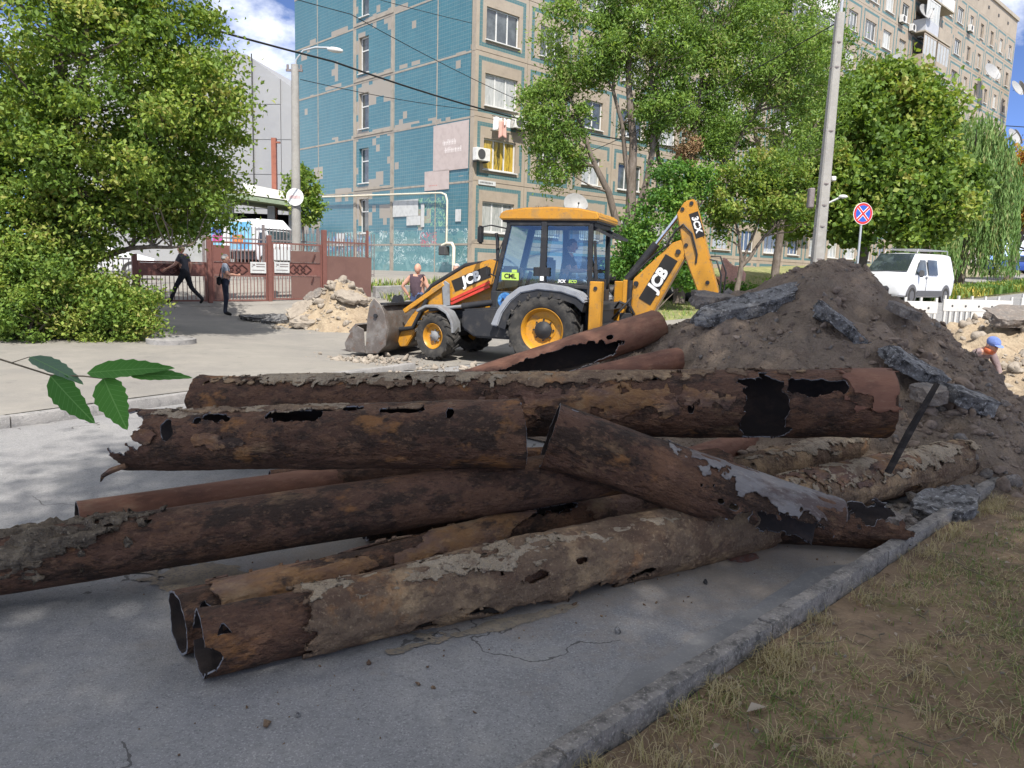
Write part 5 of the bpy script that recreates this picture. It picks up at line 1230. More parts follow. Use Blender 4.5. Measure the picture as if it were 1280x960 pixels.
# gas pipe along the end wall
t = thing('gas_pipe', 'pale gas pipe running along the teal wall and down near its corner', 'gas pipe', on_block(-.22, 1.55, -1.0), BANG)
mb = MB(); mb.tube([(0, 16.2, 5.20), (0, 9, 4.98), (0, 1.0, 4.74), (0, .45, 4.72), (0, .12, 4.62), (0, 0, 4.35), (0, 0, 3.4), (0, 0, 2.3)], .045, 10); mb.build('pipe', 'gas_yellow', t, smooth=50)
mb = MB(); mb.tube([(-.25, 0, 2.28), (-.25, -.35, 2.38), (-.25, -.72, 2.38), (-.25, -.86, 2.2), (-.25, -.86, 1.0), (-.25, -.86, 0.4)], .075, 10); mb.build('riser', 'gas_yellow', t, smooth=50)
mb = MB(); mb.box((-.22, -.1, 2.05), (.3, .5, .42)); mb.build('regulator', 'dark_grille', t, bevel=.03)
mb = MB()
for k in range(6): mb.box((.11, 1.5+k*2.7, 4.79+k*.08), (.2, .04, .04))
tag(mb.build('brackets', 'dark_grille', t), kind='stuff')
# posters: pale faded boards, their print too faint to read
def poster(label, y0, y1, z0, z1, mat, lines, off=.025, pm='paper_print'):
    t = thing('poster', label, 'poster', on_block(-off, y0, z0), BANG)
    MB().b2((-.02, 0, 0), (0, y1-y0, z1-z0)).build('board', mat, t)
    mb = MB(); rr = random.Random(int(y0*100))
    for (ya, yb, zc, hh) in lines:
        y = ya
        while y < yb:
            w = rr.uniform(.04, .09); mb.b2((-.024, y, zc), (-.0205, y+w*.45, zc+hh*rr.uniform(.7, 1))); mb.b2((-.024, y+w*.45, zc+hh*.4), (-.0205, y+w, zc+hh*.55)); y += w+.05
    tag(mb.build('faded_print', pm, t), kind='stuff')
poster('large pale pink board high on the teal wall by the corner', .32, 2.90, 4.74, 6.85, 'paper', [(.9, 1.9, 1.15, .26), (.5, 1.7, .80, .26)])
poster('smaller pale pink board below the large one on the teal wall', 1.68, 3.55, 3.90, 4.80, 'paper', [(.9, 1.5, .2, .05)], pm='red_print')
for lab, y0, y1, z0, z1 in [('large white sheet on the graffiti wall under the gas pipe', 4.05, 6.2, 2.75, 3.55), ('white notice overlapping the large sheet at its lower right', 3.85, 5.0, 2.3, 2.74), ('small white notice on the teal wall near the corner', .75, 1.15, 2.4, 2.95), ('narrow white frame pasted right of the white sheets', 3.55, 3.80, 2.2, 3.3), ('white painted square on the wall above the fence', 10.9, 11.7, 1.3, 2.0)]:
    poster(lab, y0, y1, z0, z1, 'paper_white', [], off=.03)
t = thing('address_plate', 'white street name plate at the corner of the long facade', 'sign', on_block(.30, -.02, 4.05), BANG)
MB().b2((0, -.02, 0), (1.05, 0, .2)).build('plate', 'paper_white', t)
mb = MB()
for k in range(9): mb.b2((.12+k*.085, -.024, .07), (.17+k*.085, -.0205, .14))
tag(mb.build('lettering', 'dark_grille', t), kind='stuff')
# washing under the third floor window
t = thing('washing', 'white and pink washing hung under the curtained window by the corner', 'washing', on_block(.85, -.35, 6.95), BANG)
pmat('cloth_white', (.72, .72, .70), [(9, (.6, .6, .6), .45, .65)], rough=.9); pmat('cloth_pink', (.62, .36, .30), [(9, (.5, .3, .26), .45, .65)], rough=.9)
def cloth(w, h, seed, mat, x, z):
    n = 9; V, F = [], []
    for i_ in range(n):
        for j in range(n):
            u_, v_ = i_/(n-1), j/(n-1); V.append((x+u_*w, .05*math.sin(u_*9+seed)*(.3+v_), z-v_*h*(1+.12*math.sin(u_*5+seed))))
    for i_ in range(n-1):
        for j in range(n-1): a = i_*n+j; F.append((a, a+n, a+n+1, a+1))
    o = link('garment', np_mesh('garment', V, F, mat, True), t); o.modifiers.new('t', 'SOLIDIFY').thickness = .01
cloth(.5, .55, 1, 'cloth_white', 0, .1); cloth(.4, .75, 2, 'cloth_pink', .35, .0); cloth(.45, .35, 4, 'cloth_white', .6, .1)
MB().b2((-.1, -.01, .1), (1.5, .01, .13)).build('line_rail', 'dark_grille', t)
# barred ground floor windows
def window_bars(label, x, w):
    t = thing('window_grille', label, 'window grille', on_block(x, -.10, Z0+SILL-.05), BANG)
    mb = MB(); n = int(w/.16)
    for k in range(n+1): mb.b2((k*w/n-.008, -.02, 0), (k*w/n+.008, 0, WH+.1))
    mb.b2((-.01, -.012, .1), (w, .012-.004, .13)); mb.b2((-.01, -.012, WH-.1), (w, .008, WH-.07)); mb.build('bars', 'dark_grille', t)
window_bars('iron grille over the ground floor window above the cab roof', 3.2*1+.75, 1.7); window_bars('iron grille over the third ground floor window from the corner', 3.2*2+.85, 1.5)

# ================================================================ GREY BUILDING AND SHED AT THE LEFT
pmat('metal_panel', (0.29, 0.295, 0.30), [(.15, (0.26, 0.265, 0.275), .42, .62), (2, (0.31, 0.315, 0.32), .5, .7, 5, .4)], rough=.5, coord='World')
pmat('brown_steel', (0.27, 0.10, 0.065), [(3, (0.22, 0.08, 0.055), .45, .65)], rough=.6)
pmat('green_roof', (0.17, 0.22, 0.15), [(2, (0.24, 0.28, 0.20), .45, .65)], rough=.8)
pmat('shed_shade_dark', (0.012, 0.014, 0.02), rough=.9)  # shade of the open shed put into the colour of its inner walls
pmat('shed_wall', (0.30, 0.31, 0.31), [(2, (0.24, 0.25, 0.25), .45, .65)], rough=.8)
hall = thing('grey_hall', 'tall grey metal clad building with a stepped sloping roofline behind the linden', 'building', (-20.0, 70, 1.6), R(-8))
mb = MB(); mb.prism([(-26, -1), (4, -1), (4, 12.8), (0.3, 15.2), (-4.2, 18.2), (-7.6, 18.9), (-26, 19.6)], 0.15, 22, 'xz'); mb.build('core', 'metal_panel', hall)
def hall_top(x): return np.interp(x, [-26, -7.6, -4.2, .3, 4], [19.6, 18.9, 18.2, 15.2, 12.8])
pw = 5.0
for i_ in range(6):
    xa, xb = -26+i_*pw, -26+(i_+1)*pw-.06
    for j in range(7):
        za, zb = -1+j*3.0, -1+(j+1)*3.0-.05
        ta, tb = float(hall_top(xa)), float(hall_top(xb))
        if za >= min(ta, tb)-.2: continue
        MB().prism([(xa, za), (xb, za), (xb, min(zb, tb)), (xa, min(zb, ta))], 0, .14, 'xz').build('cladding_panel', 'metal_panel', hall)
mb = MB(); mb.tube([(-3.6, -.1, 0), (-3.6, -.1, 18.2)], .06, 6); mb.build('downpipe', 'dark_grille', hall)
for lab, px_, zt in [('brown steel column left of the pair before the grey building', (-17.9, 58), 9.2), ('brown steel column right of the pair beside the lamp pole', (-14.9, 58), 9.8)]:
    mb = MB(); mb.box((0, 0, zt/2), (.34, .34, zt)); mb.box((.25, 0, zt-.3), (.4, .2, .12)); o = mb.build('steel_column', 'brown_steel', None, (px_[0], px_[1], 1.6)); tag(o, lab, 'column')
shed = thing('shed', 'low shed with green roof and dark open front behind the red gate', 'shed', (-17.0, 54.0, 1.5), R(6)); shed.scale = (1.23, 1.23, 1.23)
MB().prism([(-4.5, 3.95), (2.2, 3.25), (2.2, 3.45), (-4.5, 4.2)], -1.2, 6, 'xz').build('roof', 'green_roof', shed)
MB().b2((-4.2, 0, 0), (-2.0, .2, 3.6)).build('wall', 'shed_wall', shed); MB().b2((1.0, 0, 0), (2.0, .2, 3.2)).build('wall', 'shed_wall', shed)
MB().b2((-4.2, 4.5, 0), (2.0, 4.7, 3.2)).build('rear_wall', 'shed_shade_dark', shed); MB().b2((-4.2, .25, 0), (-4.0, 4.5, 3.5)).build('side_wall', 'shed_shade_dark', shed); MB().b2((1.8, .25, 0), (2.0, 4.5, 3.2)).build('side_wall', 'shed_shade_dark', shed)
MB().b2((-.2, .2, 0), (.2, .5, 3.4)).build('post', 'shed_wall', shed)
MB().prism([(-1.5, 4.0), (1.5, 3.68), (1.5, 4.1), (-1.5, 4.6)], .2, 3, 'xz').build('roof_box', 'ac_white', shed)
# ================================================================ PEOPLE
pmat('skin_tone', (0.50, 0.28, 0.20), [(9, (0.44, 0.23, 0.165), .45, .65)], rough=.55)
pmat('hair_grey', (0.38, 0.36, 0.34), [(30, (0.5, 0.48, 0.45), .45, .65)], rough=.8)
pmat('hair_dark', (0.035, 0.026, 0.022), rough=.7)
pmat('hair_fair', (0.36, 0.27, 0.17), [(30, (0.45, 0.36, 0.25), .45, .65)], rough=.8)
def clothm(n, c, d=.75): pmat(n, c, [(14, tuple(x*d for x in c), .45, .65)], rough=.9, bump=[(18, .5, .02)]); return n
clothm('shirt_charcoal', (.055, .055, .065)); clothm('shirt_greyblue', (.24, .27, .32)); clothm('vest_plum', (.075, .05, .062)); clothm('trousers_black', (.018, .019, .024)); clothm('trousers_navy', (.02, .024, .04))
clothm('trousers_blue', (.10, .14, .27)); clothm('shirt_navy', (.022, .026, .038)); clothm('jeans_pale', (.20, .25, .32)); clothm('shoes_black', (.015, .015, .015)); clothm('jacket_mauve', (.24, .18, .18)); clothm('cap_blue', (.15, .22, .50)); clothm('scarf_orange', (.60, .16, .07)); clothm('bag_black', (.012, .012, .014)); clothm('shirt_white', (.55, .54, .52))
DEF = dict(pelvis=(0, 0, .95), belly=(0, 0, 1.10), chest=(.0, 0, 1.30), neck=(.0, 0, 1.47), head=(.02, 0, 1.60),
           shL=(0, .17, 1.41), elL=(-.02, .24, 1.13), wrL=(.06, .25, .88), shR=(0, -.17, 1.41), elR=(-.02, -.24, 1.13), wrR=(.06, -.25, .88),
           hiL=(0, .09, .92), knL=(.02, .10, .50), anL=(-.02, .10, .09), toL=(.15, .11, .04), hiR=(0, -.09, .92), knR=(.02, -.10, .50), anR=(-.02, -.10, .09), toR=(.15, -.11, .04))
RAD = dict(pelvis=(.155, .12), belly=(.15, .115), chest=(.165, .12), neck=(.06, .06), shL=(.075, .075), shR=(.075, .075), elL=(.045, .045), elR=(.045, .045), wrL=(.032, .032), wrR=(.032, .032),
           hiL=(.10, .10), hiR=(.10, .10), knL=(.066, .066), knR=(.066, .066), anL=(.05, .05), anR=(.05, .05), toL=(.04, .036), toR=(.04, .036))
EDG = [('pelvis', 'belly'), ('belly', 'chest'), ('chest', 'neck'), ('chest', 'shL'), ('shL', 'elL'), ('elL', 'wrL'), ('chest', 'shR'), ('shR', 'elR'), ('elR', 'wrR'), ('pelvis', 'hiL'), ('hiL', 'knL'), ('knL', 'anL'), ('anL', 'toL'), ('pelvis', 'hiR'), ('hiR', 'knR'), ('knR', 'anR'), ('anR', 'toR')]
def person(label, loc, rotz, J=None, mats=('shirt_charcoal', 'trousers_black', 'shoes_black'), hair='hair_dark', sleeve='short', face=(1, 0, 0), scale=1.0, wide=1.0, extra=None):
    """faces +x in its own frame; mats: top, trousers, shoes"""
    j = dict(DEF); j.update(J or {})
    keys = [k for k in RAD]
    me = bpy.data.meshes.new('body'); idx = {k: i for i, k in enumerate(keys)}
    me.from_pydata([j[k] for k in keys], [(idx[a], idx[b]) for a, b in EDG], []); me.update()
    ob = bpy.data.objects.new('tmp_body', me); COL.objects.link(ob)
    sk = ob.modifiers.new('skin', 'SKIN')
    if not me.skin_vertices: 
        bpy.context.view_layer.objects.active = ob; bpy.ops.mesh.customdata_skin_add()
    for k in keys:
        sv_ = me.skin_vertices[0].data[idx[k]]; r_ = RAD[k]
        f_ = wide if k in ('pelvis', 'belly', 'chest') else 1.0
        sv_.radius = (r_[0]*f_, r_[1]*f_); sv_.use_root = (k == 'pelvis')
    sb = ob.modifiers.new('sub', 'SUBSURF'); sb.levels = 2; sb.render_levels = 2
    dg = bpy.context.evaluated_depsgraph_get(); dg.update()
    bme = bpy.data.meshes.new_from_object(ob.evaluated_get(dg)); bpy.data.objects.remove(ob)
    bm = bmesh.new(); bm.from_mesh(bme)
    # regions by nearest bone
    seg = []
    for a, b in EDG:
        A, B = Vector(j[a]), Vector(j[b])
        if a.startswith('el'): seg.append((A, B, 'skin' if sleeve != 'long' else 'top'))
        elif a.startswith('sh'):
            if sleeve == 'none': seg.append((A, B, 'skin'))
            else: M_ = A.lerp(B, .65); seg.append((A, M_, 'top')); seg.append((M_, B, 'skin' if sleeve == 'short' else 'top'))
        elif a == 'chest' and b == 'neck': M_ = A.lerp(B, .72); seg.append((A, M_, 'top')); seg.append((M_, B, 'skin'))
        elif a in ('belly', 'chest') or b == 'belly': seg.append((A, B, 'top'))
        elif b.startswith('to'): seg.append((A.lerp(B, .1), B, 'shoe'))
        else: seg.append((A, B, 'trousers'))
    order = ['top', 'trousers', 'shoe', 'skin']
    def region(p):
        best, br = 9, 'top'
        for A, B, rg in seg:
            d = B-A; t_ = max(0, min(1, (p-A).dot(d)/max(d.length_squared, 1e-6))); q = (p-A-d*t_).length
            if q < best: best, br = q, rg
        return br
    for f in bm.faces: f.material_index = order.index(region(f.calc_center_median())); f.smooth = True
    # head: skull, jaw, nose, ears, in the same mesh
    hc = Vector(j['head']); fx = Vector(face).normalized(); up = (hc-Vector(j['neck'])).normalized(); up = (up*.5+Vector((0, 0, 1))*.5).normalized(); sy = up.cross(fx).normalized(); fx = sy.cross(up)
    HM = Matrix(((fx.x, sy.x, up.x, hc.x), (fx.y, sy.y, up.y, hc.y), (fx.z, sy.z, up.z, hc.z), (0, 0, 0, 1)))
    def add(verts, mi):
        for v in verts: v.co = HM @ v.co
        for v in verts:
            for f in v.link_faces: f.material_index = mi; f.smooth = True
    r_ = bmesh.ops.create_icosphere(bm, subdivisions=3, radius=1)['verts']
    for v in r_:
        x, y, z = v.co
        v.co = Vector((x*.098*(1-.10*max(0, -z)), y*.077*(1-.28*max(0, -z)), z*.118+(.0 if z > 0 else -.008)))
        if x > .6 and -.15 < z < .25: v.co.x -= .006*(1-abs(y)*2)
    add(r_, 3)
    def blob(c, s):
        q = bmesh.ops.create_icosphere(bm, subdivisions=2, radius=1)['verts']
        for v in q: v.co = Vector((c[0]+v.co.x*s[0], c[1]+v.co.y*s[1], c[2]+v.co.z*s[2]))
        add(q, 3)
    blob((.098, 0, -.022), (.020, .014, .024)); blob((.0, .078, -.01), (.016, .010, .028)); blob((.0, -.078, -.01), (.016, .010, .028)); blob((.083, 0, -.068), (.014, .024, .008)); blob((.066, 0, -.10), (.024, .026, .02))
    # hands: palm, four fingers and a thumb
    for s_ in ('L', 'R'):
        W, E_ = Vector(j['wr'+s_]), Vector(j['el'+s_]); d = (W-E_).normalized(); sgn = 1 if s_ == 'L' else -1
        side = Vector((1, 0, 0)); side = (side-d*side.dot(d)).normalized(); nrm = d.cross(side).normalized()
        q = bmesh.ops.create_icosphere(bm, subdivisions=2, radius=1)['verts']
        for v in q:
            c = v.co.copy(); v.co = W+d*(.045+c.x*.052)+side*(c.y*.040)+nrm*(c.z*.018)
            for f in v.link_faces: f.material_index = 3; f.smooth = True
        for k, (o_, L_) in enumerate([(-.028, .060), (-.009, .075), (.010, .07), (.028, .055)]):
            p0 = W+d*.085+side*o_; p1 = p0+d*L_*.5+nrm*.008*sgn; p2 = p1+d*L_*.42+nrm*.03*sgn
            tb_ = MB.__new__(MB); tb_.bm = bm; n0 = len(bm.faces); tb_.tube([p0, p1, p2], [.009, .0085, .006], 6); bm.faces.ensure_lookup_table()
            for f in bm.faces[n0:]: f.material_index = 3; f.smooth = True
        tb_ = MB.__new__(MB); tb_.bm = bm; n0 = len(bm.faces); p0 = W+d*.03+side*.034; tb_.tube([p0, p0+d*.035+side*.022, p0+d*.066+side*.024], [.011, .010, .007], 6); bm.faces.ensure_lookup_table()
        for f in bm.faces[n0:]: f.material_index = 3; f.smooth = True
    out = bpy.data.meshes.new('body'); bm.to_mesh(out); bm.free()
    for mn in (*mats, 'skin_tone'): out.materials.append(MATS[mn])
    t = thing('person', label, 'person', loc, rotz); t.scale = (scale,)*3
    link('body', out, t)
    # eyes and hair as children
    mb = MB()
    for y in (-.03, .03): mb.ell((.088, y, .012), (.008, .012, .007), sub=1)
    e_ = mb.build('eyes', 'hair_dark', t); e_.matrix_local = HM
    if hair:
        bmh = bmesh.new(); r_ = bmesh.ops.create_icosphere(bmh, subdivisions=3, radius=1)['verts']
        for v in r_:
            x, y, z = v.co; v.co = Vector((x*.105-.006, y*.085, z*.122+.008))*(1+.03*math.sin(x*17+y*13+z*11))
        kill = [v for v in bmh.verts if v.co.z < -.045+.0 or (v.co.x > .035 and v.co.z < .060) or (v.co.x > -.02 and v.co.z < .0)]
        bmesh.ops.delete(bmh, geom=kill, context='VERTS'); hm = bpy.data.meshes.new('hair'); bmh.to_mesh(hm); bmh.free(); hm.materials.append(MATS[hair])
        for p in hm.polygons: p.use_smooth = True
        h = link('hair', hm, t); h.matrix_local = HM; h.modifiers.new('t', 'SOLIDIFY').thickness = .012
    if extra: extra(t, j, HM)
    return t
# man walking away to the left by the gate
def _tee(t, j, HM): pass
person('man in charcoal T-shirt and black trousers striding left past the red gate', gz(-9.55, 22.4, .02), R(178),
       dict(pelvis=(0, 0, .90), hiL=(.0, .09, .87), hiR=(0, -.09, .87), knL=(.24, .09, .50), anL=(.40, .09, .10), toL=(.56, .10, .06), knR=(-.14, -.09, .47), anR=(-.46, -.09, .16), toR=(-.36, -.10, .05), belly=(.02, 0, 1.06), chest=(.03, 0, 1.27), neck=(.06, 0, 1.44), head=(.09, 0, 1.57),
            shL=(.04, .18, 1.38), elL=(.16, .24, 1.13), wrL=(.40, .25, 1.00), shR=(.03, -.18, 1.38), elR=(-.06, -.25, 1.12), wrR=(.0, -.26, .88)), ('shirt_charcoal', 'trousers_black', 'shoes_black'), 'hair_fair', scale=1.02)
def _bag(t, j, HM):
    mb = MB(); mb.box((-.16, .0, .98), (.12, .30, .24)); mb.build('shoulder_bag', 'bag_black', t, bevel=.03, seg=2)
    mb = MB(); mb.tube([(-.14, .08, 1.10), (-.10, .12, 1.3), (0, .1, 1.47), (.12, -.05, 1.3), (.10, -.16, 1.08)], .012, 6); mb.build('bag_strap', 'bag_black', t)
person('older grey haired man in grey-blue shirt with a black shoulder bag, standing', gz(-8.15, 21.75, .02), R(25),
       dict(elL=(.06, .26, 1.16), wrL=(.28, .12, 1.16), elR=(.04, -.26, 1.16), wrR=(.28, -.10, 1.15), pelvis=(.02, 0, .95), belly=(.05, 0, 1.10), anL=(0, .11, .09), anR=(-.04, -.11, .09)), ('shirt_greyblue', 'trousers_navy', 'shoes_black'), 'hair_grey', wide=1.15, extra=_bag)
person('man in dark sleeveless vest and blue trousers seen from behind beside the loader', gz(-2.3, 18.2, .06), R(62),
       dict(elL=(-.10, .36, 1.18), wrL=(.02, .26, .96), elR=(.02, -.30, 1.16), wrR=(.10, -.24, .92)), ('vest_plum', 'trousers_blue', 'shoes_black'), None, sleeve='none', wide=1.2, face=(1, .1, -.1))
person('grey haired man mostly hidden behind the yellow loader arm', gz(-1.35, 17.9, .06), R(-110), dict(), ('jacket_mauve', 'trousers_navy', 'shoes_black'), 'hair_grey')
def _cap(t, j, HM):
    mb = MB(); mb.ell((-.004, 0, .055), (.112, .092, .085), sub=3); c = mb.build('cap', 'cap_blue', t, smooth=60); c.matrix_local = HM
    mb = MB(); mb.ell((.11, 0, .045), (.07, .07, .012), sub=2); c = mb.build('cap_peak', 'cap_blue', t, smooth=60); c.matrix_local = HM
    mb = MB(); mb.lathe([(.075, -.13), (.088, -.10), (.09, -.06), (.08, -.05)], (0, 0, .0), 'z', 16); c = mb.build('scarf', 'scarf_orange', t, smooth=60); c.matrix_local = HM
person('bent worker in blue cap and orange scarf half hidden behind the mound', gz(7.38, 12.4, -.76), R(-75),
       dict(belly=(.10, 0, 1.06), chest=(.22, 0, 1.20), neck=(.34, 0, 1.30), head=(.42, 0, 1.38), shL=(.24, .18, 1.26), shR=(.24, -.18, 1.26), elL=(.34, .26, 1.0), wrL=(.5, .2, .84), elR=(.34, -.26, 1.0), wrR=(.5, -.2, .84)), ('jacket_mauve', 'trousers_navy', 'shoes_black'), None, sleeve='long', extra=_cap, face=(1, 0, -.35))
# ================================================================ BACKHOE LOADER
pmat('jcb_yellow', (0.46, 0.215, 0.015), [(3, (0.42, 0.19, 0.015), .45, .65), (2.2, (0.26, 0.16, 0.06), .52, .66, 6, .75), (9, (0.20, 0.13, 0.07), .56, .68, 6, .7), (30, (0.10, 0.07, 0.045), .60, .68, 5, .8)], rough=.42, spec=.5, bump=[(10, .08, .01)])
pmat('machine_black', (0.022, 0.023, 0.026), [(5, (0.06, 0.055, 0.05), .52, .7, 6, .7)], rough=.55)
pmat('machine_grey', (0.20, 0.21, 0.22), [(6, (0.15, 0.15, 0.155), .45, .65), (20, (0.28, 0.26, 0.23), .55, .7, 5, .5)], rough=.6)
pmat('fender_silver', (0.24, 0.255, 0.28), [(5, (0.20, 0.21, 0.23), .45, .65), (25, (0.38, 0.36, 0.33), .56, .7, 5, .5)], rough=.5)
pmat('tyre', (0.034, 0.033, 0.032), [(6, (0.085, 0.078, 0.068), .45, .66, 6, .8)], rough=.92, bump=[(40, .4, .006)])
pmat('bucket_steel', (0.13, 0.112, 0.10), [(4, (0.20, 0.185, 0.17), .45, .62), (9, (0.14, 0.085, 0.06), .52, .66, 6, .7), (30, (0.36, 0.34, 0.31), .6, .7, 5, .5)], rough=.55, metal=.35, bump=[(25, .3, .008)])
pmat('chrome', (0.6, 0.62, 0.65), rough=.18, metal=1.0)
pmat('red_paint', (0.52, 0.05, 0.03), [(6, (0.40, 0.04, 0.03), .45, .65)], rough=.45)
pmat('decal_white', (0.70, 0.70, 0.68), rough=.5); pmat('decal_black', (0.02, 0.018, 0.016), rough=.5); pmat('decal_lime', (0.38, 0.55, 0.10), rough=.5); pmat('decal_blue', (0.03, 0.12, 0.32), [(8, (0.10, 0.28, 0.50), .5, .6)], rough=.4)
glass_mat('cab_glass', (0.66, 0.78, 0.80), refl=.045)
BH = thing('backhoe_loader', 'yellow and black backhoe loader with its digging arm raised to the right', 'backhoe loader', (.86, 14.45, float(ground(.86, 14.45))+.006), R(180-20)); BH.scale = (.97, .97, .97)
def tyre_mesh(r, w, rim, lugs, lw):
    mb = MB(); h = w/2
    mb.lathe([(rim, -h*.80), (rim+.03, -h*.92), (r*.80, -h), (r*.93, -h*.94), (r*.965, -h*.7), (r*.965, h*.7), (r*.93, h*.94), (r*.80, h), (rim+.03, h*.92), (rim, h*.80)], (0, 0, 0), 'y', 44, closed=True)
    for k in range(lugs):
        for s in (-1, 1):
            a = 2*math.pi*(k+(.5 if s > 0 else 0))/lugs; a2 = a+.22*(1.0)
            p0 = Vector((math.cos(a)*r*.975, s*h*1.0, math.sin(a)*r*.975)); p1 = Vector((math.cos(a2)*r*.985, s*h*.05, math.sin(a2)*r*.985))
            mb.bar(p0, p1, lw, r*.07, up=(math.cos(a), 0, math.sin(a)))
            pm_ = Vector((math.cos(a-.03)*r*.90, s*h*1.01, math.sin(a-.03)*r*.90)); mb.bar(p0, pm_, lw*.9, r*.05, up=(0, s, 0))
    return mb
def wheel(parent, c, r, w, rim, side, lugs, lw, steer=0, rimmat='jcb_yellow'):
    t = tyre_mesh(r, w, rim, lugs, lw).build('wheel', 'tyre', parent, c, (0, 0, steer), smooth=35)
    s = side; h = w/2
    mb = MB(); mb.lathe([(rim*1.02, s*h*.80), (rim*.99, s*h*.86), (rim*.90, s*h*.70), (rim*.84, s*h*.35), (rim*.55, s*h*.22), (rim*.50, s*h*.30), (rim*.42, s*h*.30), (.0, s*h*.30)], (0, 0, 0), 'y', 32, cap0=False)
    mb.build('rim', rimmat, t, smooth=35)
    mb = MB(); mb.lathe([(rim*.40, s*h*.28), (rim*.40, s*h*.52), (rim*.30, s*h*.60), (rim*.16, s*h*.80), (0, s*h*.82)], (0, 0, 0), 'y', 20)
    for k in range(8): a = k*math.pi/4; mb.cyl((math.cos(a)*rim*.47, s*h*.3, math.sin(a)*rim*.47), (math.cos(a)*rim*.47, s*h*.42, math.sin(a)*rim*.47), .018, n=6)
    mb.build('hub', 'machine_black' if rim > .3 else 'machine_grey', t, smooth=40)
for s in (1, -1):
    wheel(BH, (0, s*.93, .675), .675, .44, .40, s, 19, .05)
    wheel(BH, (2.2, s*.86, .435), .44, .33, .245, s, 16, .04, steer=R(-16))
def part(name, mat, smooth=None, bevel=0, seg=1, parent=None):
    return lambda mb: mb.build(name, mat, parent or BH, smooth=smooth, bevel=bevel, seg=seg)
mb = MB(); mb.b2((-.85, -.40, .52), (2.55, .40, .95)); mb.b2((-.92, -.62, .60), (-.65, .62, 1.2)); mb.build('chassis', 'machine_black', BH, bevel=.02)
mb = MB(); mb.cyl((0, -.75, .675), (0, .75, .675), .14, n=14); mb.build('rear_axle', 'machine_black', BH); mb = MB(); mb.cyl((2.2, -.7, .44), (2.2, .7, .44), .09, n=12); mb.build('front_axle', 'machine_black', BH)
for s in (1, -1):
    mb = MB(); y0, y1 = sorted((s*.48, s*1.02)); mb.prism([(.62, .46), (1.35, .46), (1.62, .62), (1.62, .98), (.80, 1.06), (.62, .85)], y0, y1); mb.build('fuel_tank' if s > 0 else 'battery_box', 'machine_black', BH, bevel=.04, seg=2)
    # rear fender: silver band over the wheel
    pts = [(.98, .72), (.86, 1.0), (.68, 1.26), (.44, 1.44), (.10, 1.52), (-.35, 1.47), (-.66, 1.38), (-.80, 1.24)]
    inn = [(-.78, 1.18), (-.63, 1.29), (-.35, 1.37), (.08, 1.40), (.40, 1.33), (.60, 1.17), (.75, .96), (.84, .70)]
    y0, y1 = sorted((s*.72, s*1.17)); MB().prism(pts+inn, y0, y1).build('rear_fender', 'fender_silver', BH, smooth=35, bevel=.02, seg=2)
    inn2 = [(p[0]*.99, p[1]-.005) for p in inn]; low = [(.70, .66), (.62, .92), (.48, 1.10), (.3, 1.22), (.06, 1.27), (-.33, 1.25), (-.60, 1.17), (-.74, 1.04)]
    MB().prism(inn2+low, y0+.02, y1-.03).build('fender_liner', 'machine_black', BH, smooth=35)
    # front fender
    pts = [(1.78, .52), (1.80, .72), (1.92, .92), (2.12, 1.03), (2.38, 1.03), (2.58, .93)]
    inn = [(2.56, .88), (2.37, .98), (2.14, .98), (1.95, .88), (1.85, .71), (1.83, .52)]
    y0, y1 = sorted((s*.68, s*1.04)); MB().prism(pts+inn, y0, y1).build('front_fender', 'machine_grey', BH, smooth=35, bevel=.008)
# bonnet
mb = MB(); mb.prism([(1.02, .95), (2.40, .95), (2.62, 1.05), (2.62, 1.28), (2.42, 1.42), (1.75, 1.66), (1.02, 1.86)], -.43, .43); bon = mb.build('bonnet', 'jcb_yellow', BH, smooth=30, bevel=.05, seg=3)
mb = MB(); mb.b2((2.60, -.36, 1.0), (2.68, .36, 1.26)); mb.build('front_grille', 'machine_black', BH, bevel=.01)
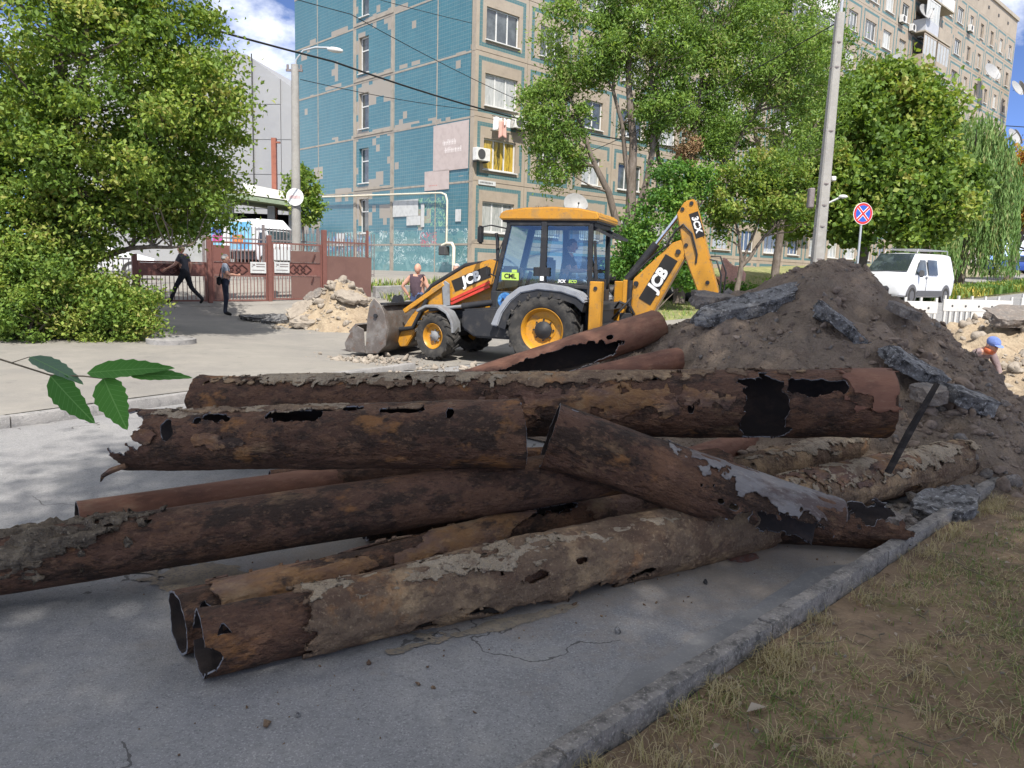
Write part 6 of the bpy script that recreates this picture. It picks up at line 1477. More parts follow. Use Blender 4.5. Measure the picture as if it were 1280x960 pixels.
# loader arms
ARM = [(.98, 1.66), (1.05, 1.88), (1.22, 1.93), (1.75, 1.76), (2.46, 1.34), (2.98, .66), (3.22, .30), (3.14, .14), (3.0, .16), (2.70, .62), (2.20, 1.00), (1.6, 1.30), (1.1, 1.48)]
for s in (1, -1):
    y0, y1 = sorted((s*.50, s*.63)); arm = MB().prism(ARM, y0, y1).build('loader_arm', 'jcb_yellow', BH, smooth=30, bevel=.018, seg=2)
    MB().tube([(1.06, s*.565, 1.90), (1.76, s*.565, 1.80), (2.47, s*.565, 1.385), (2.62, s*.565, 1.20)], .045, 8).build('hydraulic_hose', 'machine_black', arm, smooth=50)
    ram = MB(); ram.tube([(1.12, s*.70, 1.12), (1.75, s*.70, 1.02)], .062, 12); r_o = ram.build('lift_ram', 'machine_black', BH, smooth=50)
    MB().tube([(1.75, s*.70, 1.02), (2.46, s*.70, .92)], .034, 10).build('ram_rod', 'machine_grey', r_o, smooth=50)
    lev = MB().prism([(2.02, 1.02), (2.16, 1.0), (2.20, 1.40), (2.14, 1.50), (2.04, 1.44)], *sorted((s*.66, s*.70))).build('tilt_lever', 'machine_grey', BH, bevel=.01)
    MB().bar((2.16, s*.68, 1.44), (3.02, s*.68, .86), .06, .09).build('tilt_link', 'jcb_yellow', BH, bevel=.01)
    tr = MB().tube([(2.52, s*.68, 1.12), (2.82, s*.68, .55), (3.12, s*.68, .50)], .045, 8).build('bucket_ram', 'machine_black', BH, smooth=50)
    if s > 0:
        for k, dz in enumerate((0, -.075)):
            MB().bar((1.22, .645, 1.50+dz), (2.02, .645, 1.13+dz), .012, .05).build('red_stripe', 'red_paint', arm)
        d = Vector((1.22-2.02, 0, 1.60-1.24)).normalized()
        pl = MB().bar((1.98, .636, 1.395), (1.24, .636, 1.70), .225, .008, up=(0, 1, 0)).build('decal', 'decal_black', arm)
        tm = text_mesh('JCB', .245, 'decal_white', bold=.012, shear=.12, extrude=.003)
        to = link('lettering', tm, arm)
        ex = (Vector((1.24, 0, 1.70))-Vector((1.98, 0, 1.395))).normalized(); ez = Vector((0, 1, 0)); ey = ez.cross(ex)
        to.matrix_local = Matrix(((ex.x, ey.x, ez.x, 1.61), (ex.y, ey.y, ez.y, .645), (ex.z, ey.z, ez.z, 1.548), (0, 0, 0, 1)))
# bucket: back shell, side plates, lip, lugs
bk = MB(); W2 = 1.12
prof = [(3.26, .98), (3.16, .80), (3.12, .50), (3.18, .22), (3.34, .06), (3.62, .03), (4.02, .05)]
inn = [(4.02, .08), (3.62, .075), (3.37, .10), (3.23, .25), (3.17, .50), (3.21, .78), (3.31, .96)]
bo = bk.prism(prof+inn, -W2, W2).build('bucket', 'bucket_steel', BH, smooth=40)
for s in (1, -1):
    y0, y1 = sorted((s*W2, s*(W2+.035)))
    MB().prism([(3.14, .52), (3.19, .82), (3.30, 1.02), (3.42, 1.12), (3.52, 1.02), (3.58, .72), (3.60, .42), (3.62, .02), (3.34, .04), (3.17, .20)], y0, y1).build('side_plate', 'bucket_steel', bo, bevel=.01)
    MB().prism([(3.63, .03), (4.06, .05), (4.10, .20), (3.98, .40), (3.80, .56), (3.66, .50)], y0+.004, y1-.006).build('clam_side', 'bucket_steel', bo, bevel=.01)
    MB().cyl((3.38, s*(W2+.03), .78), (3.38, s*(W2+.075), .78), .04, n=12).build('pivot_bolt', 'machine_black', bo)
mb = MB(); mb.prism([(3.98, .40), (4.02, .44), (3.86, .60), (3.80, .58)], -W2, W2); mb.build('clam_blade', 'bucket_steel', bo)
for k in range(7): y = -W2+.06+k*(2*W2-.12)/6; MB().prism([(4.0, .03), (4.22, .055), (4.0, .10)], y-.045, y+.045).build('tooth', 'bucket_steel', bo)
MB().b2((3.16, -W2, .985), (3.34, W2, 1.03)).build('top_lip', 'machine_black', bo)
for y in (-.62, -.42, .42, .62): MB().prism([(3.16, 1.03), (3.34, 1.03), (3.29, 1.16), (3.25, 1.18), (3.21, 1.16)], y-.02, y+.02).build('lug', 'machine_black', bo)
# cab
cab = MB()
PIL = .065
def pillar(mb, a, b, w=PIL, y=None): mb.bar(a, b, w, w)
for s in (1, -1):
    pillar(cab, (1.12, s*.68, 1.30), (.82, s*.68, 2.62), .085); pillar(cab, (.14, s*.72, 1.45), (.14, s*.70, 2.62), .11); pillar(cab, (-.74, s*.68, 1.30), (-.72, s*.68, 2.62), .085)
    cab.bar((.82, s*.69, 2.60), (-.72, s*.69, 2.60), .08, .10)
    cab.prism([(1.16, .92), (1.16, 1.34), (.98, 1.34), (.72, 1.34), (.78, 1.0), (.86, .82)], *sorted((s*.66, s*.73)))
    cab.bar((.14, s*.715, 1.50), (-.74, s*.70, 1.46), .05, .07); cab.bar((.70, s*.72, 1.34), (.14, s*.72, 1.52), .05, .05)
cab.b2((.84, -.68, 2.55), (.90, .68, 2.65)); cab.b2((-.78, -.66, 2.54), (-.70, .66, 2.64)); cab.b2((1.08, -.66, .95), (1.16, .66, 1.36)); cab.b2((-.75, -.66, 1.0), (1.1, .66, 1.08)); cab.b2((-.80, -.66, 1.0), (-.72, .66, 1.42))
cb = cab.build('cab_frame', 'machine_black', BH, bevel=.012)
mb = MB(); mb.prism([(1.0, 2.65), (1.02, 2.74), (.92, 2.82), (.5, 2.875), (0, 2.89), (-.5, 2.865), (-.84, 2.80), (-.90, 2.70), (-.88, 2.65)], -.78, .78); mb.build('cab_roof', 'jcb_yellow', BH, smooth=40, bevel=.06, seg=3)
mb = MB(); mb.b2((-.84, -.73, 2.615), (.96, .73, 2.655)); mb.build('roof_lining', 'machine_black', BH)
def pane(pts, name='pane'):
    mb = MB(); mb.quad(*pts); return mb.build(name, 'cab_glass', BH)
for s in (1, -1):
    pane([(1.06, s*.70, 1.36), (.20, s*.71, 1.53), (.20, s*.71, 2.56), (.86, s*.70, 2.56)], 'door_pane'); pane([(.08, s*.71, 1.53), (-.70, s*.70, 1.50), (-.68, s*.70, 2.56), (.08, s*.71, 2.56)], 'side_pane')
    pane([(.72, s*.735, 1.02), (1.05, s*.735, .98), (1.03, s*.735, 1.32), (.66, s*.735, 1.34)], 'lower_door_pane')
pane([(1.12, -.64, 1.38), (1.12, .64, 1.38), (.86, .64, 2.55), (.86, -.64, 2.55)], 'windscreen')
# opened rear window tipped up
mb = MB(); mb.quad((-.76, -.6, 2.52), (-.76, .6, 2.52), (-1.10, .6, 2.36), (-1.10, -.6, 2.36)); rw = mb.build('rear_window', 'cab_glass', BH)
mb = MB(); mb.bar((-.76, .62, 2.53), (-1.12, .62, 2.365), .04, .05); mb.bar((-.76, -.62, 2.53), (-1.12, -.62, 2.365), .04, .05); mb.bar((-1.11, -.6, 2.365), (-1.11, .6, 2.365), .04, .04); mb.build('rear_window_frame', 'machine_black', rw)
MB().bar((-.80, .66, 2.30), (-.86, .66, 1.50), .04, .05).build('grab_rail', 'machine_black', BH)
MB().bar((.30, .745, 1.72), (.02, .745, 1.72), .03, .14).build('door_handle', 'machine_black', BH, bevel=.012)
MB().box((.14, .78, 1.60), (.07, .006, .08)).build('sticker', 'decal_white', BH)
MB().box((.78, .722, 1.62), (.34, .006, .14)).build('sticker', 'decal_lime', BH)
MB().box((.70, .722, 1.72), (.10, .006, .05)).build('sticker', 'decal_lime', BH)
def lettering(body, size, mat, x, y, z, shear=0, bold=0, parent=None):
    o = link('lettering', text_mesh(body, size, mat, bold=bold, shear=shear), parent or BH)
    # faces +y, reads towards -x
    o.matrix_local = Matrix(((-1, 0, 0, x), (0, 0, 1, y), (0, 1, 0, z), (0, 0, 0, 1))); return o
lettering('CML', .12, 'decal_black', .78, .727, 1.62, bold=.004)
lettering('3CX', .075, 'decal_white', -.22, .722, 1.56, .15, .003); lettering('ECO', .075, 'decal_lime', -.43, .722, 1.56, .15, .003)
MB().lathe([(.15, 0), (.15, .004), (0, .004)], (.86, .737, 1.17), 'y', 24).build('sticker', 'decal_blue', BH)
lettering('AIF', .12, 'decal_black', .86, .744, 1.17, bold=.004)
# mirrors, exhaust
mb = MB(); mb.tube([(.90, .70, 2.50), (1.10, .95, 2.54), (1.22, 1.08, 2.50)], .014, 6); mo = mb.build('mirror_arm', 'machine_black', BH); MB().box((1.24, 1.10, 2.36), (.06, .20, .32)).build('mirror', 'machine_black', mo, bevel=.025, seg=2)
mb = MB(); mb.tube([(1.05, .70, 1.60), (1.16, .82, 1.66)], .014, 6); mo = mb.build('mirror_arm', 'machine_black', BH); MB().box((1.17, .84, 1.70), (.05, .15, .16)).build('mirror', 'machine_black', mo, bevel=.02, seg=2)
MB().tube([(1.12, .50, 1.80), (1.14, .50, 2.30), (1.17, .50, 2.42)], .035, 10).build('exhaust', 'machine_black', BH, smooth=50)
MB().tube([(.86, .66, 2.52), (1.0, .74, 2.1), (1.13, .72, 1.62)], .012, 6).build('handrail', 'machine_black', BH)
# seat and controls
mb = MB(); mb.b2((-.25, -.25, 1.30), (.25, .25, 1.45)); mb.b2((.18, -.24, 1.45), (.32, .24, 2.0)); mb.build('seat', 'machine_black', BH, bevel=.05, seg=2)
mb = MB(); mb.b2((-.80, -.35, 1.08), (-.60, .35, 1.62)); mb.tube([(-.68, .12, 1.6), (-.66, .12, 1.86)], .014, 6); mb.tube([(-.68, -.12, 1.6), (-.66, -.12, 1.86)], .014, 6); mb.build('control_levers', 'machine_black', BH)
mb = MB(); mb.tube([(.80, 0, 1.1), (.62, 0, 1.72)], .04, 8); mb.lathe([(.18, 0), (.20, .02), (.18, .04), (.16, .02)], (.60, 0, 1.74), 'z', 20, closed=True); mb.build('steering_wheel', 'machine_black', BH)
# rear frame, stabilisers, kingpost, boom
mb = MB(); mb.b2((-1.02, -1.05, .62), (-.90, 1.05, .80)); mb.b2((-1.02, -1.05, 1.05), (-.90, 1.05, 1.18)); mb.build('rear_frame', 'machine_black', BH, bevel=.01)
for s in (1, -1):
    o = MB().b2((-1.06, s*.98-.09, .62), (-0.84, s*.98+.09, 1.58)).build('stabiliser', 'jcb_yellow', BH, bevel=.012)
    MB().b2((-1.03, s*.98-.065, .12), (-0.87, s*.98+.065, .618)).build('stabiliser_leg', 'machine_grey', o); MB().b2((-1.12, s*.98-.16, .04), (-0.78, s*.98+.16, .118)).build('stabiliser_foot', 'machine_black', o, bevel=.01)
    MB().cyl((-0.95, s*1.072, 1.46), (-0.95, s*1.09, 1.46), .035, n=10).build('bolt', 'machine_black', o)
mb = MB(); mb.b2((-1.49, .02, .70), (-1.24, .36, 1.02)); mb.cyl((-1.40, .19, .62), (-1.40, .19, 1.60), .11, n=14); mb.build('kingpost', 'machine_black', BH, bevel=.012)
mb = MB(); mb.b2((-1.35, .05, 1.0), (-1.27, .33, 1.62)); mb.build('kingpost_plate', 'jcb_yellow', BH, bevel=.01)
for y in (.05, .17, .29): pass
mb = MB(); mb.tube([(-1.10, .1, 1.1), (-1.23, .35, 1.22), (-1.44, .38, 1.15), (-1.52, .36, 1.0)], .022, 6); mb.build('hydraulic_hose', 'machine_black', BH); mb = MB(); mb.tube([(-1.10, .3, .9), (-1.27, .5, 1.05), (-1.46, .42, 1.3)], .022, 6); mb.build('hydraulic_hose', 'machine_black', BH)
BOOM = [(-1.44, .92), (-1.79, .92), (-2.34, 2.02), (-2.39, 2.20), (-2.29, 2.36), (-2.13, 2.30), (-1.46, 1.64)]
boom = MB().prism(BOOM, .04, .34).build('boom', 'jcb_yellow', BH, bevel=.02, seg=2)
d0, d1 = Vector((-1.69, 0, 1.24)), Vector((-2.13, 0, 2.04)); ex = (d1-d0).normalized()
MB().bar((d0.x, .346, d0.z), (d1.x, .346, d1.z), .008, .25).build('decal', 'decal_black', boom)
to = link('lettering', text_mesh('JCB', .27, 'decal_white', bold=.013, shear=.12, extrude=.003), boom)
ez = Vector((0, 1, 0)); ey = ez.cross(ex); c = (d0+d1)/2-ey*.005
to.matrix_local = Matrix(((ex.x, ey.x, ez.x, c.x), (ex.y, ey.y, ez.y, .354), (ex.z, ey.z, ez.z, c.z), (0, 0, 0, 1)))
for x, z in ((-1.52, 1.56), (-2.24, 2.14)): MB().cyl((x, .335, z), (x, .375, z), .045, n=12).build('pivot_pin', 'machine_black', boom)
DIP = [(-2.46, 3.06), (-2.30, 3.02), (-2.17, 2.80), (-2.29, 2.30), (-2.35, 2.06), (-2.68, 1.30), (-2.83, 1.24), (-2.98, 1.44), (-2.76, 2.10), (-2.56, 2.76)]
dip = MB().prism(DIP, .03, .35).build('dipper_arm', 'jcb_yellow', BH, bevel=.02, seg=2)
for x, z in ((-2.27, 2.88), (-2.42, 2.98), (-2.37, 2.26), (-2.78, 1.62)): MB().cyl((x, .345, z), (x, .37, z), .035, n=12).build('pivot_pin', 'machine_black', dip)
to = link('lettering', text_mesh('3CX', .15, 'decal_white', bold=.006, shear=.1, extrude=.003), dip)
ex = (Vector((-2.64, 0, 2.46))-Vector((-2.51, 0, 2.82))).normalized(); ey = ez.cross(ex)
to.matrix_local = Matrix(((ex.x, ey.x, ez.x, -2.53), (ex.y, ey.y, ez.y, .356), (ex.z, ey.z, ez.z, 2.62), (0, 0, 0, 1)))
pl = MB().bar((-2.46, .352, 2.82), (-2.61, .352, 2.40), .004, .16).build('decal', 'decal_black', dip)
rm = MB().tube([(-1.32, .19, 1.62), (-1.82, .19, 2.28)], .075, 14).build('boom_ram', 'machine_black', BH, smooth=50)
MB().tube([(-1.82, .19, 2.28), (-2.24, .19, 2.86)], .038, 10).build('ram_rod', 'chrome', rm, smooth=50)
MB().tube([(-1.40, .30, 1.66), (-1.74, .34, 2.0), (-2.03, .36, 2.24), (-2.17, .38, 2.5), (-2.30, .38, 2.62), (-2.46, .37, 2.46), (-2.57, .37, 2.1), (-2.56, .36, 1.95)], .018, 6).build('hydraulic_hose', 'machine_black', BH, smooth=50)
MB().tube([(-2.78, .30, 2.02), (-2.91, .32, 2.0), (-3.00, .3, 1.75), (-3.00, .3, 1.45)], .016, 6).build('hydraulic_hose', 'machine_black', BH, smooth=50); MB().tube([(-2.79, .22, 2.08), (-2.96, .24, 2.08), (-3.07, .2, 1.8), (-3.05, .2, 1.42)], .016, 6).build('hydraulic_hose', 'machine_black', BH, smooth=50)
hb = MB(); hb.prism([(-2.71, 1.26), (-2.96, 1.34), (-3.15, 1.05), (-3.22, .70), (-3.07, .42), (-2.79, .36), (-2.85, .44), (-3.03, .52), (-3.13, .74), (-3.07, 1.0), (-2.90, 1.14), (-2.74, 1.08)], -.10, .48); hbo = hb.build('digging_bucket', 'bucket_steel', BH, smooth=40)
# driver, turned to the rear
person('driver in dark shirt at the rear controls inside the digger cab', (BH.location.x+.08, BH.location.y+.0, BH.location.z+.52), R(180-20)+math.pi,
       dict(pelvis=(-.02, 0, 1.00), belly=(.0, 0, 1.14), chest=(.02, 0, 1.34), neck=(.06, 0, 1.51), head=(.10, 0, 1.64), shL=(.02, .18, 1.44), shR=(.02, -.18, 1.44), elL=(.14, .22, 1.18), wrL=(.40, .16, 1.20), elR=(.14, -.22, 1.18), wrR=(.40, -.16, 1.20),
            hiL=(0, .10, .96), knL=(.42, .14, .98), anL=(.46, .14, .60), toL=(.60, .14, .58), hiR=(0, -.10, .96), knR=(.42, -.14, .98), anR=(.46, -.14, .60), toR=(.60, -.14, .58)), ('shirt_navy', 'jeans_pale', 'shoes_black'), 'hair_dark', face=(1, 0, -.25))
# ================================================================ VEHICLES
pmat('paint_white', (0.60, 0.61, 0.62), [(2, (0.55, 0.56, 0.57), .45, .7)], rough=.28, spec=.5)
pmat('paint_blue', (0.02, 0.06, 0.28), rough=.25, spec=.6)
pmat('car_glass', (0.022, 0.03, 0.034), [(1.2, (0.07, 0.09, 0.095), .48, .62)], rough=.05, spec=.9)
pmat('trim_grey', (0.10, 0.10, 0.105), rough=.7)
pmat('lamp_lens', (0.55, 0.56, 0.55), rough=.12, spec=.8)
pmat('lamp_orange', (0.6, 0.18, 0.03), rough=.3)
pmat('rim_silver', (0.35, 0.35, 0.36), rough=.35, metal=.6)
def hull(parent, name, mat, stations):
    """stations: (x, half width low, half width belt, half width roof, z low, z belt, z roof)"""
    rings = []
    for (x, wl, wb, wr, zl, zb, zr) in stations:
        half = [(wl*.92, zl), (wl, zl+.06), (wb, zl+(zb-zl)*.5), (wb, zb), (wb*.4+wr*.6, zb+(zr-zb)*.62), (wr, zr-.07), (wr*.88, zr-.015), (0, zr+.012)]
        rings.append([(x, y, z) for y, z in half]+[(x, -y, z) for y, z in reversed(half[:-1])])
    V = [p for r_ in rings for p in r_]; k = len(rings[0]); F = []
    for a in range(len(rings)-1):
        for b in range(k): F.append((a*k+b, a*k+(b+1) % k, (a+1)*k+(b+1) % k, (a+1)*k+b))
    F.append(tuple(range(k))); F.append(tuple(reversed(range((len(rings)-1)*k, len(rings)*k))))
    me = bpy.data.meshes.new(name); me.from_pydata(V, [], F); bm = bmesh.new(); bm.from_mesh(me); bmesh.ops.recalc_face_normals(bm, faces=bm.faces[:]); bm.to_mesh(me); bm.free()
    me.materials.append(MATS[mat])
    for p in me.polygons: p.use_smooth = True
    me.set_sharp_from_angle(angle=R(32)); return link(name, me, parent)
def road_wheel(parent, c, r, w, s):
    t = MB().lathe([(r*.62, -w/2), (r*.9, -w/2), (r, -w*.36), (r, w*.36), (r*.9, w/2), (r*.62, w/2)], (0, 0, 0), 'y', 28, closed=True).build('wheel', 'tyre', parent, c, smooth=40)
    MB().lathe([(r*.64, s*w*.45), (r*.56, s*w*.30), (r*.2, s*w*.34), (.0, s*w*.36)], (0, 0, 0), 'y', 20, cap0=False).build('rim', 'rim_silver', t, smooth=40)
def plate(parent, name, mat, pts, th=.012):
    """thin panel from a polygon; thickness along its normal"""
    P = [Vector(p) for p in pts]; n = (P[1]-P[0]).cross(P[-1]-P[0]).normalized(); bm = bmesh.new()
    A = [bm.verts.new(p) for p in P]; B = [bm.verts.new(p+n*th) for p in P]; k = len(P)
    fs = [bm.faces.new(A), bm.faces.new(list(reversed(B)))]+[bm.faces.new((A[i_], B[i_], B[(i_+1) % k], A[(i_+1) % k])) for i_ in range(k)]
    bmesh.ops.recalc_face_normals(bm, faces=fs); me = bpy.data.meshes.new(name); bm.to_mesh(me); bm.free(); me.materials.append(MATS[mat]); return link(name, me, parent)
def van():
    x, y = 15.55, 31.0
    t = thing('van', 'white panel van with roof rack parked behind the mound', 'van', gz(x, y, .0), R(-140))
    b = hull(t, 'body', 'paint_white', [(2.42, .74, .80, .70, .36, .58, .74), (2.36, .84, .88, .78, .30, .62, .92), (2.05, .90, .93, .80, .27, .78, 1.07), (1.62, .92, .95, .80, .26, .95, 1.20), (1.25, .93, .96, .76, .26, 1.05, 1.55), (.85, .93, .96, .72, .26, 1.08, 1.86), (.5, .93, .96, .72, .26, 1.08, 1.95), (-1.6, .93, .96, .74, .26, 1.08, 1.98), (-2.25, .92, .95, .74, .28, 1.08, 1.96), (-2.38, .88, .92, .70, .32, 1.05, 1.90)])
    plate(t, 'windscreen', 'car_glass', [(1.60, -.74, 1.235), (1.60, .74, 1.235), (.90, .63, 1.865), (.90, -.63, 1.865)], -.012) if False else plate(t, 'windscreen', 'car_glass', [(1.615, .76, 1.235), (1.615, -.76, 1.235), (.86, -.66, 1.90), (.86, .66, 1.90)], -.03)
    for s in (1, -1):
        plate(t, 'side_window', 'car_glass', [(1.36, s*.955, 1.14), (.42, s*.972, 1.12), (.42, s*.868, 1.68), (.86, s*.864, 1.68)], .02*s)
        plate(t, 'side_window', 'car_glass', [(.22, s*.972, 1.12), (-.62, s*.972, 1.12), (-.62, s*.868, 1.70), (.22, s*.868, 1.70)], .02*s)
        plate(t, 'door_trim', 'trim_grey', [(1.1, s*.945, .30), (-1.2, s*.945, .30), (-1.2, s*.972, .52), (1.1, s*.972, .52)], .012*s)
        MB().box((1.12, s*1.08, 1.16), (.10, .20, .26)).build('mirror', 'trim_grey', t, bevel=.04, seg=2)
        MB().b2((.30, s*.968-.01, .98), (.46, s*.968+.015, 1.04)).build('door_handle', 'trim_grey', t)
        MB().b2((.34, s*.965-.006, .4), (.352, s*.965+.009, 1.10)).build('door_seam', 'trim_grey', t)
        plate(t, 'headlight', 'lamp_lens', [(2.16, s*.86, .74), (2.34, s*.60, .68), (2.24, s*.56, .90), (1.94, s*.84, .98)], .03*s)
        for x_ in (1.52, -1.58): road_wheel(t, (x_, s*.86, .33), .33, .24, s); MB().cyl((x_, s*.93, .36), (x_, s*.968, .36), .40, n=24).build('wheel_arch', 'trim_grey', t)
    MB().b2((2.30, -.5, .40), (2.455, .5, .56)).build('lower_grille', 'trim_grey', t); MB().b2((2.1, -.38, .86), (2.34, .38, .905)).build('grille', 'trim_grey', t)
    mb = MB()
    for s in (1, -1): mb.tube([(.6, s*.62, 1.96), (.55, s*.62, 2.10), (-2.2, s*.62, 2.12), (-2.25, s*.62, 1.97)], .02, 6)
    for k in range(7): x_ = .45-k*.42; mb.tube([(x_, -.62, 2.11), (x_, .62, 2.11)], .016, 6)
    mb.build('roof_rack', 'rim_silver', t)
van()
def sedan(label, loc, rotz, paint, group=None):
    t = thing('car', label, 'car', loc, rotz, group)
    hull(t, 'body', paint, [(2.1, .62, .68, .5, .34, .5, .60), (2.02, .74, .78, .66, .26, .56, .70), (1.5, .8, .84, .7, .22, .68, .84), (.95, .82, .86, .70, .22, .78, .94), (.4, .82, .86, .60, .22, .86, 1.32), (.0, .82, .86, .58, .22, .87, 1.44), (-.8, .82, .86, .58, .22, .88, 1.43), (-1.4, .82, .86, .62, .22, .88, 1.12), (-1.75, .8, .84, .66, .24, .84, 1.0), (-2.05, .72, .76, .6, .30, .76, .90)])
    for s in (1, -1):
        plate(t, 'side_window', 'car_glass', [(.62, s*.862, .93), (-1.15, s*.862, .93), (-.85, s*.70, 1.34), (.15, s*.70, 1.34)], .02*s)
        for x_ in (1.35, -1.25): road_wheel(t, (x_, s*.76, .31), .31, .2, s)
    plate(t, 'windscreen', 'car_glass', [(.92, .68, .99), (.92, -.68, .99), (.22, -.55, 1.40), (.22, .55, 1.40)], -.03)
sedan('white car parked behind the fence, half hidden by the shrubs', gz(-14.3, 26.0, .02), R(22), 'paint_white')
sedan('dark blue car parked far away at the right edge', gz(39.6, 62, .05), R(170), 'paint_blue'); sedan('pale grey car parked beyond the dark blue one', gz(43.8, 63.5, .05), R(170), 'paint_white')
# delivery truck behind the gate
pmat('print_blue', (0.10, 0.34, 0.58), [(1.2, (0.25, 0.55, 0.70), .45, .6)], rough=.5); pmat('print_navy', (0.05, 0.08, 0.32), rough=.5); pmat('print_magenta', (0.55, 0.06, 0.28), rough=.5); pmat('print_orange', (0.62, 0.20, 0.06), rough=.5)
t = thing('delivery_truck', 'white box truck with blue printed side parked under the shed', 'truck', gz(-14.5, 44.5, .02), R(-36))
MB().b2((-3.4, -1.1, .95), (.7, 1.1, 2.72)).build('cargo_box', 'paint_white', t, bevel=.06, seg=2)
MB().b2((-3.5, -.5, .5), (1.8, .5, .92)).build('chassis', 'trim_grey', t)
c = hull(t, 'driver_cab', 'paint_white', [(2.1, .8, .85, .75, .5, .9, 1.25), (1.95, .9, .95, .85, .45, 1.1, 1.4), (1.5, .92, .98, .82, .45, 1.2, 2.1), (.8, .92, .98, .85, .45, 1.2, 2.3)])
MB().prism([(.72, 2.2), (1.5, 2.2), (.72, 2.75)], -.9, .9).build('wind_deflector', 'paint_white', t)
plate(t, 'windscreen', 'car_glass', [(1.93, .82, 1.38), (1.93, -.82, 1.38), (1.50, -.76, 2.06), (1.50, .76, 2.06)], -.04)
for s in (1, -1):
    plate(t, 'side_window', 'car_glass', [(1.75, s*.985, 1.3), (.95, s*.985, 1.3), (.95, s*.88, 1.98), (1.45, s*.86, 1.98)], .02*s)
    for x_ in (1.45, -2.3): road_wheel(t, (x_, s*.85, .4), .4, .26, s)
    pt = MB().b2((-3.3, s*1.104-.004, 1.05), (.55, s*1.104+.004, 2.55)).build('side_print', 'print_blue', t)
    q = s*1.112
    for (xa, xb, za, zb, mm) in [(-3.15, -2.2, 1.9, 2.35, 'print_navy'), (-3.15, -2.2, 1.5, 1.86, 'print_magenta'), (-1.2, -.2, 1.35, 1.85, 'print_orange'), (-2.1, -1.4, 1.2, 2.5, 'decal_white')]: MB().b2((xa, q-.003, za), (xb, q+.003, zb)).build('print_block', mm, pt)

# ================================================================ FENCE AND GATES
pmat('gate_red', (0.17, 0.072, 0.058), [(2, (0.145, 0.062, 0.05), .45, .65), (9, (0.21, 0.105, 0.085), .55, .7, 5, .6)], rough=.6)
pmat('sheet_brown', (0.145, 0.08, 0.066), [(1.5, (0.125, 0.068, 0.057), .45, .65), (8, (0.18, 0.105, 0.085), .56, .7, 5, .5)], rough=.6)
pmat('gate_dark', (0.07, 0.03, 0.025), rough=.7)
pmat('iron_grey', (0.19, 0.165, 0.16), [(9, (0.13, 0.10, 0.095), .5, .7)], rough=.6)
def fence_root(name, label, cat, s, w=23.4, rot=0, group=None):
    return thing(name, label, cat, SW(s, w), AX+rot, group)
def bars(parent, x0, x1, z0, z1, step=.12, r=.012, mat='gate_red', y=0):
    mb = MB(); n = max(1, int(round((x1-x0)/step)))
    for k in range(n+1): x_ = x0+(x1-x0)*k/n; mb.b2((x_-r, y-r, z0), (x_+r, y+r, z1))
    return tag(mb.build('bars', mat, parent), kind='stuff')
def frame_rect(parent, x0, x1, z0, z1, mat, th=.05, y=0, name='frame'):
    h = th/2; mb = MB(); mb.b2((x0, y-h, z0), (x0+th, y+h, z1)); mb.b2((x1-th, y-h, z0), (x1, y+h, z1)); mb.b2((x0+th, y-h+.002, z0), (x1-th, y+h-.002, z0+th)); mb.b2((x0+th, y-h+.002, z1-th), (x1-th, y+h-.002, z1)); return mb.build(name, mat, parent)
def diamonds(parent, cx, cz, h, n=3, dx=.22, y=-.03):
    for k in range(n):
        mb = MB(); c_ = cx+(k-(n-1)/2)*dx; P_ = [(c_-h*1.25, cz), (c_, cz+h), (c_+h*1.25, cz), (c_, cz-h)]
        for a in range(4): mb.bar((P_[a][0], y-.002*k, P_[a][1]), (P_[(a+1) % 4][0], y-.002*k, P_[(a+1) % 4][1]), .016, .022)
        mb.build('diamond', 'gate_dark', parent)
def post(parent, x, h, wd=.11, mat='gate_red'): MB().b2((x-wd/2, -wd/2, -.15), (x+wd/2, wd/2, h)).build('post', mat, parent, bevel=.008)
# left bar fence
t = fence_root('bar_fence', 'thin brown bar fence between the shrubs and the walking man', 'fence', -1.0)
bars(t, 0, 7.05, .05, 1.28, .135, .010, 'iron_grey'); mb = MB(); mb.b2((0, -.02, .12), (7.1, .02, .16)); mb.build('rail', 'iron_grey', t); mb = MB(); mb.b2((0, -.02, 1.24), (7.1, .02, 1.28)); mb.build('rail', 'iron_grey', t)
# wicket
t = fence_root('wicket_gate', 'narrow red wicket with diamond pattern behind the walking man', 'gate', 6.2)
post(t, 0, 1.40, .13); frame_rect(t, .08, 1.98, .06, 1.22, 'gate_red'); MB().b2((.13, -.012, .80), (1.93, .012, 1.165)).build('sheet', 'gate_red', t); diamonds(t, 1.0, .98, .15); bars(t, .2, 1.9, .115, .795, .12, .009)
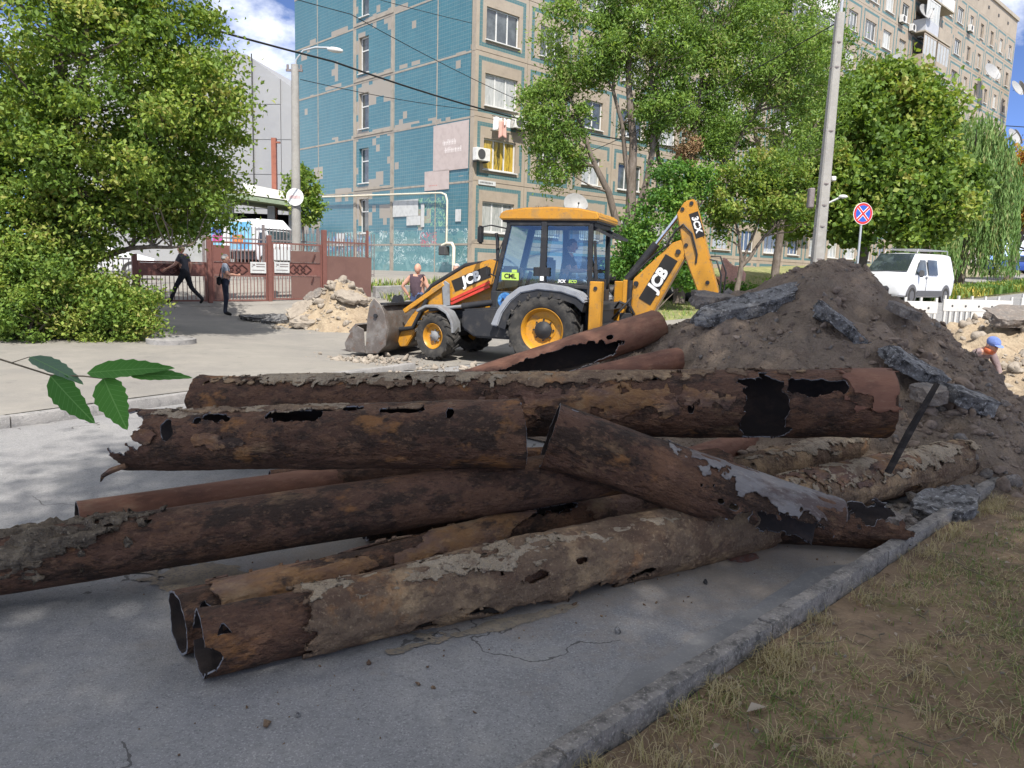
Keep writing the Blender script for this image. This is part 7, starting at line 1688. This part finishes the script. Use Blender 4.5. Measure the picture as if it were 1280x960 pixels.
# double gate
for k, (s0, lab, flip) in enumerate([(8.27, 'left leaf of the red double gate beside the standing man', False), (10.13, 'right leaf of the red double gate with a notice near the middle post', True)]):
    t = fence_root('gate_leaf', lab, 'gate', s0); W_ = 1.84
    post(t, 0, 1.95 if k == 0 else 2.05, .13)
    frame_rect(t, .08, W_-.06, .05, 1.84, 'gate_red')
    MB().b2((.13, -.014, .84), (W_-.11, .014, 1.20)).build('sheet', 'gate_red', t)
    MB().b2((.13, -.022, 1.20), (W_-.11, .022, 1.235)).build('rail', 'gate_dark', t); MB().b2((.13, -.022, .80), (W_-.11, .022, .836)).build('rail', 'gate_red', t)
    diamonds(t, .75 if k == 0 else 1.0, 1.02, .15)
    if k == 0:
        MB().b2((.135, -.008, .105), (.50, .008, .795)).build('sheet', 'sheet_brown', t); MB().b2((.135, -.008, 1.24), (.62, .008, 1.72)).build('sheet', 'gate_red', t)
        bars(t, .60, W_-.15, .105, .795, .11, .009); bars(t, .70, W_-.15, 1.24, 1.785, .13, .009)
    else:
        MB().b2((.72, -.008, .105), (W_-.115, .008, .795)).build('sheet', 'sheet_brown', t); MB().b2((.72, -.008, 1.24), (W_-.115, .008, 1.60)).build('sheet', 'sheet_brown', t)
        bars(t, .18, .66, .105, .795, .11, .009); bars(t, .20, W_-.15, 1.62, 1.785, .13, .009)
        MB().bar((1.40, -.04, .58), (1.48, -.04, .78), .02, .03).build('latch', 'gate_dark', t); MB().bar((1.44, -.04, 1.28), (1.54, -.04, 1.52), .02, .03).build('latch', 'gate_dark', t)
for k, s0 in enumerate((9.50, 10.27)):
    t = fence_root('notice', ['white notice on the left gate leaf beside the middle post', 'white notice on the right gate leaf beside the middle post'][k], 'notice', s0, 23.4-.045)
    MB().b2((0, -.012, .90), (.50, 0, 1.24)).build('board', 'paper_white', t)
    mb = MB(); mb.bar((.05, -.015, 1.10), (.14, -.015, 1.18), .004, .02); mb.bar((.06, -.015, 1.18), (.15, -.015, 1.13), .004, .02); mb.b2((.18, -.017, 1.16), (.46, -.0125, 1.185)); mb.b2((.18, -.017, 1.09), (.46, -.0125, 1.115)); mb.b2((.06, -.017, .98), (.44, -.0125, 1.0)); tag(mb.build('print', 'iron_grey', t), kind='stuff')
t = fence_root('fence_panel', 'solid brown sheet fence panel with bars above, behind the sandy heap', 'fence', 12.0)
post(t, 0, 2.25, .15); MB().b2((.08, -.012, .0), (1.76, .012, 1.42)).build('sheet', 'sheet_brown', t); MB().b2((1.58, -.03, 1.425), (1.64, .03, 2.32)).build('post', 'gate_red', t)
MB().b2((.08, -.018, 1.86), (1.58, .018, 1.90)).build('rail', 'gate_red', t); bars(t, .16, 1.54, 1.43, 2.0, .14, .009, 'gate_red')
t = fence_root('bar_fence', 'taller grey bar fence standing behind the red gate before the teal wall', 'fence', 9.3, 26.8)
bars(t, 0, 6.6, .1, 1.9, .13, .012, 'iron_grey'); MB().b2((0, -.02, 1.45), (6.6, .02, 1.5)).build('rail', 'iron_grey', t); MB().b2((0, -.02, .3), (6.6, .02, .35)).build('rail', 'iron_grey', t)
for k in range(4): MB().b2((k*2.1-.04, -.04, -.1), (k*2.1+.04, .04, 2.0)).build('post', 'iron_grey', t)
# low concrete step between gate and block
mb = MB(); mb.b2((0, 0, -.4), (7.6, .25, .42)); o = mb.build('retaining_wall', 'kerb_concrete', None, SW(13.85, 23.2), (0, R(-2), AX), bevel=.02); tag(o, 'low concrete retaining wall right of the brown fence panel', 'wall')

# ================================================================ POLES, SIGNS, CABLES
pmat('pole_concrete', (0.31, 0.30, 0.275), [(1.5, (0.26, 0.25, 0.23), .42, .62), (9, (0.37, 0.36, 0.335), .52, .7, 6, .6), (30, (0.24, 0.23, 0.21), .6, .7, 5, .6)], rough=.9, bump=[(40, .4, .01)])
pmat('sign_blue', (0.03, 0.09, 0.42), rough=.4); pmat('sign_red', (0.58, 0.035, 0.035), rough=.4); pmat('sign_white', (0.72, 0.72, 0.71), rough=.4); pmat('sign_faded', (0.58, 0.42, 0.41), rough=.6); pmat('galvanised', (0.42, 0.44, 0.45), rough=.4, metal=.4); pmat('cable_black', (0.015, 0.015, 0.016), rough=.6)
x, y = -7.5, 26.6; z = float(ground(x, y))
t = thing('street_lamp', 'round concrete street lamp behind the gate with a curved arm', 'street lamp', (x, y, z))
MB().cyl((0, 0, -.2), (.02, 0, 7.3), .17, .12, 16).build('pole', 'pole_concrete', t, smooth=40)
MB().tube([(.02, 0, 7.0), (.06, 0, 7.45), (.30, 0, 7.75), (.7, 0, 7.86), (1.15, 0, 7.86)], .035, 8).build('arm', 'galvanised', t, smooth=50)
MB().ell((1.35, 0, 7.80), (.28, .12, .09), (0, R(6), 0)).build('lamp_head', 'ac_white', t, smooth=60)
mb = MB(); mb.box((0, 0, 7.12), (.55, .07, .07)); mb.cyl((-.22, 0, 7.15), (-.22, 0, 7.3), .04); mb.cyl((.22, 0, 7.15), (.22, 0, 7.3), .04); mb.build('crossarm', 'iron_grey', t)
t = thing('round_sign', 'faded white round sign with a pale red bar on the lamp post', 'sign', (x+.03, y-.20, z+3.02))
MB().cyl((0, 0, 0), (0, -.012, 0), .29, n=36).build('disc', 'sign_white', t); MB().b2((-.19, -.018, -.05), (.19, -.0125, .05)).build('bar', 'sign_faded', t)
x, y = 6.6, 17.1; z = float(ground(x, y))
t = thing('utility_pole', 'tall tapered concrete utility pole behind the mound with a curved lamp bracket', 'utility pole', (x, y, z))
bm = bmesh.new(); V = []
for k in range(13):
    h = k/12; zz = -.3+h*7.3; w = .135*(1-h)+.082*h
    for (a, b) in ((-1, -.72), (-.72, -1), (.72, -1), (1, -.72), (1, .72), (.72, 1), (-.72, 1), (-1, .72)): V.append((a*w+.05*h, b*w, zz))
F = [(a*8+b, a*8+(b+1) % 8, (a+1)*8+(b+1) % 8, (a+1)*8+b) for a in range(12) for b in range(8)]+[tuple(range(96, 104))]
me = bpy.data.meshes.new('pole'); me.from_pydata(V, [], F); me.materials.append(MATS['pole_concrete']); link('pole', me, t); bm.free()
for k, zz in enumerate((1.9, 2.6, 3.05, 3.5, 4.6, 5.9, 6.4)): q = .135-.05*zz/7+.008; MB().lathe([(q*1.10, -.015), (q*1.10, .015)], (.05*zz/7, 0, zz), 'z', 8).build('steel_band', 'iron_grey', t)
MB().tube([(.05, -.02, 6.7), (.06, -.02, 7.2), (.12, -.02, 7.5), (.35, -.02, 7.8), (.75, -.02, 8.0)], .035, 8).build('lamp_bracket', 'galvanised', t, smooth=50); MB().ell((.98, -.02, 8.0), (.28, .12, .09)).build('lamp_head', 'ac_white', t, smooth=60)
MB().box((-.24, 0, 3.2), (.12, .16, .42)).build('junction_box', 'iron_grey', t, bevel=.02); MB().tube([(.12, -.05, 3.1), (.34, -.12, 3.22)], .02, 6).build('bracket', 'ac_white', t); MB().ell((.40, -.14, 3.24), (.1, .05, .04), sub=2).build('camera', 'ac_white', t)
MB().box((.20, -.03, 3.62), (.1, .1, .1)).build('insulator', 'ac_white', t, bevel=.02)
x, y = 10.55, 24.0; z = float(ground(x, y))
t = thing('no_stopping_sign', 'round blue no stopping sign with a red cross on a grey post', 'sign', (x, y, z), R(12))
MB().cyl((0, .03, -.2), (0, .03, 3.5), .035, n=10).build('post', 'galvanised', t, smooth=50)
zc = 3.27-.0; zc = 3.782-z
MB().cyl((0, 0, zc), (0, -.014, zc), .33, n=40).build('rim', 'sign_white', t)
MB().lathe([(.315, -.018), (.315, -.0145), (.25, -.0145), (.25, -.018)], (0, 0, zc), 'y', 40, closed=True).build('ring', 'sign_red', t); MB().cyl((0, -.0145, zc), (0, -.0165, zc), .249, n=40).build('field', 'sign_blue', t)
for k, a in enumerate((45, -45)):
    for hw, yy, mm, nm in ((.045, -.0185-.001*k, 'sign_white', 'cross_edge'), (.027, -.0225-.001*k, 'sign_red', 'cross')):
        d = Vector((math.cos(R(a)), 0, math.sin(R(a))))*.262; MB().bar((-d.x, yy, zc-d.z), (d.x, yy, zc+d.z), .002, hw*2).build(nm, mm, t)
def cable(label, pts, r):
    P_ = [Vector(p) for p in pts]; out = []
    for a, b in zip(P_, P_[1:]):
        for k in range(8): u_ = k/8; q = a.lerp(b, u_); q.z -= 4*.012*(b-a).length*u_*(1-u_); out.append(q)
    out.append(P_[-1]); tag(MB().tube(out, r, 6).build('cable', 'cable_black', None, smooth=60), label, 'cable')
cable('thick black cable running from the linden across the teal wall', [(-14, 14.5, 8.2), (-5.85, 25, 8.0), (1.6, 34.3, 7.9), (12, 46, 9)], .03)
cable('thin cable above the thick one by the top of the teal wall', [(-12, 14, 8.6), (-5.3, 25, 9.4), (2.0, 36.2, 8.6)], .012)
cable('thin cable from the lamp post to the block corner', [(-7.3, 26.6, 7.8), (-1.2, 35.0, 8.6), (6.6, 17.2, 7.0)][:2], .012)
cable('thin cable at the upper left edge of the sky', [(-12, 30, 13.2), (-2.2, 35.2, 12.3)], .012)
cable('pair of wires crossing before the facade to the utility pole', [(1.5, 37.0, 6.6), (6.6, 17.1, 7.1)], .012)
cable('thin wire leaving the far end of the facade at the right edge', [(54.4, 90, 19.5), (70, 82, 18)], .05)
# black pipes stacked before the facade
pmat('black_plastic', (0.018, 0.018, 0.02), [(1.5, (0.05, 0.048, 0.046), .5, .68, 5, .8), (8, (0.10, 0.09, 0.08), .62, .72, 6, .7)], rough=.55)
for k, (yy, zz, xa, xb, lab) in enumerate([(31.0, .28, 2.2, 8.3, 'front black insulated pipe lying on the grass before the facade'), (31.5, .84, 2.0, 8.0, 'middle black insulated pipe of the stack before the facade'), (32.1, 1.38, 2.3, 6.2, 'top black insulated pipe of the stack before the facade')]):
    zg = float(ground(5, 31)); t = thing('black_pipe', lab, 'pipe', (xa, yy, zg+zz), 0, 'black pipes on the grass')
    MB().tube([(0, 0, 0), (xb-xa, .1, -.02)], .275, 24).build('casing', 'black_plastic', t, smooth=40); MB().tube([(xb-xa-.05, .1, -.02), (xb-xa+.35, .11, -.02)], .17, 20).build('steel_end', 'rust_dark', t, smooth=40)
t = thing('sheet', 'pink plastic sheet draped over the ends of the black pipes', 'sheet', (8.25, 30.75, float(ground(8.25, 30.75))))
n = 14; V, F = [], []
for i_ in range(n):
    for j_ in range(n):
        u_, v_ = i_/(n-1), j_/(n-1); V.append((-.15+u_*.95-.1*v_, -.35+.12*math.sin(u_*7+v_*3), 1.75-1.05*v_-.9*u_*v_*.6-.55*u_+.05*math.sin(u_*11)))
for i_ in range(n-1):
    for j_ in range(n-1): a = i_*n+j_; F.append((a, a+n, a+n+1, a+1))
clothm('sheet_pink', (.62, .34, .28)); o = link('film', np_mesh('film', V, F, 'sheet_pink', True), t); o.modifiers.new('t', 'SOLIDIFY').thickness = .008
# ================================================================ PLASTIC BARRIERS
pmat('barrier_white', (0.56, 0.55, 0.52), [(3, (0.50, 0.485, 0.45), .45, .65), (14, (0.5, 0.45, 0.38), .62, .72, 5, .6)], rough=.5)
def barrier(label, loc, rotz):
    t = thing('barrier', label, 'barrier', loc, rotz, 'white plastic barriers'); W_, H_ = 2.05, .95
    MB().b2((0, -.03, .56), (W_, .03, .86)).build('panel', 'barrier_white', t, bevel=.01)
    for k in range(5): MB().cyl((.25+k*.39, -.032, .70), (.25+k*.39, -.036, .70), .028, n=12).build('hole', 'dark_grille', t)
    MB().b2((0, -.028, .10), (W_, .028, .19)).build('rail', 'barrier_white', t)
    for k in range(13):
        x_ = .06+k*(W_-.12)/12
        if k in (6,): MB().box((x_, 0, .375), (.30, .052, .365)).build('plate', 'barrier_white', t); MB().box((x_, -.028, .42), (.22, .01, .05)).build('slot', 'iron_grey', t); MB().box((x_, -.028, .32), (.22, .01, .05)).build('slot', 'iron_grey', t); continue
        MB().box((x_, 0, .375), (.055, .05, .365)).build('slat', 'barrier_white', t)
    for k in range(6): MB().box((.04+k*(W_-.08)/5, 0, .91), (.05, .05, .095)).build('peg', 'barrier_white', t)
    for x_ in (.1, W_-.1): MB().box((x_, 0, .05), (.10, .55, .09)).build('foot', 'iron_grey', t, bevel=.01)
barrier('white slatted plastic barrier at the right, fully in view', gz(10.75, 19.4, .02), R(12)); barrier('white slatted plastic barrier half hidden behind the mound slope', gz(8.55, 19.3, .02), R(2))
barrier('white slatted plastic barrier mostly beyond the right edge', gz(13.05, 19.95, .02), R(14))
# ================================================================ GRASS, LITTER
def blades(name, label, cat, P, h, mat, seed, lean=.5, w=.006, tintf=None):
    r = np.random.default_rng(seed); n = len(P); P = np.asarray(P, float)
    a = r.uniform(0, 6.28, n); L = h*r.uniform(.45, 1.3, n); le = lean*r.uniform(.2, 1.5, n)
    d = np.stack([np.cos(a), np.sin(a), np.zeros(n)], -1); s = np.stack([-np.sin(a), np.cos(a), np.zeros(n)], -1)*w
    up = np.array([0, 0, 1.])
    m_ = P+d*(L*le*.35)[:, None]+up*(L*.6)[:, None]; tip = P+d*(L*le)[:, None]+up*(L*np.clip(1-.3*le, .15, 1))[:, None]
    V = np.stack([P-s, P+s, m_+s*.7, m_-s*.7, tip], 1).reshape(-1, 3); i_ = np.arange(n)*5
    F = np.concatenate([np.stack([i_, i_+1, i_+2], -1), np.stack([i_, i_+2, i_+3], -1), np.stack([i_+3, i_+2, i_+4], -1)])
    t_ = r.random(n) if tintf is None else tintf
    o = link(name, np_mesh(name, V, F, mat, False, tint=np.repeat(np.clip(t_, 0, 1), 5))); return tag(o, label, cat, kind='stuff')
def verge_z(x, y):
    s, w = to_sw(x, y); return ground(x, y)+0.015+0.05*np.clip((1.9-w)/3, 0, 1)+0.018*fbm(x*6, y*6, 0, 5, 4)+0.03*fbm(x*1.2, y*1.2, 0, 9, 3)
r = np.random.default_rng(91)
n = 110000; s_ = r.uniform(.6, 9.5, n); w_ = r.uniform(-3.2, 1.72, n); x_, y_ = s_*TX-w_*TY, s_*TY+w_*TX
ok = (w_ < np.array([w_near(q)-.15 for q in s_])) & (y_ > 1.0) & (np.abs(x_) < y_*.75+.6)
x_, y_ = x_[ok], y_[ok]
patch_ = fbm(x_*1.1, y_*1.1, 0, 41, 4); fine_ = fbm(x_*5, y_*5, 0, 43, 3)
ok = r.random(len(x_)) < np.clip(.30+patch_*1.1+fine_*.6, .03, 1)
x_, y_ = x_[ok], y_[ok]; green = fbm(x_*.8+4, y_*.8, 0, 47, 4)
P = np.stack([x_, y_, verge_z(x_, y_)-.004], -1)
blades('verge_grass', 'sparse dry and green grass on the verge at the lower right', 'grass', P, .045, 'grass_dry', 92, lean=1.5, w=.0022, tintf=np.clip(.36-green*1.9-.10*(x_-1.5)+.22*r.normal(size=len(x_)), 0, 1))
n = 60000; s_ = r.uniform(.6, 8.5, n); w_ = r.uniform(-3.0, 1.72, n); x_, y_ = s_*TX-w_*TY, s_*TY+w_*TX
ok = (w_ < np.array([w_near(q)-.14 for q in s_])) & (y_ > 1.0) & (np.abs(x_) < y_*.75+.6) & (r.random(n) < np.clip(.35+1.2*fbm(x_*1.6, y_*1.6, 0, 61, 4), .04, 1))
x_, y_ = x_[ok], y_[ok]
blades('thatch', 'flattened dead grass and straw lying on the verge soil', 'straw', np.stack([x_, y_, verge_z(x_, y_)+.001], -1), .034, 'grass_dry', 94, lean=2.9, w=.0019, tintf=np.clip(.72+.25*r.normal(size=len(x_)), .3, 1))
# dry tufts
P = []
for k in range(230):
    s1 = r.uniform(1.2, 7.5); w1 = r.uniform(-1.5, w_near(s1)-.2); cx, cy = s1*TX-w1*TY, s1*TY+w1*TX
    if k < 60: w1 = w_near(s1)-.18-abs(r.normal(0, .06)); cx, cy = s1*TX-w1*TY, s1*TY+w1*TX
    m_ = r.integers(15, 60); q = r.normal(0, .035, (m_, 2)); P.append(np.stack([cx+q[:, 0], cy+q[:, 1], verge_z(cx+q[:, 0], cy+q[:, 1])-.004], -1))
P = np.concatenate(P); blades('straw_tufts', 'straw coloured dry grass tufts along the kerb', 'grass', P, .07, 'grass_dry', 93, lean=1.1, w=.002, tintf=.78+.15*r.normal(size=len(P)))
# fallen leaves and twigs
n = 1500; s_ = r.uniform(1.0, 8, n); w_ = np.array([w_near(q) for q in s_])-.16-r.uniform(0, 2.6, n)**1.2; x_, y_ = s_*TX-w_*TY, s_*TY+w_*TX
P = np.stack([x_, y_, verge_z(x_, y_)+.012], -1); tag(link('leaf_litter', leaves_mesh('leaf_litter', P, .030, 'litter_leaf', 95, .5, 2.5, 0.0)), 'dead leaves scattered over the verge', 'leaves', kind='stuff')
x0, y0 = .95, 2.75
for k, (x0, y0, sz, lab) in enumerate([(1.02, 2.86, .085, 'pale grey fallen leaf lying on the verge near the kerb')]):
    o = link('fallen_leaf', leaves_mesh('fallen_leaf', np.array([[0, 0, 0.]]), sz, 'litter_leaf', 4, .5, 6.0, 0, tint=np.array([.66])), None, (x0, y0, float(verge_z(np.array(x0), np.array(y0)))+.02)); tag(o, lab, 'leaf')
mb = MB()
for k in range(160):
    s1 = r.uniform(1.2, 7.5); w1 = w_near(s1)-.2-r.uniform(0, 2.0); cx, cy = s1*TX-w1*TY, s1*TY+w1*TX; a = r.uniform(0, 6.28); L = r.uniform(.05, .28); zz = float(verge_z(np.array(cx), np.array(cy)))+.012
    mb.tube([(cx, cy, zz), (cx+math.cos(a)*L*.5, cy+math.sin(a)*L*.5, zz+.012), (cx+math.cos(a+.3)*L, cy+math.sin(a+.3)*L, zz+.003)], [.004, .003, .0015], 5)
tag(mb.build('twig_litter', 'twig', None), 'thin dry twigs lying on the verge', 'twigs', kind='stuff')
n = 260; s_ = r.uniform(.5, 7, n); w_ = np.array([w_near(q) for q in s_])-.16-r.uniform(0, 2.4, n); x_, y_ = s_*TX-w_*TY, s_*TY+w_*TX
P = np.stack([x_, y_, verge_z(x_, y_)+.003], -1); tag(link('verge_pebbles', lumps_mesh('verge_pebbles', P, r.uniform(.004, .014, n), 'rubble_grey', 96)), 'small pebbles and crumbs on the verge soil', 'pebbles', kind='stuff')
# lawn behind the digger, flower strip by the road
n = 16000; s_ = r.uniform(15, 40, n); w_ = r.uniform(14.6, 24, n); x_, y_ = s_*TX-w_*TY, s_*TY+w_*TX; ok = r.random(n) < np.clip(.5+fbm(x_*.7, y_*.7, 0, 51, 3), .1, 1); x_, y_ = x_[ok], y_[ok]
blades('lawn_grass', 'patchy lit lawn grass behind the digger', 'grass', np.stack([x_, y_, ground(x_, y_)-.02], -1), .13, 'grass_green', 97, w=.012, lean=.8)
n = 9000; s_ = r.uniform(33, 66, n); w_ = r.uniform(12.9, 15.8, n); x_, y_ = s_*TX-w_*TY, s_*TY+w_*TX
blades('flower_strip', 'green and yellow flowering strip behind the van', 'flowers', np.stack([x_, y_, ground(x_, y_)-.02], -1), .42, 'flowers', 98, w=.04, lean=.6, tintf=np.clip(.2+.5*fbm(x_*.5, y_*.5, 0, 53, 3)+.16*r.normal(size=n), 0, 1))
n = 5000; s_ = r.uniform(14, 30, n); w_ = r.uniform(22.6, 25, n); x_, y_ = s_*TX-w_*TY, s_*TY+w_*TX
blades('facade_grass', 'taller weeds growing along the foot of the long facade', 'weeds', np.stack([x_, y_, ground(x_, y_)-.02], -1), .35, 'grass_green', 99, w=.02, lean=.7)
